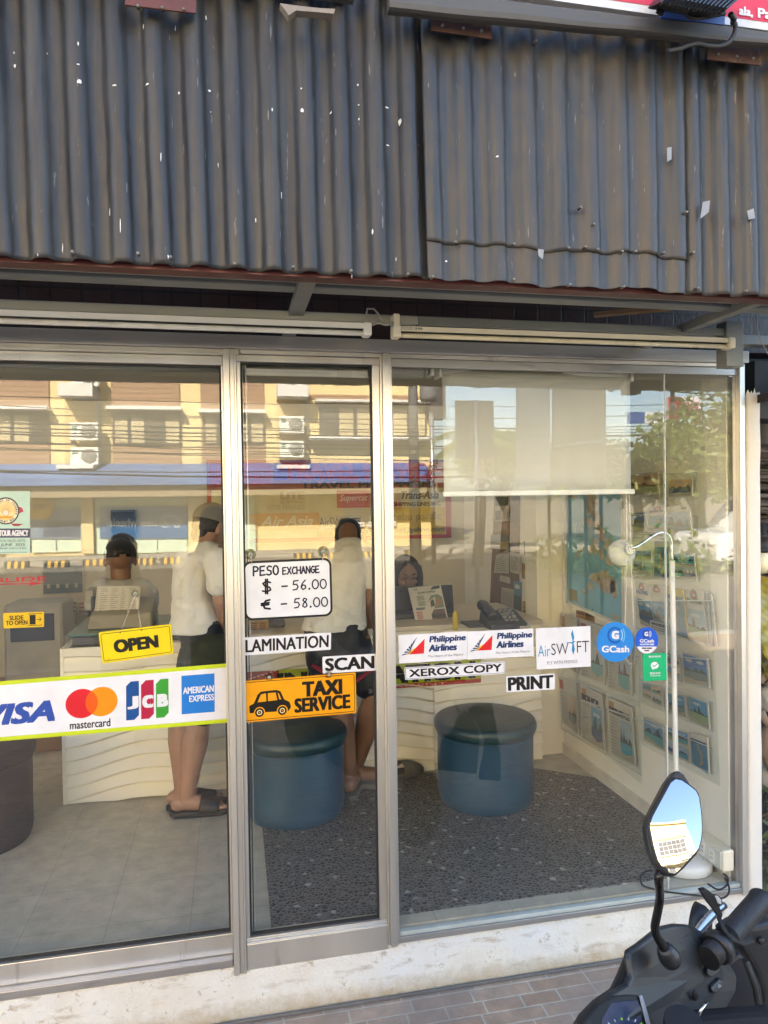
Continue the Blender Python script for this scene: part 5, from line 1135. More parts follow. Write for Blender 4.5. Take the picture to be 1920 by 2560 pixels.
# roller blinds
BLD = None
m, nt, bs_, o_ = nt_of('white_blind_fabric'); n1 = noise_n(nt, coords(nt, (1, 1, 1)), 300, 2)
bs_.inputs['Base Color'].default_value = (.74, .73, .68, 1); bs_.inputs['Roughness'].default_value = .8
t_ = node(nt, 'ShaderNodeBsdfTranslucent'); t_.inputs[0].default_value = (.7, .69, .64, 1); x_ = node(nt, 'ShaderNodeMixShader'); x_.inputs[0].default_value = .25
nt.links.new(bs_.outputs[0], x_.inputs[1]); nt.links.new(t_.outputs[0], x_.inputs[2]); nt.links.new(x_.outputs[0], o_.inputs[0]); BLD = m
by = .085
bl = thing('roller_blind', 'half lowered white roller blind inside the right window', 'blind', PY(1340, 925, by))
p, q = PY(1103, 925, by), PY(1575, 925, by); zt3 = PY(1340, 928, by).z; zb3 = PY(1340, 1230, by).z
b = MB(); b.tube([(p.x, by + .02, zt3 - .004), (q.x, by + .02, zt3 - .004)], .021, WHITEP, 18); b.build('tube', bl)
b = MB(); b.grid(lambda u, w: (p.x + .004 + (q.x - p.x - .004) * u, by - .001 + .0025 * math.sin(u * 7 + w * 2), zb3 + (zt3 - zb3) * w), 24, 8, BLD); o = b.build('fabric', bl); o.modifiers.new('t', 'SOLIDIFY').thickness = .0008
b = MB(); b.box(p.x, by - .007, zb3 - .012, q.x + .012, by + .007, zb3 + .006, WHITEP); b.build('bottom_rail', bl, .004)
for xx in (p.x - .006, q.x + .003):
    b = MB(); b.box(xx - .005, by - .012, zt3 - .03, xx + .005, by + .05, zt3 + .028, WHITEP); b.build('bracket', bl, .003)
b = MB()
def beads(pts, r_=.0025, st_=.0066):
    L = [V(x) for x in pts]; d = 0
    for a, c in zip(L, L[1:]):
        ln = (c - a).length
        while d < ln: b.ball(a.lerp(c, d / ln), r_, WHITEP, 7, 5); d += st_
        d -= ln
b1 = [PY(x, y, by - .02) for x, y in [(1566, 1236), (1567, 1370), (1565, 1480), (1562, 1560), (1562, 1620), (1566, 1648), (1574, 1660), (1582, 1660), (1588, 1645), (1586, 1590), (1580, 1480), (1577, 1370), (1573, 1236)]]
beads(b1); b.build('bead_chain', bl)
b = MB(); b.lathe([(.0001, 0), (.004, .004), (.0055, .018), (.003, .03), (.0001, .032)], PY(1590, 1227, by), mat('amber_knob', (.45, .33, .12), .35), 12); b.build('chain_end', bl)
b2_ = thing('roller_blind', 'rolled up grey roller blind above the middle door', 'blind', PY(800, 925, by))
p2_, q2_ = PY(616, 922, by), PY(1062, 930, by); GB = mat('grey_blind_roll', (.40, .395, .37), .6, 0, .05, 6)
b = MB(); b.tube([(p2_.x, by + .02, zt3 - .006), (q2_.x, by + .02, zt3 - .006)], .026, GB, 20); b.build('roll', b2_)
b = MB(); b.tube([(q2_.x, by + .02, zt3 - .006), (q2_.x + .012, by + .02, zt3 - .006), (q2_.x + .014, by + .02, zt3 - .006), (q2_.x + .034, by + .02, zt3 - .006)], [.027, .021, .012, .012], GB, 18); b.box(q2_.x + .02, by - .01, zt3 - .025, q2_.x + .03, by + .045, zt3 + .03, WHITEP); b.build('bracket', b2_)
b3 = thing('roller_blind', 'rolled up grey roller blind above the left sliding door', 'blind', PY(280, 905, by))
b = MB(); b.tube([(-1.6, by + .02, zt3 - .0), (p2_.x - .035, by + .02, zt3 - .0)], .026, GB, 20); b.build('roll', b3)
# ------------------------------------------------------------------ stickers and hung signs on the glass front
YL, YM, YR = .0285, .0105, -.0022        # just in front of the left door's, middle door's and right pane's glass
WH = ink(238, 238, 242); KK = ink(14, 14, 15, .4); YW = ink(245, 218, 20)
def sk(q, y, W, H, th=.0006, eps=.0002, **k): return Flat(*pix(q, y), W, H, th=th, eps=eps, **k)
# card logos banner
f = sk([(-160, 1866), (576, 1806), (575, 1658), (-160, 1716)], YL, 73.6, 14.8)
f.base(ink(205, 222, 40)); f.rect(.9, 1.0, 72.6, 13.8, WH)
f.text('VISA', 10.6, 3.9, 28.4, 9.2, ink(48, 82, 170), .04, .25)
RED, ORG, MIX = ink(222, 32, 48), ink(240, 150, 20), ink(250, 95, 20)
f.disc(35.0, 7.7, 4.05, RED, 2, 40, ay=.9); f.disc(40.0, 7.8, 4.05, ORG, 2.2, 40, ay=.9)
q = [(37.5 + (x - 37.5), 7.75 + y) for x, y in []]
a0 = math.acos(2.5 / 4.05); pts = [(35.0 + 4.05 * math.cos(-a0 + 2 * a0 * i / 14), 7.75 + .9 * 4.05 * math.sin(-a0 + 2 * a0 * i / 14)) for i in range(15)] + [(40.0 + 4.05 * math.cos(math.pi - a0 + 2 * a0 * i / 14), 7.75 + .9 * 4.05 * math.sin(math.pi - a0 + 2 * a0 * i / 14)) for i in range(15)]
f.poly(pts, MIX, 3)
f.text('mastercard', 32.0, 1.5, 42.2, 3.5, KK, .012)
for i, (c, t) in enumerate(((ink(20, 80, 150), 'J'), (ink(185, 30, 70), 'C'), (ink(60, 160, 55), 'B'))):
    x = 46.2 + i * 3.85; f.poly([(x, 2.6), (x + 2.1, 2.6), (x + 3.3, 3.7), (x + 3.3, 12.2), (x + 1.2, 12.2), (x, 11.1)], c, 2)
    f.text(t, x + .3, 5.3, x + 3.2, 8.5, WH, .06)
f.rect(60.6, 3.0, 69.4, 12.6, ink(38, 128, 215), 2); f.text('AMERICAN', 61.0, 8.0, 69.2, 9.7, WH, .02, l=3); f.text('EXPRESS', 62.6, 5.9, 69.3, 7.5, WH, .02, l=3)
tag(f.build('card_sticker', fix=True), 'long white card logo sticker with lime green border on the left door', 'sticker')
# tourism seal sticker
f = sk([(-70, 1385), (75, 1384), (75, 1228), (-70, 1228)], YL, 14.5, 15.6); MN = ink(190, 220, 205)
f.base(MN); f.rect(0, 4.0, 14.5, 6.3, ink(70, 72, 98)); f.text('TRAVEL AND TOUR AGENCY', .3, 4.4, 14.1, 5.9, WH, .025)
f.disc(8.4, 10.7, 3.4, ink(68, 62, 62), 1); f.disc(8.4, 10.7, 3.05, ink(240, 232, 205), 2); f.disc(8.4, 10.7, 2.35, ink(225, 175, 70), 3); f.disc(8.4, 10.7, 2.2, ink(245, 225, 165), 4)
for i in range(13): a = R(10 + i * 13.3); f.line([(8.4 + .9 * math.cos(a), 10.2 + .9 * math.sin(a)), (8.4 + 2.1 * math.cos(a), 10.4 + 2.1 * math.sin(a))], .1, ink(215, 160, 50), 5)
f.disc(8.4, 10.2, .85, ink(215, 160, 50), 6); f.disc(8.4, 10.2, .72, ink(232, 225, 215), 7)
f.poly([(6.4, 9.4), (10.4, 9.4), (9.7, 8.8), (7.1, 8.8)], ink(222, 165, 55), 6)
for t, r_, a0_, sp_, up_ in (('DEPARTMENT OF TOURISM', 2.68, 205, -11.0, 1), ('QUALITY SEAL', 2.68, 232, 7.8, 0)):
    for i, ch in enumerate(t):
        if ch == ' ': continue
        a = a0_ + sp_ * i; cx, cy_ = 8.4 + r_ * math.cos(R(a)), 10.7 + r_ * math.sin(R(a))
        f.text(ch, cx - .17, cy_ - .22, cx + .17, cy_ + .22, ink(70, 62, 60), .03, l=5, rot=(a - 90) if up_ else (a + 90))
f.poly([(9.5, 7.6), (12.9, 7.4), (11.6, 6.9), (10.4, 6.9)], ink(170, 55, 70), 2); f.poly([(11.6, 10), (12.9, 10.5), (12.5, 11.4), (11.7, 11.8)], ink(185, 60, 75), .5)
f.text('ACCREDITATION VALID UNTIL', 2.2, 2.9, 13.4, 3.6, ink(90, 95, 95), .0); f.text('30  JUNE  2025', 5.4, 1.8, 13.2, 2.6, ink(55, 60, 62), .01); f.text('ACCREDITATION NO. 10-09-17117-2019', 3, 1.15, 13.6, 1.5, ink(60, 65, 66), .01); f.rect(3, 1.65, 13.6, 1.7, ink(90, 95, 95)); f.rect(1, .3, 13.8, .42, ink(110, 116, 114))
tag(f.build('seal_sticker', fix=True), 'mint tourism seal sticker with round sun emblem on the left door', 'sticker')
f = sk([(-45, 1467), (118, 1463), (117, 1440), (-45, 1447)], YL, 16.3, 2.6, th=.0003); RD = ink(190, 35, 52)
f.text('SLIDE', .0 + 3.2, 1.25, 16.1, 2.6, RD, .03, 0, 1); f.rect(0, .45, 12.2, .75, RD); f.poly([(12, 0), (15.4, .6), (12, 1.15)], RD)
tag(f.build('slide_lettering'), 'red SLIDE lettering with an arrow cut from film on the left door', 'lettering')
f = sk([(9, 1571), (110, 1567), (110, 1529), (8, 1533)], YL, 10.1, 3.8); f.base(ink(232, 190, 30), .25)
f.text('SLIDE', 1.5, 2.0, 5.0, 3.1, KK, .02); f.text('TO OPEN', .6, .75, 6.0, 1.85, KK, .02); f.rect(6.5, .7, 8.0, 3.1, KK); f.line([(6.1, 3.35), (9.5, 3.35), (9.5, 3.1)], .14, KK); f.line([(6.1, .45), (9.5, .45), (9.5, .7)], .14, KK); f.line([(8.3, 1.9), (9.4, 1.9)], .16, KK); f.line([(8.95, 2.35), (9.4, 1.9), (8.95, 1.45)], .16, KK)
tag(f.build('slide_sticker', fix=True), 'small yellow SLIDE TO OPEN sticker on the left door', 'sticker')
SUCT = glass_mat('suction_rubber', (.80, .80, .74), .06)
def cup(parent, px, py, y, r=.0125):
    c = PY(px, py, y); b = MB(); b.lathe([(r, .0), (r, -.0012), (r * .5, -.005), (r * .3, -.006), (r * .3, -.010), (.0001, -.011)], c, SUCT, 24, (0, 1, 0))
    b.lathe([(r * .34, -.0062), (r * .42, -.0068), (r * .34, -.008)], c, mat('clear_rim', (.5, .5, .45), .2), 18, (0, 1, 0)); return b.build('suction_cup', parent)
# OPEN
so = thing('open_sign', 'yellow OPEN sign hanging askew by a chain from a suction cup', 'sign', PY(340, 1610, YL - .004))
f = sk([(256, 1659), (434, 1634), (428, 1560), (246, 1581)], YL - .003, 18.2, 7.7, th=.0015, eps=.0003); f.base(YW, .5); f.frame(.45, .45, 17.75, 7.25, .45, .14, KK); f.text('OPEN', 3.3, 2.1, 14.6, 5.4, KK, .045); f.text('S-201', 1.2, .75, 2.1, .95, KK, .01); f.build('board', so, fix=True)
b = MB()
for x in (5.3, 10.6): b.ball(f.p(x, 7.05, 2), .0022, KK, 8, 6)
b.build('hole', so)
b = MB(); c = PY(339, 1486, YL - .006)
for x in (5.3, 10.6):
    e = f.p(x, 7.05, 3); n = 26
    for i in range(n):
        p = c.lerp(e, (i + .5) / n); d = (e - c).normalized() * .0019; s_ = d.orthogonal() * .35 if i % 2 else V((.0007, 0, 0))
        b.tube([p - d, p - s_, p + d, p + s_, p - d], .00045, CHROME, 5, False)
b.build('chain', so); cup(so, 339, 1484, YL)
# PESO EXCHANGE whiteboard
wbd = thing('whiteboard', 'small whiteboard with handwritten PESO EXCHANGE rates hung by two suction cups', 'whiteboard', PY(720, 1480, YM))
f = sk([(612, 1552), (832, 1540), (828, 1394), (607, 1404)], YM - .004, 22, 15, th=.005, eps=.0004); f.base(ink(22, 22, 24), 1.9); f.rrect(.55, .55, 21.45, 14.45, 1.5, ink(236, 238, 240, .2), 1)
f.build('board', wbd, fix=True)
DK, BL = ink(32, 30, 66), ink(24, 26, 50)
g = sk([(612, 1552), (832, 1540), (828, 1394), (607, 1404)], YM - .004, 22, 15, th=.005, eps=.0004)
def hand(strokes, x, y, w, h, c, wd=.33):
    for st_ in strokes: g.line([(x + a * w, y + b_ * h) for a, b_ in st_], wd, c, 2.5)
def ring(n=12, a0=80): return [(.5 + .5 * math.cos(R(a0 + 360 * i / n)), .5 + .5 * math.sin(R(a0 + 360 * i / n))) for i in range(n + 1)]
G = {'P': [[(0, 0), (.05, 1), (.7, .95), (.95, .75), (.75, .5), (.05, .45)]], 'E': [[(.9, 1), (.05, .95), (0, 0), (.95, .05)], [(.03, .5), (.75, .52)]], 'S': [[(.95, .9), (.5, 1), (.1, .8), (.25, .55), (.8, .45), (.9, .15), (.45, 0), (0, .1)]], 'O': [ring()], 'X': [[(0, 1), (1, 0)], [(1, 1), (0, 0)]], 'C': [[(.95, .9), (.5, 1), (.05, .6), (.1, .2), (.5, 0), (.95, .12)]], 'H': [[(0, 1), (0, 0)], [(1, 1), (1, 0)], [(0, .5), (1, .5)]], 'A': [[(0, 0), (.5, 1), (1, 0)], [(.2, .38), (.8, .38)]], 'N': [[(0, 0), (.05, 1), (.95, 0), (1, 1)]], 'G': [[(.95, .9), (.5, 1), (.05, .6), (.1, .2), (.55, 0), (.95, .2), (.95, .5), (.55, .48)]],
     '5': [[(.95, 1), (.25, .97), (.15, .58), (.65, .6), (.92, .35), (.7, .06), (.1, 0)]], '6': [[(.8, 1), (.3, .65), (.1, .25), (.4, 0), (.85, .15), (.8, .42), (.45, .5), (.15, .3)]], '8': [[(.8, .9), (.4, 1), (.2, .78), (.75, .45), (.85, .15), (.5, 0), (.15, .15), (.3, .45), (.75, .75), (.8, .9)]], '0': [ring()], '.': [[(.4, .02), (.5, .06)]], '-': [[(0, .5), (1, .52)]],
     '$': [[(.95, .82), (.5, .95), (.1, .78), (.3, .55), (.85, .42), (.95, .2), (.5, .05), (.02, .15)], [(.42, 1.12), (.36, -.1)], [(.62, 1.12), (.58, -.12)]], 'e': [[(.95, 1), (.5, .9), (.2, .5), (.35, .1), (.95, 0)], [(0, .62), (.85, .68)], [(0, .42), (.8, .48)]]}
def GG(): return sk([(612, 1552), (832, 1540), (828, 1394), (607, 1404)], YM - .004, 22, 15, th=.005, eps=.0004)
for i, ch in enumerate('PESO'): hand(G[ch], 2.5 + i * 1.62, 11.3, 1.25, 2.3, DK, .42)
for i, ch in enumerate('EXCHANGE'): hand(G[ch], 9.7 + i * 1.18, 11.3, .9, 1.75, DK, .36)
g.build('handwriting', wbd); g = GG(); hand(G['$'], 4.5, 6.9, 2.2, 3.0, BL, .42); hand(G['-'], 9.4, 7.6, 1.3, 1.3, DK, .42); E_ = (G['e'], 4.2, 2.7, 2.2, 2.3, BL, .5); D_ = (G['-'], 9.1, 3.1, 1.3, 1.3, DK, .42)
for t, x0, y0 in (('56.00', 12.0, 7.2), ('58.00', 12.2, 2.6)):
    x = x0
    if t == '58.00': g.build('handwriting', wbd); g = GG(); hand(*E_); hand(*D_)
    for ch in t:
        w_ = .5 if ch == '.' else 1.55
        hand(G[ch], x, y0, w_, 2.35, DK, .5 if ch == '.' else .34); x += w_ + (.45 if ch != '.' else .5)
g.build('handwriting', wbd)
for x, y, hx, hy in ((626, 1386, 630, 1410), (808, 1379, 805, 1403)):
    c = cup(wbd, x, y, YM, .0175); b = MB(); b.tube([PY(x, y, YM - .012), PY(x + 2, y + 10, YM - .012), PY(hx, hy, YM - .011), PY(hx - 3, hy + 3, YM - .010)], .0007, CHROME, 6); b.build('hook', c)
# plain lettered stickers
def strip(q, y, W, H, t, bx, label, nm='sticker', base=WH, bold=.016, r=.3, frame=0, ic=KK):
    f = sk(q, y, W, H); f.base(base, r)
    if frame: f.frame(frame, frame, W - frame, H - frame, r * .6, .1, KK)
    f.text(t, *bx, ic, bold); return tag(f.build(nm, fix=True), label, 'sticker')
strip([(608, 1639), (827, 1624), (828, 1581), (607, 1594)], YM, 22, 4.5, 'LAMINATION', (.6, .7, 21.4, 3.9), 'white LAMINATION sticker under the whiteboard')
strip([(807, 1684), (941, 1676), (941, 1634), (806, 1642)], YM, 13.4, 4.2, 'SCAN', (.6, .55, 12.9, 3.75), 'white SCAN sticker at the edge of the middle door', bold=.03)
strip([(1013, 1700), (1263, 1684), (1262, 1653), (1011, 1669)], YR, 25, 3.2, 'XEROX COPY', (1.0, .65, 24.2, 2.65), 'white framed photocopy sticker under the airline stickers', bold=.025, frame=.18)
strip([(1266, 1731), (1387, 1723), (1387, 1684), (1265, 1691)], YR, 12.1, 4.0, 'PRINT', (.4, .35, 11.7, 3.7), 'white PRINT sticker below the blue swift sticker', bold=.03)
# taxi sign
tx = thing('taxi_sign', 'orange TAXI SERVICE sign with a black car hung by suction cups', 'sign', PY(750, 1750, YM))
f = sk([(608, 1807), (891, 1782), (889, 1681), (607, 1703)], YM - .004, 28.3, 10.2, th=.0015, eps=.0003); ORS = ink(248, 168, 15); f.base(ORS, .35); f.frame(.35, .35, 27.95, 9.85, .35, .16, KK)
f.text('TAXI', 14.6, 5.1, 24.8, 8.9, KK, .035); f.text('SERVICE', 12.6, 1.3, 26.8, 4.9, KK, .03)
f.poly([(1.6, 2.2), (1.5, 4.0), (2.6, 4.5), (3.6, 6.6), (4.4, 7.3), (8.2, 7.4), (9.2, 7.0), (10.1, 4.9), (11.4, 4.2), (11.8, 2.9), (11.2, 2.0)], KK, 1)
for q in ([(3.5, 4.7), (4.4, 6.6), (5.6, 6.8), (5.7, 4.8)], [(6.1, 4.8), (6.1, 6.8), (8.0, 6.8), (8.4, 4.9)], [(8.9, 5.0), (8.5, 6.7), (8.8, 6.5), (9.4, 5.0)]): f.poly(q, ORS, 2)
for x in (4.0, 9.6): f.disc(x, 2.2, 1.35, ORS, 2, 24); f.disc(x, 2.2, 1.1, KK, 3, 24); f.disc(x, 2.2, .66, ink(250, 225, 170), 4, 20); f.disc(x, 2.2, .42, KK, 5, 16); f.disc(x, 2.2, .16, ORS, 6, 10)
f.rect(20.6, 9.45, 21.9, 9.75, ink(150, 60, 20), 2)
f.build('board', tx, fix=True); cup(tx, 673, 1692, YM - .003, .0125); cup(tx, 822, 1686, YM - .003, .0115)
# airline stickers
def pal(q, label):
    f = sk(q, YR, 17.2, 7.0); f.base(WH); NV = ink(20, 55, 110)
    f.poly([(2.6, 2.1), (6.2, 2.1), (6.5, 5.8)], ink(225, 35, 45), 2)
    for i in range(7):
        a0_ = 22 + i * 7.6; a1_ = a0_ + 3.6; o_ = (2.7, 2.0); L0, L1 = 1.2, 2.4 + i * .33
        f.poly([(o_[0] + L0 * math.cos(R(180 - a0_ - 1) if False else R(a0_ + 20)) * .75, o_[1] + L0 * math.sin(R(a0_ + 2)) * .9), (.6 + i * .6, 1.9 + i * .66), (1.05 + i * .6, 2.3 + i * .66)], NV, 1.5)
    f.poly([(2.2, 2.1), (2.9, 2.1), (4.9, 3.9), (3.4, 3.3), (2.5, 2.9)], ink(250, 205, 30), 1.2)
    f.text('Philippine', 7.6, 4.3, 16.9, 6.3, NV, .035, .12); f.text('Airlines', 7.4, 2.45, 14.6, 4.2, NV, .035, .12); f.text('The Heart of the Filipino', 7.2, .85, 16.2, 1.6, ink(95, 95, 105), 0, .25)
    return tag(f.build('airline_sticker', fix=True), label, 'sticker', )
pal([(998, 1659), (1168, 1648), (1167, 1578), (996, 1588)], 'left of the two white airline stickers with a red sail emblem, beside the mullion')
pal([(1169, 1649), (1334, 1640), (1333, 1571), (1168, 1579)], 'right of the two white airline stickers with red sail emblems, nearest the blue swift')
f = sk([(1342, 1674), (1477, 1666), (1476, 1565), (1339, 1571)], YR, 13.6, 10.3); f.base(WH); CY = ink(35, 145, 200); GRY = ink(60, 58, 68)
f.text('Air', .4, 3.2, 3.4, 6.0, CY, -.006); f.text('SW', 3.7, 3.4, 8.0, 6.3, GRY, -.006); f.text('FT', 10.1, 3.7, 13.2, 6.6, GRY, -.006); f.text('FLY WITH FRIENDS', 2.6, 1.1, 10.2, 1.9, GRY, -.008)
f.poly([(8.4, 6.4), (9.1, 6.5), (8.7, 8.6), (9.1, 9.6), (9.5, 7.6), (9.3, 6.7), (9.8, 6.6), (9.3, 6.2), (9.6, 4.6), (9.2, 3.2), (8.8, 4.4), (9.0, 6.1), (8.2, 6.15), (7.2, 6.6)], CY, 2)
tag(f.build('airline_sticker', fix=True), 'white airline sticker with a blue swift between airline and round stickers', 'sticker')
# round and square payment stickers
def rnd_sk(cx, cy_, rx, ry, W, y=YR):
    return sk([(cx - rx, cy_ + ry), (cx + rx, cy_ + ry), (cx + rx, cy_ - ry), (cx - rx, cy_ - ry)], y, W, W)
def circ(c, r, n=48): return [(c + r * math.cos(2 * math.pi * i / n), c + r * math.sin(2 * math.pi * i / n)) for i in range(n)]
LB = ink(40, 140, 225); DB = ink(15, 95, 185)
f = rnd_sk(1538, 1605, 46, 50, 10); f.base(LB, pts=circ(5, 5)); f.arc(4.9, 6.7, 1.55, 2.1, 45, 320, DB); f.text('G', 4.0, 5.7, 6.0, 7.8, WH, .05)
for k, r_ in enumerate((2.1, 2.7)): f.arc(4.7, 6.7, r_, r_ + .28, -35, 35, ink(120, 195, 240) if k else ink(170, 215, 245))
f.text('GCash', 1.3, 2.4, 8.8, 4.1, WH, .03); tag(f.build('payment_sticker', fix=True), 'large round light blue payment sticker', 'sticker')
f = rnd_sk(1617, 1601, 29, 33, 10); f.base(ink(25, 95, 215), pts=circ(5, 5)); f.poly([(5 + 4.95 * math.cos(R(a)), 5 + 4.95 * math.sin(R(a))) for a in range(208, 333, 4)], WH, 1)
f.disc(4.7, 7.4, 1.6, ink(10, 60, 160)); f.text('G', 3.9, 6.6, 5.6, 8.3, WH, .05); 
for r_ in (1.5, 2.0): f.arc(4.7, 7.4, r_, r_ + .22, -35, 35, WH, 2)
f.text('GCash', 1.9, 4.2, 8.1, 5.5, WH, .03); f.text('ACCEPTED HERE', 1.9, 3.2, 8.1, 3.8, WH, .05); f.rect(2.8, 1.8, 4.8, 2.3, KK, 2); f.rect(5, 1.8, 7.2, 2.3, KK, 2); f.rect(3.9, .9, 6, 1.4, ink(120, 30, 40), 2)
tag(f.build('payment_sticker', fix=True), 'small round deep blue payment sticker with a white foot', 'sticker')
f = sk([(1608, 1703), (1667, 1700), (1666, 1632), (1606, 1634)], YR, 6, 7); f.base(ink(20, 185, 120), .3); f.disc(3, 3.9, 1.0, WH, 1, 24, ay=.88); f.poly([(2.2, 3.3), (2.5, 2.7), (2.9, 3.1)], WH); f.line([(2.5, 3.9), (2.85, 3.6), (3.8, 4.4)], .2, ink(20, 185, 120), 2)
f.text('推荐使用', 1.5, 5.9, 4.5, 6.4, WH, .02); f.text('微信支付', 1.7, 1.6, 4.4, 2.2, WH, .02); f.text('WeChat Pay', 1.75, 1.0, 4.4, 1.4, WH, .02)
tag(f.build('payment_sticker', fix=True), 'green square mobile pay sticker beside the pane joint', 'sticker')
# sign board and floodlight above the gutter
zb_s = 2.70
xs0, xs1 = .34, 2.4
sgn = thing('sign_board', 'red and white shop sign board above the gutter at the top right', 'sign', (xs0, -.72, zb_s))
f = Flat((xs0, -.775, zb_s), (xs1, -.775, zb_s), (xs1, -.775, zb_s + .6), (xs0, -.775, zb_s + .6), (xs1 - xs0) * 100, 60, th=.05, eps=.001); f.base(ink(228, 230, 232))
f.rect(0, 1.8, (xs1 - xs0) * 100, 60, ink(215, 55, 78), 1)
def su(x, y): q_ = PY(x, y, -.776); return ((q_.x - xs0) * 100, (q_.z - zb_s) * 100)
for t_, xa_, xb_ in (('ala,', 1846, 1881), ('Palawan', 1893, 2010)):
    a_ = su(xa_, 40); f.text(t_, a_[0], 2.4 if t_[0] == 'P' else 2.1, su(xb_, 50)[0], 4.7 if t_[0] == 'P' else 4.5, WH, .03)
f.build('panel', sgn, fix=True)
BLUES = mat('blue_enamel', (.05, .10, .32), .4, 0, .1, 12, dirt=(30, .66, (.3, .32, .36)))
f = Flat(PY(1653, 43, -.80), PY(1812, 62, -.80), PY(1812, 20, -.80), PY(1653, -12, -.80), 16, 5, th=.006, eps=.0006); f.base(BLUES); f.disc(1.8, 3.2, .16, ink(40, 35, 40), 1, 10); f.disc(7.6, 2.2, .26, WH, 1, 14); f.disc(7.6, 2.2, .14, ink(40, 60, 120), 2, 12); f.rect(7.4, 3.4, 13.4, 4.0, ink(225, 228, 230)); f.build('blue_panel', sgn, fix=True)
fl_ = thing('floodlight', 'black finned floodlight mounted over the sign board', 'floodlight', PY(1740, 0, -.87))
A0, A1, A2, A3 = PY(1650, 6, -.90), PY(1805, 34, -.90), PY(1880, -30, -.86), PY(1700, -60, -.86)
b = MB(); b.prism([A0, A1, A2, A3], (0, .05, .02), BLACKP); b.build('housing', fl_, .004, fix=True)
b = MB()
for i in range(16):
    u = (i + .5) / 16; b.bar(A0.lerp(A1, u) + V((0, -.008, -.002)), A3.lerp(A2, u) + V((0, -.008, -.002)), .0035, .02, BLACKP, up=(0, -1, 0))
b.build('fin', fl_)
b = MB(); b.bar(PY(1648, 35, -.86), PY(1662, 0, -.86), .016, .006, BLACKP, up=(0, 1, 0)); b.bar(PY(1662, 0, -.86), PY(1690, -40, -.86), .016, .006, BLACKP, up=(0, 1, 0)); b.tube([PY(1826, 36, -.88), PY(1836, 46, -.87), PY(1832, 56, -.85)], .006, BLACKP, 10); b.build('bracket', fl_)
b = MB(); pts = [PY(x, y, -.86) for x, y in [(1716, 22), (1716, 34), (1724, 43), (1740, 46), (1765, 43), (1795, 37), (1812, 34)]]; b.tube(sm(pts), .0042, RUBBER, 10); b.build('cable', fl_); b = MB()
pts = [PY(x, y, -.83) for x, y in [(1830, 46), (1838, 62), (1837, 80), (1828, 98), (1815, 110), (1796, 116), (1770, 115), (1744, 110), (1720, 114), (1700, 122), (1680, 126), (1668, 128)]]; b.tube(sm(pts), .0052, RUBBER, 10); b.build('cable', fl_)
# ------------------------------------------------------------------ people
def skin(name, c): return mat(name, c, .5, 0, .10, 10, .12, 130)
SK1 = skin('tanned_skin', (.30, .165, .10)); SK2 = skin('brown_skin', (.235, .12, .07)); SK3 = skin('light_brown_skin', (.36, .20, .135))
HAIR = mat('black_hair', (.010, .009, .009), .62, 0, .3, 60, .6, 160, stretch=(1, 1, .15))
SHW = mat('white_tshirt', (.72, .71, .67), .85, 0, .05, 10, .25, 24, bdist=.012); SHW2 = mat('offwhite_tshirt', (.66, .63, .55), .85, 0, .06, 10, .25, 24, bdist=.012); SHG = mat('grey_tshirt', (.44, .43, .40), .85, 0, .06, 10, .25, 24, bdist=.012)
NAVY = mat('navy_cloth', (.016, .018, .024), .8, 0, .2, 14, .3, 30); OLV = mat('olive_cloth', (.030, .034, .018), .85, 0, .2, 14, .3, 30); BLKC = mat('black_sport_cloth', (.014, .014, .017), .55, 0, .25, 10, .35, 24); REDC = mat('red_cloth', (.28, .02, .03), .7)
def loft(b, rings, m, n=28, wr=.0, seed=0):
    """stack of ellipses (centre, rx, ry, turn); closed at both ends"""
    vs_ = []
    for k, (c, rx, ry, a) in enumerate(rings):
        c = V(c); ca, sa = math.cos(R(a)), math.sin(R(a))
        for j in range(n):
            q = 2 * math.pi * j / n; x, y = rx * math.cos(q), ry * math.sin(q)
            w = 1 + wr * noise.noise((math.cos(q) * 1.8 + seed, math.sin(q) * 1.8, k * .55))
            vs_.append(c + V(((x * ca - y * sa) * w, (x * sa + y * ca) * w, 0)))
    K = len(rings)
    fs = [(i * n + j, i * n + (j + 1) % n, (i + 1) * n + (j + 1) % n, (i + 1) * n + j) for i in range(K - 1) for j in range(n)]
    fs += [tuple(range(n))[::-1], tuple((K - 1) * n + j for j in range(n))]
    return b.add(vs_, fs, m, True)
def limb(b, pts, rs, m):
    b.tube(pts, rs, m, 16)
    for p, r_ in zip(pts, rs): b.ball(p, r_ * .995, m, 16, 10)
def hand_(b, w, d, side, m, s=1., curl=.5):
    """palm and five bent fingers: wrist point w, pointing direction d, side = direction of the thumb"""
    w, d, side = V(w), V(d).normalized(), V(side).normalized(); nrm = d.cross(side).normalized()
    pc = w + d * .045 * s; mtx = Matrix((side, nrm, d)).transposed()
    b.ball(pc, (.040 * s, .015 * s, .050 * s), m, 14, 10, mtx)
    for i, (o, L) in enumerate(((.028, .068), (.010, .078), (-.009, .072), (-.027, .056))):
        a = w + d * .085 * s + side * o * s; k1 = a + (d - nrm * .25 * curl) * L * .45 * s; k2 = k1 + (d * .8 - nrm * .8 * curl) * L * .32 * s; k3 = k2 + (d * .5 - nrm * 1.0 * curl) * L * .25 * s
        b.tube([a - d * .02 * s, a, k1, k2, k3], [.010 * s, .0095 * s, .0088 * s, .008 * s, .0065 * s], m, 8); b.ball(k3, .0066 * s, m, 8, 6)
    a = w + d * .03 * s + side * .034 * s; k1 = a + (d * .6 + side * .7) * .035 * s; k2 = k1 + (d * .9 + side * .2) * .03 * s
    b.tube([a - side * .02 * s, a, k1, k2], [.013 * s, .012 * s, .0105 * s, .008 * s], m, 8); b.ball(k2, .0082 * s, m, 8, 6)
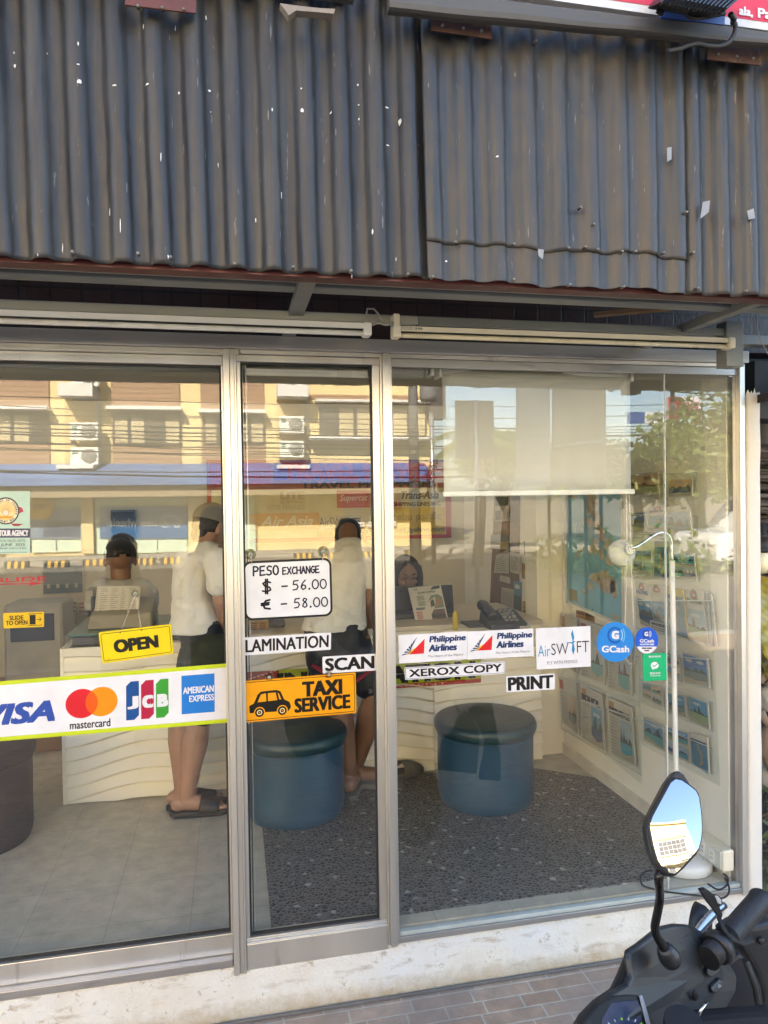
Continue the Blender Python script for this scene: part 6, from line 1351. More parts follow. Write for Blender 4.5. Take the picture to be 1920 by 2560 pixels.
def head_(b, c, look, m, s=1.):
    """skull, jaw, nose, ears; returns local frame"""
    look = V(look).normalized(); up = V((0, 0, 1)); up = (up - look * up.dot(look)).normalized(); rt = look.cross(up)
    M = Matrix((rt, look, up)).transposed(); c = V(c)
    P = lambda x, y, z: c + M @ V((x * s, y * s, z * s))
    b.ball(P(0, -.008, .025), (.074 * s, .092 * s, .088 * s), m, 24, 16, M)
    b.ball(P(0, .022, -.045), (.056 * s, .064 * s, .062 * s), m, 20, 14, M)
    b.ball(P(0, .066, -.078), (.024 * s, .018 * s, .018 * s), m, 12, 8, M)
    b.ball(P(0, .088, -.026), (.015 * s, .017 * s, .013 * s), m, 12, 8, M); b.ball(P(0, .083, -.008), (.009 * s, .013 * s, .026 * s), m, 12, 8, M)
    for q in (-1, 1):
        b.ball(P(q * .036, .066, -.028), (.022 * s, .018 * s, .018 * s), m, 12, 8, M); b.ball(P(q * .077, -.008, -.012), (.010 * s, .018 * s, .030 * s), m, 12, 8, M)
        b.ball(P(q * .03, .078, .022), (.022 * s, .010 * s, .008 * s), m, 12, 8, M)
    b.ball(P(0, .078, -.055), (.024 * s, .010 * s, .007 * s), m, 12, 8, M); b.ball(P(0, .076, -.064), (.020 * s, .010 * s, .006 * s), m, 12, 8, M)
    return P, M
def body_done(b, root, vox=.0055, it=3, nm='body'):
    o = b.build(nm, root, fix=False); remesh(o, vox, it); return o
def cloth_done(b, nm, root, vox=.008, it=4):
    o = b.build(nm, root); remesh(o, vox, it)
    return o
def wrinkle(o, st=.006, sz=.07):
    tx = bpy.data.textures.new('folds', 'CLOUDS'); tx.noise_scale = sz; tx.noise_depth = 2
    d = o.modifiers.new('folds', 'DISPLACE'); d.texture = tx; d.texture_coords = 'LOCAL'; d.strength = st; d.mid_level = .5; return o
# --- person A: cap, white T-shirt, olive shorts, slides, leaning by the counter
A = thing('person', 'person in grey cap, white t-shirt and olive shorts standing in black slides at the counter', 'person', PZ(480, 2041, FZ), 'people inside the shop')
Y0 = 1.05
b = MB(); f0 = .228
an, af = PY(466, 1985, Y0), PY(456, 1980, Y0 + .075)
kn, kf = PY(494, 1800, Y0), PY(452, 1797, Y0 + .09)
hn, hf = PY(512, 1610, Y0 + .01), PY(492, 1610, Y0 + .12)
limb(b, [hn, kn.lerp(hn, .45), kn, kn.lerp(an, .3), kn.lerp(an, .7), an], [.068, .066, .058, .062, .046, .036], SK3)
limb(b, [hf, kf.lerp(hf, .45), kf, kf.lerp(af, .3), kf.lerp(af, .7), af], [.068, .066, .056, .060, .044, .035], SK3)
for a_, dx, dy in ((an, 1, -.04), (af, 1, .03)):
    d = V((dx, dy, 0)).normalized(); sd = V((-d.y, d.x, 0)); h = V((a_.x, a_.y, FZ + .055)) - d * .035
    b.ball(h, (.036, .033, .034), SK3, 14, 10); b.tube([V((a_.x, a_.y, a_.z - .01)), h + d * .02 + V((0, 0, .01)), h + d * .11 - V((0, 0, .006)), h + d * .165 - V((0, 0, .016))], [.036, .038, .034, .022], SK3, 14)
    for i, o_ in enumerate((-.030, -.014, 0, .013, .025)):
        t0 = h + d * .165 + sd * (o_ * (1 if dy < 0 else -1)) - V((0, 0, .018)); t1 = t0 + d * (.040 - .005 * i)
        b.tube([t0 - d * .03, t0, t1], [.010, .0095, .008] if i else [.014, .0135, .011], SK3, 8); b.ball(t1, .0085 if i else .0115, SK3, 8, 6)
sh_n = PY(543, 1390, Y0 - .10); el = PY(556, 1500, Y0 - .08); wr_ = PY(578, 1600, Y0 + .12)
limb(b, [sh_n, el, el.lerp(wr_, .4), wr_], [.050, .040, .037, .026], SK1)
hand_(b, wr_, wr_ - el + V((.02, .06, 0)), V((-.3, 1, .2)), SK1)
limb(b, [PY(470, 1400, Y0 + .2), PY(520, 1500, Y0 + .24)], [.05, .04], SK1)
limb(b, [PY(500, 1400, Y0 + .03), PY(512, 1355, Y0 + .06), PY(522, 1325, Y0 + .08)], [.055, .050, .050], SK1)
hc = PY(528, 1318, Y0 + .10); P_, M_ = head_(b, hc, (.75, .6, -.30), SK1, .92)
body_done(b, A)
b = MB()
loft(b, [(PY(486, 1578, Y0 + .05), .128, .112, 0), (PY(488, 1545, Y0 + .05), .116, .112, 0), (PY(482, 1500, Y0 + .05), .092, .110, 0), (PY(482, 1450, Y0 + .05), .090, .116, 0), (PY(487, 1415, Y0 + .05), .100, .126, 0), (PY(497, 1385, Y0 + .05), .100, .124, 0), (PY(506, 1366, Y0 + .05), .070, .085, 0), (PY(506, 1355, Y0 + .05), .045, .052, 0)], SHW, wr=.10, seed=3)
limb(b, [PY(520, 1390, Y0 - .02), PY(543, 1398, Y0 - .10), PY(550, 1458, Y0 - .10)], [.066, .064, .060], SHW)
limb(b, [PY(500, 1395, Y0 + .14), PY(485, 1410, Y0 + .19), PY(505, 1455, Y0 + .22)], [.06, .058, .05], SHW)
wrinkle(cloth_done(b, 'tshirt', A, .006, 3), .019, .075)
b = MB(); loft(b, [(PY(505, 1600, Y0 + .05), .103, .108, 0), (PY(503, 1565, Y0 + .05), .098, .106, 0), (PY(500, 1538, Y0 + .05), .09, .1, 0)], NAVY, wr=.06); wrinkle(cloth_done(b, 'waistband', A), .006, .05)
b = MB(); loft(b, [(PY(512, 1655, Y0 + .05), .104, .112, 0), (PY(508, 1590, Y0 + .05), .100, .108, 0)], OLV, wr=.08)
limb(b, [PY(520, 1630, Y0), PY(505, 1765, Y0)], [.100, .094], OLV); limb(b, [PY(494, 1640, Y0 + .12), PY(468, 1765, Y0 + .13)], [.09, .085], OLV); wrinkle(cloth_done(b, 'shorts', A), .009, .06)
b = MB(); P2_ = P_
b.ball(P_(0, -.006, .040), (.084 * .92, .102 * .92, .085 * .92), mat('grey_cap_cloth', (.17, .16, .14), .85, 0, .08, 14, .2, 120), 26, 18, M_)
o = b.build('cap', A)
bm_ = bmesh.new(); bm_.from_mesh(o.data); up_ = M_.col[2]; c0 = P_(0, 0, .028)
bmesh.ops.delete(bm_, geom=[f for f in bm_.faces if (f.calc_center_median() - c0).dot(up_) < 0], context='FACES'); bm_.to_mesh(o.data); bm_.free()
o.modifiers.new('t', 'SOLIDIFY').thickness = .004
b = MB(); b.ball(P_(0, -.024, .005), (.078 * .92, .080 * .92, .070 * .92), HAIR, 22, 14, M_); b.ball(P_(-.0, -.055, -.045), (.05, .035, .05), HAIR, 16, 10, M_); o = b.build('hair', A)
b = MB()
def visor(u, w): a = (u - .5) * 2.2; r_ = .085 + .062 * w * math.cos(a * .9); return P_(math.sin(a) * r_ * .95, math.cos(a) * r_ + .005, .030 - .012 * w - .01 * abs(a))
b.grid(visor, 16, 6, mat('grey_cap_cloth', (1, 1, 1))); o = b.build('cap_visor', A); o.modifiers.new('t', 'SOLIDIFY').thickness = .003
SLD = mat('black_slide_foam', (.014, .014, .015), .6, 0, .2, 30, .3, 150)
for a_, dx, dy in ((an, 1, -.04), (af, 1, .03)):
    d = V((dx, dy, 0)).normalized(); sd = V((-d.y, d.x, 0)); h = V((a_.x, a_.y, FZ + .002)) - d * .075
    out = [(0, 0), (.02, .035), (.08, .04), (.17, .046), (.235, .043), (.275, .02), (.282, 0), (.275, -.02), (.235, -.043), (.17, -.046), (.08, -.04), (.02, -.035)]
    b = MB(); b.prism([h + d * x + sd * y for x, y in out], (0, 0, .026), SLD); s1 = b.build('slide', A, .006, 2, fix=True)
    b = MB(); b.grid(lambda u, w: h + d * (.13 + .085 * w + .01 * math.sin(u * 3.14)) + sd * (-.047 * math.cos(u * 3.1416)) + V((0, 0, .02 + (.062 - .022 * w) * abs(math.sin(u * 3.1416)) ** .7)), 18, 6, SLD); s2 = b.build('strap', s1); s2.modifiers.new('t', 'SOLIDIFY').thickness = .005
# --- person B: back view, off-white T-shirt, black sports shorts, clogs
B = thing('person', 'person seen from behind in off-white t-shirt and black shorts bending over the counter', 'person', PZ(885, 1975, FZ), 'people inside the shop')
b = MB(); yb = 1.12
hl, hr = PY(825, 1620, yb), PY(888, 1622, yb)
kl, kr = PY(850, 1765, yb - .03), PY(940, 1737, yb - .07)
al, ar = PY(876, 1945, yb - .02), PY(893, 1905, yb + .09)
limb(b, [hl, kl.lerp(hl, .5), kl, kl.lerp(al, .3), kl.lerp(al, .7), al], [.09, .08, .055, .056, .042, .034], SK2)
limb(b, [hr, kr.lerp(hr, .5), kr, kr.lerp(ar, .25), kr.lerp(ar, .65), ar], [.095, .088, .064, .066, .048, .036], SK2)
for a_, d in ((al, V((.35, .9, 0))), (ar, V((.93, -.25, 0)))):
    d = d.normalized(); sd = V((-d.y, d.x, 0)); h = V((a_.x, a_.y, FZ + .06)) - d * .03
    b.ball(h, (.034, .034, .036), SK2, 14, 10); b.tube([a_, h + d * .025, h + d * .11 - V((0, 0, .008)), h + d * .17 - V((0, 0, .02))], [.034, .038, .034, .022], SK2, 14)
    for i, o_ in enumerate((-.028, -.013, 0, .012, .024)):
        t0 = h + d * .165 + sd * -o_ - V((0, 0, .02)); t1 = t0 + d * (.036 - .004 * i); b.tube([t0 - d * .03, t0, t1], [.010, .0095, .008] if i else [.013, .0125, .0105], SK2, 8); b.ball(t1, .0085, SK2, 8, 6)
sr = PY(925, 1400, yb + .05); er = PY(921, 1500, yb + .04); wr_ = PY(928, 1572, yb + .16)
limb(b, [sr, er, er.lerp(wr_, .4), wr_], [.050, .040, .036, .026], SK2); hand_(b, wr_, wr_ - er + V((0, .08, 0)), V((-1, .2, 0)), SK2)
limb(b, [PY(812, 1410, yb + .1), PY(800, 1500, yb + .15)], [.05, .04], SK2)
limb(b, [PY(868, 1390, yb + .10), PY(871, 1352, yb + .17), PY(870, 1330, yb + .22)], [.055, .048, .05], SK2)
P_, M_ = head_(b, PY(876, 1355, yb + .28), (-.05, .85, -.9), SK2, 1.0)
body_done(b, B)
b = MB(); b.ball(P_(0, -.018, .018), (.083, .095, .092), HAIR, 24, 16, M_); b.ball(P_(0, -.052, -.035), (.070, .052, .07), HAIR, 18, 12, M_); b.ball(P_(0, -.06, -.085), (.052, .04, .05), HAIR, 16, 10, M_); remesh(b.build('hair', B), .006, 3)
b = MB()
loft(b, [(PY(836, 1572, yb), .158, .115, 0), (PY(838, 1540, yb + .01), .150, .115, 0), (PY(846, 1490, yb + .03), .132, .11, 0), (PY(853, 1440, yb + .06), .136, .11, 0), (PY(864, 1402, yb + .08), .142, .11, 0), (PY(868, 1382, yb + .095), .128, .10, 0), (PY(870, 1364, yb + .11), .098, .085, 0), (PY(872, 1351, yb + .12), .062, .06, 0), (PY(873, 1343, yb + .125), .03, .035, 0)], SHW2, wr=.08, seed=9)
limb(b, [PY(905, 1395, yb + .08), PY(923, 1402, yb + .05), PY(924, 1452, yb + .045)], [.066, .062, .058], SHW2); limb(b, [PY(822, 1402, yb + .1), PY(806, 1440, yb + .13)], [.062, .058], SHW2)
wrinkle(cloth_done(b, 'tshirt', B, .006, 3), .018, .075)
b = MB(); loft(b, [(PY(848, 1650, yb), .158, .12, 0), (PY(842, 1600, yb), .154, .12, 0), (PY(838, 1555, yb), .146, .108, 0)], BLKC, wr=.06)
limb(b, [PY(815, 1640, yb), PY(835, 1700, yb - .02)], [.10, .095], BLKC); limb(b, [PY(895, 1640, yb - .01), PY(928, 1700, yb - .05)], [.108, .098], BLKC); sh = wrinkle(cloth_done(b, 'shorts', B), .010, .06)
b = MB()
for k in (0, 1, 2): b.tube([PY(921 + k * 4, 1572, yb - .09), PY(932 + k * 4, 1610, yb - .10), PY(942 + k * 3, 1650, yb - .10)], .0022, SHW2, 6)
b.tube([PY(780, 1662, yb - .10), PY(830, 1692, yb - .135), PY(890, 1702, yb - .155), PY(945, 1662, yb - .12)], .011, REDC, 8, flat=.5); b.build('trim', sh)
CLG = mat('grey_clog_foam', (.14, .135, .115), .7, 0, .12, 20, .2, 120)
for c_, a_, kind in ((PZ(880, 1985, FZ), 75, 0), (PZ(930, 1968, FZ), -12, 0), (PZ(992, 1945, FZ), 20, 1)):
    if kind: root = thing('clog', 'single grey-green foam clog lying empty on the pebbles behind the mullion', 'shoe', c_)
    else: root = B
    b = MB(); d = V((math.cos(R(a_)), math.sin(R(a_)), 0)); sd = V((-d.y, d.x, 0)); out = [(-.10, 0), (-.085, .033), (-.02, .038), (.06, .046), (.12, .042), (.155, .018), (.16, 0), (.155, -.018), (.12, -.042), (.06, -.046), (-.02, -.038), (-.085, -.033)]
    b.prism([c_ + d * x + sd * y + V((0, 0, .0045)) for x, y in out], (0, 0, .026), CLG)
    if kind: b.grid(lambda u, w: c_ + d * (.02 + .125 * w) + sd * (-.045 * math.cos(u * 3.1416) * (1 - .55 * w ** 3)) + V((0, 0, .028 + (.055 * (1 - .75 * w ** 2)) * abs(math.sin(u * 3.1416)) ** .6)), 16, 10, CLG)
    o = b.build('clog' if not kind else 'sole', root, .005, fix=True)
# --- person C: added solid figure behind the printer, repeating a bystander's mirrored silhouette
C = thing('person', 'added person in grey t-shirt at the printer, repeating a mirrored bystander, with short black hair', 'person', PY(303, 1600, 1.95), 'people inside the shop')
yc = 1.93; b = MB(); limb(b, [PY(303, 1480, yc), PY(302, 1445, yc + .02), PY(301, 1415, yc + .03)], [.06, .055, .055], SK2)
P_, M_ = head_(b, PY(301, 1398, yc + .03), (-.1, 1, -.12), mat('tan_grey_head_skin', (.30, .24, .18), .6), 1.02)  # tan-grey head tone copied from the mirrored silhouette
s_, e_, w_ = PY(362, 1480, yc - .03), PY(366, 1545, yc - .03), PY(372, 1600, yc - .12)
limb(b, [s_, e_, w_], [.052, .044, .032], SK2); hand_(b, w_, w_ - e_, V((-1, .2, 0)), SK2); limb(b, [PY(246, 1480, yc), PY(240, 1560, yc - .02)], [.05, .042], SK2)
limb(b, [PY(290, 1640, yc), PY(290, 1900, yc)], [.11, .09], NAVY); body_done(b, C)
b = MB(); loft(b, [(PY(303, 1640, yc), .145, .11, 0), (PY(303, 1560, yc), .14, .105, 0), (PY(304, 1500, yc), .150, .105, 0), (PY(304, 1475, yc), .14, .095, 0), (PY(303, 1458, yc), .08, .075, 0), (PY(303, 1448, yc), .06, .06, 0)], SHG, wr=.06, seed=5); limb(b, [PY(350, 1474, yc - .01), PY(365, 1486, yc - .03), PY(367, 1508, yc - .03)], [.068, .068, .066], SHG); limb(b, [PY(258, 1474, yc), PY(246, 1486, yc), PY(241, 1512, yc)], [.068, .067, .064], SHG)
wrinkle(cloth_done(b, 'tshirt', C, .007, 3), .008, .06)
b = MB(); b.ball(P_(0, -.010, .022), (.088, .106, .098), HAIR, 28, 20, M_); o = b.build('hair', C); bm_ = bmesh.new(); bm_.from_mesh(o.data); up_ = M_.col[2]; c0 = P_(0, 0, .012)
bmesh.ops.delete(bm_, geom=[f for f in bm_.faces if (f.calc_center_median() - c0).dot(up_) < .006 * math.sin(f.calc_center_median().x * 300)], context='FACES'); bm_.to_mesh(o.data); bm_.free(); o.modifiers.new('t', 'SOLIDIFY').thickness = .006
# --- person D: woman behind the laptop
D = thing('person', 'woman with long black hair sitting behind the laptop looking down', 'person', PY(1017, 1620, 2.1), 'people inside the shop')
yd = 2.12; b = MB(); P_, M_ = head_(b, PY(1016, 1437, yd), (.0, -1, -.18), SK1, .98)
limb(b, [PY(1017, 1520, yd + .03), PY(1017, 1470, yd + .02)], [.055, .05], SK1)
limb(b, [PY(965, 1510, yd), PY(960, 1590, yd - .1), PY(1000, 1600, yd - .3)], [.05, .042, .03], SK1); limb(b, [PY(1072, 1510, yd), PY(1082, 1590, yd - .1), PY(1050, 1600, yd - .3)], [.05, .042, .03], SK1)
hand_(b, PY(1000, 1600, yd - .3), (.1, -1, 0), (1, 0, 0), SK1); hand_(b, PY(1050, 1600, yd - .3), (-.1, -1, 0), (-1, 0, 0), SK1)
limb(b, [PY(1000, 1750, yd + .1), PY(1000, 1760, yd - .3)], [.09, .07], NAVY)
body_done(b, D, .0035, 2)
fc = MB(); LIP = mat('lip_skin', (.24, .09, .075), .4); DKE = mat('dark_eye', (.02, .014, .012), .25)
for q in (-1, 1):
    fc.tube([P_(q * .048, .071, .001), P_(q * .032, .0835, .003), P_(q * .016, .081, -.003)], [.0015, .0036, .0015], DKE, 6, flat=.6)
    fc.tube([P_(q * .054, .071, .022), P_(q * .036, .086, .028), P_(q * .016, .087, .024)], [.0012, .003, .0022], DKE, 6)
fc.tube([P_(-.021, .084, -.057), P_(0, .089, -.054), P_(.021, .084, -.057)], [.002, .0042, .002], LIP, 6); fc.tube([P_(-.018, .083, -.063), P_(0, .087, -.066), P_(.018, .083, -.063)], [.002, .0045, .002], LIP, 6); fc.build('face_features', D)
b = MB()
b.ball(P_(0, -.022, .036), (.086, .092, .090), HAIR, 24, 16, M_)
for q in (-1, 1): b.tube([P_(q * .02, .055, .098), P_(q * .066, .040, .055), P_(q * .083, .012, -.01), P_(q * .088, -.01, -.09), P_(q * .082, -.02, -.19)], [.016, .024, .026, .028, .022], HAIR, 12)
b.ball(P_(0, -.05, -.07), (.08, .05, .12), HAIR, 18, 12, M_); b.build('hair', D)
b = MB(); loft(b, [(PY(1017, 1680, yd), .15, .11, 0), (PY(1017, 1540, yd), .16, .11, 0), (PY(1017, 1505, yd), .15, .095, 0), (PY(1017, 1488, yd), .07, .07, 0)], NAVY); limb(b, [PY(968, 1510, yd), PY(962, 1560, yd - .05)], [.06, .055], NAVY); limb(b, [PY(1068, 1510, yd), PY(1078, 1560, yd - .05)], [.06, .055], NAVY); cloth_done(b, 'blouse', D)
b = MB(); b.box(.42, 2.2, FZ, .9, 2.62, .62, DKG); b.box(.42, 2.56, .621, .9, 2.62, 1.0, DKG); tag(b.build('office_chair', bevel=.03), 'dark office chair under the woman behind the laptop', 'chair')
# --- three bystanders outside, seen only mirrored in the glass
SKO = skin('shade_darkened_skin', (.085, .052, .036))  # shade put into the skin colour, so the mirrored heads stay dark
def bystander(px, py, yv, s, label, shirt, cap):
    q = PV(px, py, yv); t = thing('person', label, 'person', (q.x, q.y, 0), 'people standing outside behind the camera')
    b = MB(); P_, M_ = head_(b, q, (0, 1, 0), SKO, s); z = q.z; k = z / 1.5
    limb(b, [(q.x, q.y - .02, z - .18), (q.x, q.y - .01, z - .06)], [.10 * s, .085 * s], SKO)
    for sg in (-1, 1):
        limb(b, [(q.x + sg * .09, q.y, .86 * k), (q.x + sg * .09, q.y, .48 * k), (q.x + sg * .095, q.y - .02, .09)], [.09 * k, .062 * k, .04 * k], SKO); b.tube([(q.x + sg * .095, q.y - .05, .035), (q.x + sg * .105, q.y + .15, .03)], [.04, .035], BLACKP, 12)
        sh, e_, w_ = V((q.x + sg * .17 * k, q.y, z - .26)), V((q.x + sg * .22 * k, q.y + .08, z - .46)), V((q.x + sg * .06, q.y + .26, z - .12 if cap else z - .52))
        limb(b, [sh, e_, w_], [.05, .04, .03], SKO); hand_(b, w_, w_ - e_, (-sg, 0, 0), SKO)
    body_done(b, t, .009)
    b = MB(); loft(b, [((q.x, q.y, .80 * k), .17 * k, .12, 0), ((q.x, q.y, 1.0 * k), .16 * k, .115, 0), ((q.x, q.y, z - .30), .19 * k, .12, 0), ((q.x, q.y, z - .2), .15 * k, .1, 0), ((q.x, q.y, z - .15), .07, .07, 0)], shirt)
    for sg in (-1, 1): limb(b, [(q.x + sg * .14 * k, q.y, z - .25), (q.x + sg * .21 * k, q.y + .05, z - .40)], [.065, .06], shirt)
    cloth_done(b, 'tshirt', t, .012)
    b = MB(); loft(b, [((q.x, q.y, .46 * k), .17 * k, .11, 0), ((q.x, q.y, .84 * k), .165 * k, .12, 0)], NAVY); cloth_done(b, 'shorts', t, .012)
    b = MB(); b.ball(P_(0, -.008, .034), (.083 * s, .10 * s, .086 * s), mat('grey_cap_cloth', (1, 1, 1)) if cap else HAIR, 20, 14, M_); b.build('cap' if cap else 'hair', t)
bystander(301, 1388, 2.75, 1.22, 'shorter person in white t-shirt standing outside, mirrored at the left of the glass', SHG, False)
bystander(532, 1312, 2.72, 1.08, 'person in grey cap and white t-shirt taking the photograph, mirrored beside the mullion', SHW, True)
bystander(872, 1342, 2.75, 1.12, 'person in off-white t-shirt standing outside, mirrored in the middle door', SHW2, False)
# ------------------------------------------------------------------ the scooter in the foreground
SB = mat('matte_black_scooter_plastic', (.0115, .012, .0135), .48, 0, .12, 6, .05, 500); SB2 = mat('dark_grey_scooter_plastic', (.016, .017, .019), .45, 0, .12, 6, .05, 500)
GRIP = mat('ribbed_grip_rubber', (.016, .016, .017), .55, 0, .2, 20, .5, 130); SBK = mat('deep_black_gap', (.006, .006, .007), .7); SNAVY = mat('navy_body_gloss', (.014, .018, .032), .3, 0, .1, 4, coat=.4)
sc = thing('scooter', 'black motor scooter with round-cornered mirror parked in front of the shop at the right', 'scooter', (.62, -1.12, 0))
def ys(px, py): return -1.30 + .28 * ((px - 1420) / 500) + .10 * ((2560 - py) / 260)
def S(px, py, off=0.): return PY(px, py, ys(px, py) + off)
cow = [(1398, 2600), (1419, 2560), (1441, 2523), (1475, 2489), (1519, 2460), (1536, 2424), (1553, 2382), (1588, 2357), (1616, 2330), (1644, 2307), (1669, 2302), (1700, 2303), (1729, 2307), (1754, 2338), (1785, 2373), (1807, 2398), (1814, 2413), (1810, 2454), (1785, 2495), (1763, 2523), (1726, 2566), (1700, 2640), (1400, 2680)]
b = MB(); b.prism([S(x, y, .040) for x, y in cow], (0, -.040, .0), SB); b.build('handlebar_cover', sc, .012, 3, fix=True)
inn = [(1470, 2600), (1500, 2520), (1530, 2486), (1572, 2462), (1580, 2440), (1572, 2400), (1573, 2380), (1600, 2362), (1650, 2322), (1690, 2312), (1722, 2314), (1748, 2345), (1776, 2378), (1788, 2392), (1740, 2448), (1715, 2500), (1700, 2560), (1690, 2640), (1470, 2660)]
b = MB(); b.prism([S(x, y, -.010) for x, y in inn], (-.006, .0098, 0), SB2); b.build('cover_panel', sc, .006, 3, fix=True)
# dash
da = [(1455, 2600), (1462, 2560), (1500, 2512), (1540, 2492), (1598, 2488), (1608, 2496), (1625, 2560), (1632, 2620), (1460, 2640)]
b = MB(); b.prism([S(x, y, -.017) for x, y in da], (-.003, .0062, 0), SBK); dsh = b.build('dashboard', sc, .004, 2, fix=True)
dg = mat('dash_display', (.03, .04, .075), .12, 0, .5, 12)
b = MB(); b.prism([S(x, y, -.020) for x, y in [(1500, 2600), (1505, 2548), (1530, 2508), (1594, 2500), (1606, 2560), (1612, 2610)]], (0, .002, 0), dg); b.build('display', dsh, fix=True)
b = MB()
for i in range(12):
    a = R(200 - i * 17); p = S(1562 + 62 * math.cos(a), 2596 - 52 * math.sin(a), -.0225); q = S(1562 + 56 * math.cos(a), 2596 - 46 * math.sin(a), -.0225); b.tube([p, q], .0011 if i % 3 else .0018, ink(150, 215, 60) if i % 3 == 0 else ink(215, 220, 215), 5)
b.build('speed_tick', dsh)
b = MB(); b.prism([S(x, y, -.024) for x, y in [(1599, 2492), (1607, 2490), (1622, 2540), (1636, 2600), (1628, 2600), (1612, 2545)]], (0, .004, 0), mat('clear_dash_edge', (.30, .31, .33), .15)); b.build('lens_edge', dsh, .001, fix=True)
# raised pad, mirror boot recess, switches
b = MB(); b.prism([S(x, y, -.013) for x, y in [(1697, 2352), (1722, 2337), (1728, 2340), (1763, 2386), (1741, 2411), (1733, 2408)]], (0, .004, 0), SB2); b.build('reservoir_lid', sc, .004, 2, fix=True)
b = MB(); b.prism([S(x, y, -.0115) for x, y in [(1640, 2366), (1656, 2352), (1690, 2362), (1702, 2385), (1684, 2411), (1658, 2420), (1640, 2396)]], (0, .002, 0), SBK); b.build('stem_recess', sc, .001, 2, fix=True)
b = MB(); b.prism([S(x, y, -.012) for x, y in [(1756, 2440), (1790, 2400), (1806, 2412), (1813, 2440), (1796, 2480), (1770, 2520), (1730, 2556), (1712, 2560), (1705, 2520), (1718, 2470), (1735, 2446)]], (-.004, .010, 0), SBK); sw = b.build('switch_housing', sc, .006, 3, fix=True)
b = MB(); b.prism([S(x, y, -.024) for x, y in [(1768, 2428), (1786, 2410), (1798, 2416), (1800, 2434), (1780, 2446), (1770, 2440)]], (0, .01, 0), SB2); b.build('switch_button', sw, .004, 2, fix=True)
b = MB(); b.prism([S(x, y, -.024) for x, y in [(1778, 2470), (1800, 2448), (1812, 2456), (1808, 2474), (1792, 2486), (1782, 2484)]], (0, .01, 0), SB2); b.build('switch_button', sw, .004, 2, fix=True)
f = Flat(S(1794, 2473, -.0245), S(1806, 2466, -.0245), S(1802, 2457, -.0245), S(1791, 2464, -.0245), 4, 3, eps=.0004); f.arc(2, 1.5, .8, 1.1, 60, 390, ink(225, 225, 225), 1); f.line([(2, 2.9), (2, 1.5)], .3, ink(225, 225, 225)); f.build('start_symbol', sw)
f = Flat(S(1768, 2427, -.0245), S(1778, 2421, -.0245), S(1774, 2414, -.0245), S(1766, 2421, -.0245), 4, 3, eps=.0004); f.poly([(1, .4), (3.2, 1.2), (1.6, 2.8)], ink(225, 225, 225), 1); f.build('switch_symbol', sw)
b = MB(); b.ball(S(1738, 2488, -.024), (.007, .004, .010), SBK, 14, 10); b.build('switch_hole', sw)
# mirror: convex glass in a kite-shaped shell on a bent stem
mc = PY(1688, 2062, -1.20); d = ray(1688, 2062).normalized()
tgt = V((XR - .9, -FY, 11.6)) - mc; n_ = (tgt.normalized() - d).normalized()
def mp_(px, py, off=0.):
    r_ = ray(px, py); t = (mc - EYE).dot(n_) / r_.dot(n_); return EYE + r_ * t + n_ * off
shell = [(1699, 1926), (1712, 1936), (1730, 1964), (1748, 1990), (1754, 2022), (1755, 2070), (1753, 2110), (1745, 2136), (1712, 2172), (1690, 2190), (1676, 2193), (1658, 2184), (1640, 2162), (1627, 2133), (1619, 2095), (1616, 2066), (1620, 2046), (1642, 2002), (1666, 1957), (1688, 1928)]
mir = MB(); mir.prism([mp_(x, y, -.002) for x, y in shell], n_ * -.022, SB); ms = mir.build('mirror', sc, .007, 3, fix=True)
glass = [(1686, 1949), (1701, 1952), (1720, 1965), (1736, 1978), (1743, 1993), (1748, 2030), (1750, 2068), (1748, 2096), (1742, 2121), (1710, 2158), (1685, 2184), (1668, 2181), (1655, 2170), (1641, 2149), (1630, 2110), (1621, 2064), (1628, 2042), (1656, 1990), (1674, 1958)]
mm_, nt, bs_, o_ = nt_of('mirror_silver'); bs_.inputs['Metallic'].default_value = 1; bs_.inputs['Roughness'].default_value = .0; bs_.inputs['Base Color'].default_value = (.42, .43, .45, 1)
b = MB(); gc = V((0, 0, 0)); pts = [mp_(x, y) for x, y in glass]; gc = sum(pts, V((0, 0, 0))) / len(pts); K = 14; vs2 = [gc]; Rm = .85
for k in range(1, K + 1):
    for p in pts: vs2.append(gc.lerp(p, k / K))
vs2 = [p + n_ * (.0085 - (p - gc).length_squared / (2 * Rm)) for p in vs2]; N = len(pts)
fs2 = [(0, 1 + i, 1 + (i + 1) % N) for i in range(N)] + [(1 + (k - 1) * N + i, 1 + k * N + i, 1 + k * N + (i + 1) % N, 1 + (k - 1) * N + (i + 1) % N) for k in range(1, K) for i in range(N)]
b.add(vs2, fs2, mm_, True); b.build('mirror_glass', ms, fix=False)
b = MB(); rim = pts + [pts[0]]; b.tube([p + n_ * .0015 for p in rim], .0035, SB, 8); b.build('mirror_rim', ms)
st_ = [mp_(1662, 2176, -.016), mp_(1656, 2200, -.016), PY(1649, 2250, -1.175), PY(1639, 2305, -1.165), PY(1637, 2322, -1.163), PY(1642, 2340, -1.162), PY(1658, 2366, -1.16), PY(1672, 2390, -1.155)]
b = MB(); b.tube(sm(st_, 4), [.0076 - .0005 * min(i, 10) / 10 + .0025 * max(0, i - 20) / 8 for i in range(29)], mat('gloss_black_metal', (.018, .017, .017), .18, .5), 16); b.build('mirror_stem', ms)
b = MB(); ax = (st_[-2] - st_[-1]).normalized(); b.lathe([(.0001, -.014), (.017, -.014), (.0185, -.004), (.017, .006), (.0155, .008), (.0155, .014), (.013, .017), (.0115, .022), (.0001, .023)], st_[-1] + ax * .001, BLACKP, 24, ax); b.build('stem_boot', ms)
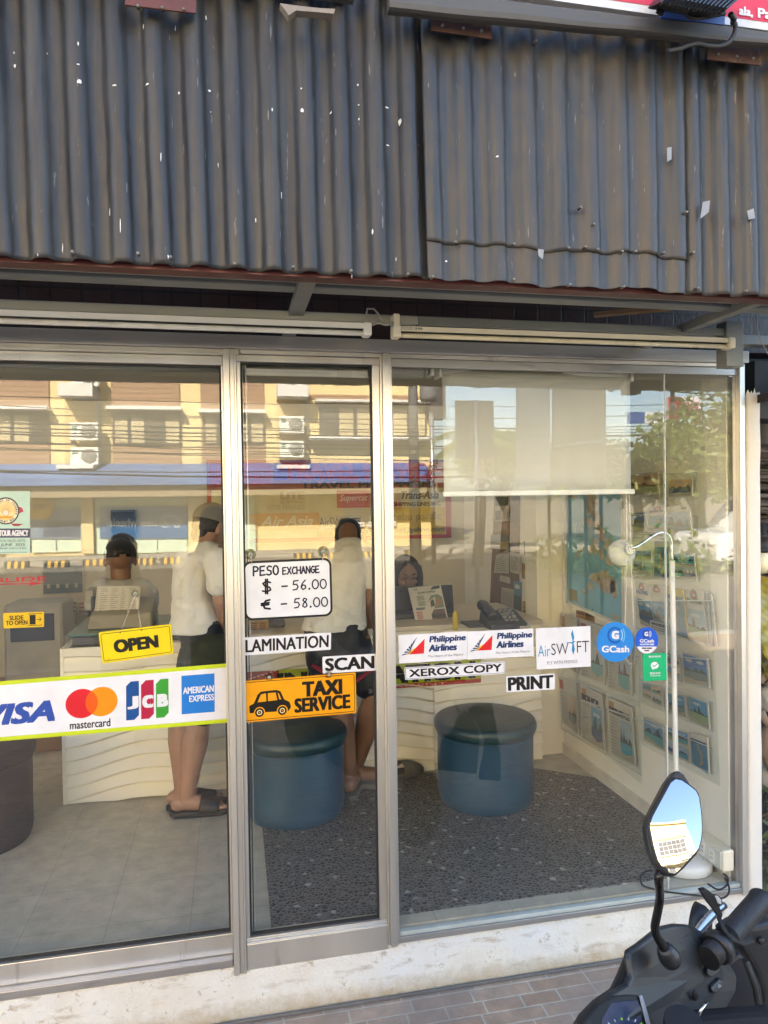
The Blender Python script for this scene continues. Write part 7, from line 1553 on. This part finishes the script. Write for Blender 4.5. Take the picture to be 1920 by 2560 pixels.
# grip, bar end, lever, hook clip, round cover behind
g0, g1 = PY(1795, 2368, -1.06), PY(1903, 2248, -.975); gx = (g1 - g0).normalized()
b = MB(); b.tube([g0 - gx * .04, g0, g0 + gx * .02, g0 + gx * .028, g1 - gx * .012, g1 - gx * .004, g1], [.022, .022, .022, .0205, .0225, .0245, .022], GRIP, 28); grp = b.build('grip', sc)
b = MB(); b.tube([g0 - gx * .012, g0 - gx * .004, g0 - gx * .0038, g0 + gx * .006], [.027, .031, .031, .031], BLACKP, 28); b.build('grip_flange', grp)
b = MB(); b.tube([g1 - gx * .002, g1 + gx * .004], [.024, .021], BLACKP, 24); b.build('bar_end', grp)
b = MB()
for i in range(9): b.tube([g0 + gx * (.012 + i * .0035), g0 + gx * (.0135 + i * .0035)], .0229, SBK, 24)
b.build('grip_ring', grp)
lv = [PY(1738, 2336, -1.02), PY(1760, 2310, -1.0), PY(1786, 2282, -.985), PY(1812, 2262, -.97)]
b = MB(); b.tube(sm(lv, 4), [.006, .007, .008, .009, .009, .009, .009, .0088, .0085, .008, .0075, .0072, .007], mat('satin_alloy_lever', (.55, .57, .60), .28, .9), 14, flat=.7); b.build('brake_lever', sc)
b = MB(); b.lathe([(.0001, .0), (.030, 0), (.038, .012), (.041, .03), (.0001, .032)], PY(1772, 2318, -.95), SB, 30, (-.64, .77, 0)); b.build('lamp_back', sc)
clip = [(1752, 2228), (1766, 2224), (1779, 2232), (1788, 2240), (1806, 2246), (1808, 2262), (1800, 2268), (1808, 2285), (1806, 2296), (1796, 2292), (1786, 2276), (1774, 2262), (1764, 2248)]
b = MB(); b.prism([PY(x, y, -1.055) for x, y in clip], (.0, .012, 0), SBK); cl = b.build('bag_hook', sc, .002, 2, fix=True)
b = MB(); b.prism([PY(x, y, -1.058) for x, y in [(1789, 2242), (1795, 2240), (1805, 2252), (1804, 2262), (1796, 2260)]], (0, .004, 0), ink(190, 195, 200)); b.build('hook_button', cl, .0015, 2, fix=True)
b = MB(); b.tube([PY(1796, 2292, -1.05), PY(1808, 2320, -1.06), PY(1822, 2342, -1.07), PY(1850, 2352, -1.05), PY(1876, 2346, -1.02)], .010, SBK, 10, flat=.4); b.build('strap', cl)
# leg shield, inner apron, front and rear bodywork, seat, wheels
fw = V((-.64, .77, 0)).normalized(); sd = V((.77, .64, 0)); O = V((.62, -1.13, 0))
bf = V((.30, .954, 0)); bs2 = V((.954, -.30, 0)); OB = V((.70, -1.22, 0))     # the bars are turned left, the body points at the shop
def B(a, l, z): return OB + bf * a + bs2 * l + V((0, 0, z))
def L(a, l, z): return O + fw * a + sd * l + V((0, 0, z))
b = MB(); ap = [(-.13, .66), (-.17, .45), (-.14, .28), (.14, .28), (.18, .45), (.22, .62), (.20, .70)]
b.prism([B(.12 - (.9 - z) * .22, l, z) for l, z in ap], bf * .05, SBK); b.build('leg_shield', sc, .02, 3, fix=True)
wing = [(1832, 2340), (1868, 2316), (1905, 2312), (1950, 2300), (1990, 2560), (1990, 2700), (1880, 2700), (1905, 2560), (1910, 2500), (1895, 2440), (1870, 2395)]
b = MB(); b.prism([PY(x, y, -.90) for x, y in wing], (-.02, .05, 0), SB2); wg = b.build('side_wing', sc, .012, 3, fix=True)
b = MB(); b.lathe([(.0001, .004), (.006, .003), (.008, 0), (.008, -.004)], PY(1904, 2353, -.906), SB, 16, (0, -1, 0)); b.build('bolt', wg)
apr = [(1812, 2420), (1850, 2385), (1880, 2410), (1905, 2470), (1915, 2560), (1900, 2720), (1690, 2720), (1730, 2560), (1790, 2490)]
b = MB(); b.prism([PY(x, y, -.93) for x, y in apr], (0, .03, 0), mat('inner_apron', (.012, .014, .020), .45)); b.build('inner_panel', sc, .006, 2, fix=True)
b = MB(); b.tube([PY(1862, 2400, -.99), PY(1888, 2470, -.98), PY(1898, 2530, -.98), PY(1890, 2620, -.98)], .006, RUBBER, 10); b.build('cable', sc); b = MB(); b.tube([PY(1738, 2560, -1.17), PY(1752, 2525, -1.18), PY(1768, 2505, -1.17)], .003, CHROME, 8); b.build('cable', sc)
b = MB(); b.tube([B(.12, 0, .50), B(.24, 0, .25)], .03, SB, 12); b.prism([B(.14, -.05, .46), B(.26, -.06, .50), B(.40, -.05, .40), B(.40, .05, .40), B(.26, .06, .50), B(.14, .05, .46)], (0, 0, .05), SB); b.build('front_fender', sc, .01, fix=True)
def wheel(c):
    b = MB(); b.lathe([(.15, -.045), (.19, -.05), (.225, -.035), (.235, 0), (.225, .035), (.19, .05), (.15, .045)], c, mat('tyre_rubber', (.02, .02, .02), .8), 40, bs2); w = b.build('wheel', sc)
    b = MB(); b.lathe([(.0001, -.04), (.04, -.04), (.05, -.015), (.14, -.02), (.155, -.044), (.155, .044), (.14, .02), (.05, .015), (.04, .04), (.0001, .04)], c, mat('wheel_alloy', (.10, .10, .105), .35, .8), 32, bs2); b.build('rim', w)
wheel(B(.26, 0, .235)); wheel(B(-1.0, 0, .235))
b = MB(); b.prism([B(-.0, -.16, .24), B(-.45, -.16, .24), B(-.45, .16, .24), B(-.0, .16, .24)], (0, 0, .06), SB); b.build('footboard', sc, .01, fix=True)
b = MB(); b.prism([B(a, -.15, z) for a, z in ((-.44, .28), (-.46, .66), (-.7, .68), (-1.2, .74), (-1.28, .66), (-1.05, .46), (-.7, .32))], bs2 * .30, SNAVY); b.build('rear_body', sc, .03, 3, fix=True)
b = MB(); b.prism([B(a, -.13, z) for a, z in ((-.44, .67), (-.48, .73), (-.7, .745), (-.8, .79), (-1.15, .82), (-1.2, .76), (-.7, .69))], bs2 * .26, BLACKP); b.build('seat', sc, .025, 3, fix=True)
b = MB(); b.tube([L(-.04, -.20, .80), L(-.10, -.42, .80)], .018, GRIP, 16); b.tube([B(.08, 0, .3), B(-.03, 0, .76)], .03, SB, 14); b.build('steering_column', sc)
# ------------------------------------------------------------------ right of the shop: twig wall, lamp, plants
TWIG = mat('dark_weathered_twig', (.055, .048, .042), .8, 0, .45, 12, .5, 60)
TWG2 = mat('grey_weathered_twig', (.12, .11, .10), .8, 0, .35, 12, .5, 60)
tw = thing('twig_wall', 'dark wall of stacked twigs right of the white timber post', 'wall', (2.2, .25, 0))
b = MB(); rg = random.Random(12)
b.box(1.93, .34, 0, 3.2, .40, 2.6, mat('dark_backing', (.012, .011, .01), .9))
zz = .9
while zz < 2.02:
    for k in range(2):
        x0 = 1.955 + rg.uniform(-.01, .015); L = rg.uniform(.35, .9); s_ = rg.uniform(-.14, .05) if zz > 1.2 else rg.uniform(-.5, .1)
        y = .24 + rg.uniform(-.02, .07); pts = [V((x0 + L * u, y + rg.uniform(-.008, .008), zz + s_ * L * u + rg.uniform(-.006, .006))) for u in (0, .35, .7, 1)]
        b.tube(pts, [rg.uniform(.006, .010), .009, .008, .006], TWIG if rg.random() < .7 else TWG2, 7)
    zz += .0135
for i in range(46):
    z = .95 + i * .023; b.tube([(1.925, .28, z), (1.962, .24, z + rg.uniform(-.006, .006))], .007, TWIG, 6)
b.build('twigs', tw)
b = MB(); p = PY(1905, 985, .2); b.tube([(p.x, .2, 1.80), (p.x + .005, .205, 1.95), (p.x - .002, .2, 2.12)], [.022, .026, .022], TWG2, 12); b.build('post', tw)
b = MB(); b.tube([PY(1893, 1028, .21), PY(1905, 1020, .2), PY(1925, 1008, .2), PY(1960, 1002, .2)], .004, RUBBER, 6); b.build('wire', tw)
b = MB(); b.box(1.87, .02, 1.88, 3.0, .3, 2.09, mat('dark_eave_board', (.018, .018, .02), .6)); b.hexa([(1.85, -.1, 1.93), (3, -.5, 2.2), (3, .3, 2.2), (1.85, .3, 1.93), (1.85, -.1, 1.96), (3, -.5, 2.23), (3, .3, 2.23), (1.85, .3, 1.96)], mat('dark_eave_board', (1, 1, 1))); b.build('eave', tw)
nb = thing('side_building', 'dark neighbouring building behind the twig wall', 'building', (4, 2, 0))
b = MB(); b.box(1.99, .45, 0, 12, 6, 3.6, mat('dark_neighbour_wall', (.06, .055, .05), .9)); b.build('wall', nb); b = MB(); b.box(1.85, .1, 3.6, 12.2, 6.2, 3.75, mat('dark_neighbour_wall', (1, 1, 1))); b.build('roof', nb)
# small garden lamp with black socket and cream globe
gl = thing('garden_lamp', 'cream globe lamp with black socket beside the timber post', 'lamp', PY(1903, 1410, .1))
c = PY(1903, 1412, .1); b = MB(); b.lathe([(.0001, -.038), (.020, -.033), (.034, -.016), (.038, 0), (.036, .016), (.030, .030), (.028, .046), (.0001, .047)], c, mat('cream_globe', (.70, .66, .46), .3), 28); b.build('globe', gl)
b = MB(); b.lathe([(.0001, .047), (.030, .048), (.031, .062), (.026, .064), (.026, .10), (.031, .102), (.031, .115), (.02, .118), (.018, .16), (.0001, .162)], c, RUBBER, 24); b.build('socket', gl)
# big yellowing leaf plant
LFY = None
m, nt, bs_, o_ = nt_of('yellowing_leaf'); n1 = noise_n(nt, coords(nt), 9, 4); sp = node(nt, 'ShaderNodeTexWave'); sp.inputs['Scale'].default_value = 26; sp.inputs['Distortion'].default_value = 1.2; nt.links.new(coords(nt, (.3, .3, 1), rot=(0, R(25), 0)), sp.inputs[0])
c0_ = ramp(nt, n1, [(.3, (.20, .19, .02)), (.6, (.33, .27, .03)), (.8, (.36, .22, .03))]); c1_ = mixc(nt, .25, c0_, sp.outputs[0], 'MULTIPLY'); nt.links.new(c1_, bs_.inputs['Base Color']); bs_.inputs['Roughness'].default_value = .4
pln = thing('leafy_plant', 'broad yellow green leaves of a plant beside the white post', 'plant', (2.0, .12, 0))
def bigleaf(p0, p1, wd, m, sag=.03, nm='leaf', par=None):
    p0, p1 = V(p0), V(p1); d = p1 - p0; s_ = d.cross(V((0, -1, .25))).normalized()
    def fn(u, w):
        c = p0 + d * w + V((0, -sag * math.sin(w * math.pi), 0)); k = wd * math.sin(math.pi * min(1, w * .94 + .05)) ** .7
        return c + s_ * ((u - .5) * 2 * k) + V((0, abs(u - .5) * .05 * -1 + .004 * math.sin(w * 40), 0))
    b = MB(); b.grid(fn, 10, 24, m); o = b.build(nm, par or pln); o.modifiers.new('t', 'SOLIDIFY').thickness = .0015; return o
bigleaf(PY(1960, 1680, .1), PY(1888, 1440, .08), .11, m); bigleaf(PY(1985, 1560, .12), PY(1915, 1380, .1), .07, LF2); bigleaf(PY(1930, 1700, .16), PY(1893, 1520, .14), .075, m)
b = MB(); b.tube([PY(1985, 2000, .2), PY(1975, 1800, .14), PY(1960, 1660, .12)], [.02, .015, .01], BARK, 8); b.tube([PY(1975, 1800, .14), PY(1985, 1550, .13)], .01, BARK, 8); b.build('stem', pln)
b = MB(); b.tube([PY(1893, 1588, .05), PY(1920, 1594, .05), PY(1960, 1592, .05)], .0035, RUBBER, 6); tag(b.build('black_wire'), 'thin black wire crossing in front of the yellow leaves', 'wire')
# driftwood and stones on the ground
DRW = mat('pale_driftwood', (.27, .20, .14), .85, 0, .3, 6, .6, 30, stretch=(1, 1, .3)); STN = mat('pale_garden_stone', (.42, .40, .36), .9, 0, .2, 6, .7, 25)
dn = -1
for pts, r_ in (([(1888, 1655), (1905, 1650), (1935, 1640)], .012), ([(1898, 1705), (1908, 1690), (1925, 1665), (1950, 1650)], .016), ([(1905, 1890), (1925, 1840), (1950, 1790)], .035), ([(1902, 1775), (1912, 1800), (1930, 1820)], .014), ([(1912, 1880), (1930, 1920), (1950, 1930)], .02)):
    b = MB(); b.tube([PY(x, y, .14) for x, y in pts], r_, DRW, 10); dn = dn + 1; tag(b.build('driftwood'), ['uppermost thin', 'second curved', 'thick lower', 'short forked', 'lowest bent'][dn] + ' piece of pale driftwood behind the timber post', 'driftwood', 'driftwood behind the timber post')
def rock(c, r_, seed, label):
    b = MB(); b.ball((0, 0, 0), 1, STN, 24, 16); b.v = [tuple(c + V((x * r_[0], y * r_[1], z * r_[2])) * (1 + .28 * noise.noise((x * 1.6 + seed, y * 1.6, z * 1.6)))) for x, y, z in b.v]; return tag(b.build('stone'), label, 'stone', 'stones behind the timber post')
rock(PY(1925, 1745, .2), (.05, .05, .055), 1, 'upper pale stone behind the timber post'); rock(PY(1925, 1935, .2), (.055, .05, .075), 4, 'lower pale stone behind the timber post')
b = MB(); rg = random.Random(4)
for i in range(160):
    p = PY(rg.uniform(1908, 1960), rg.uniform(1960, 2260), rg.uniform(.05, .2)); u = V((rg.gauss(0, .5), rg.gauss(0, .4), rg.gauss(.5, .6))).normalized(); w = u.orthogonal().normalized(); s_ = rg.uniform(.02, .05)
    b.add([p - u * s_, p + w * s_ * .2, p + u * s_, p - w * s_ * .2], [(0, 1, 2, 3)], LF3 if i % 4 else BARK)
tag(b.build('fern_leaves'), 'dark fern leaves and dry litter at the foot of the timber post', kind='stuff')
b = MB(); b.grid(lambda u, w: (1.88 + 2 * u, -.02 + .5 * w, .0 + .12 * w + .02 * noise.noise((u * 9, w * 9, 2))), 20, 8, mat('garden_soil', (.09, .065, .045), .95, 0, .4, 14, .6, 40)); tag(b.build('garden_soil'), kind='structure')
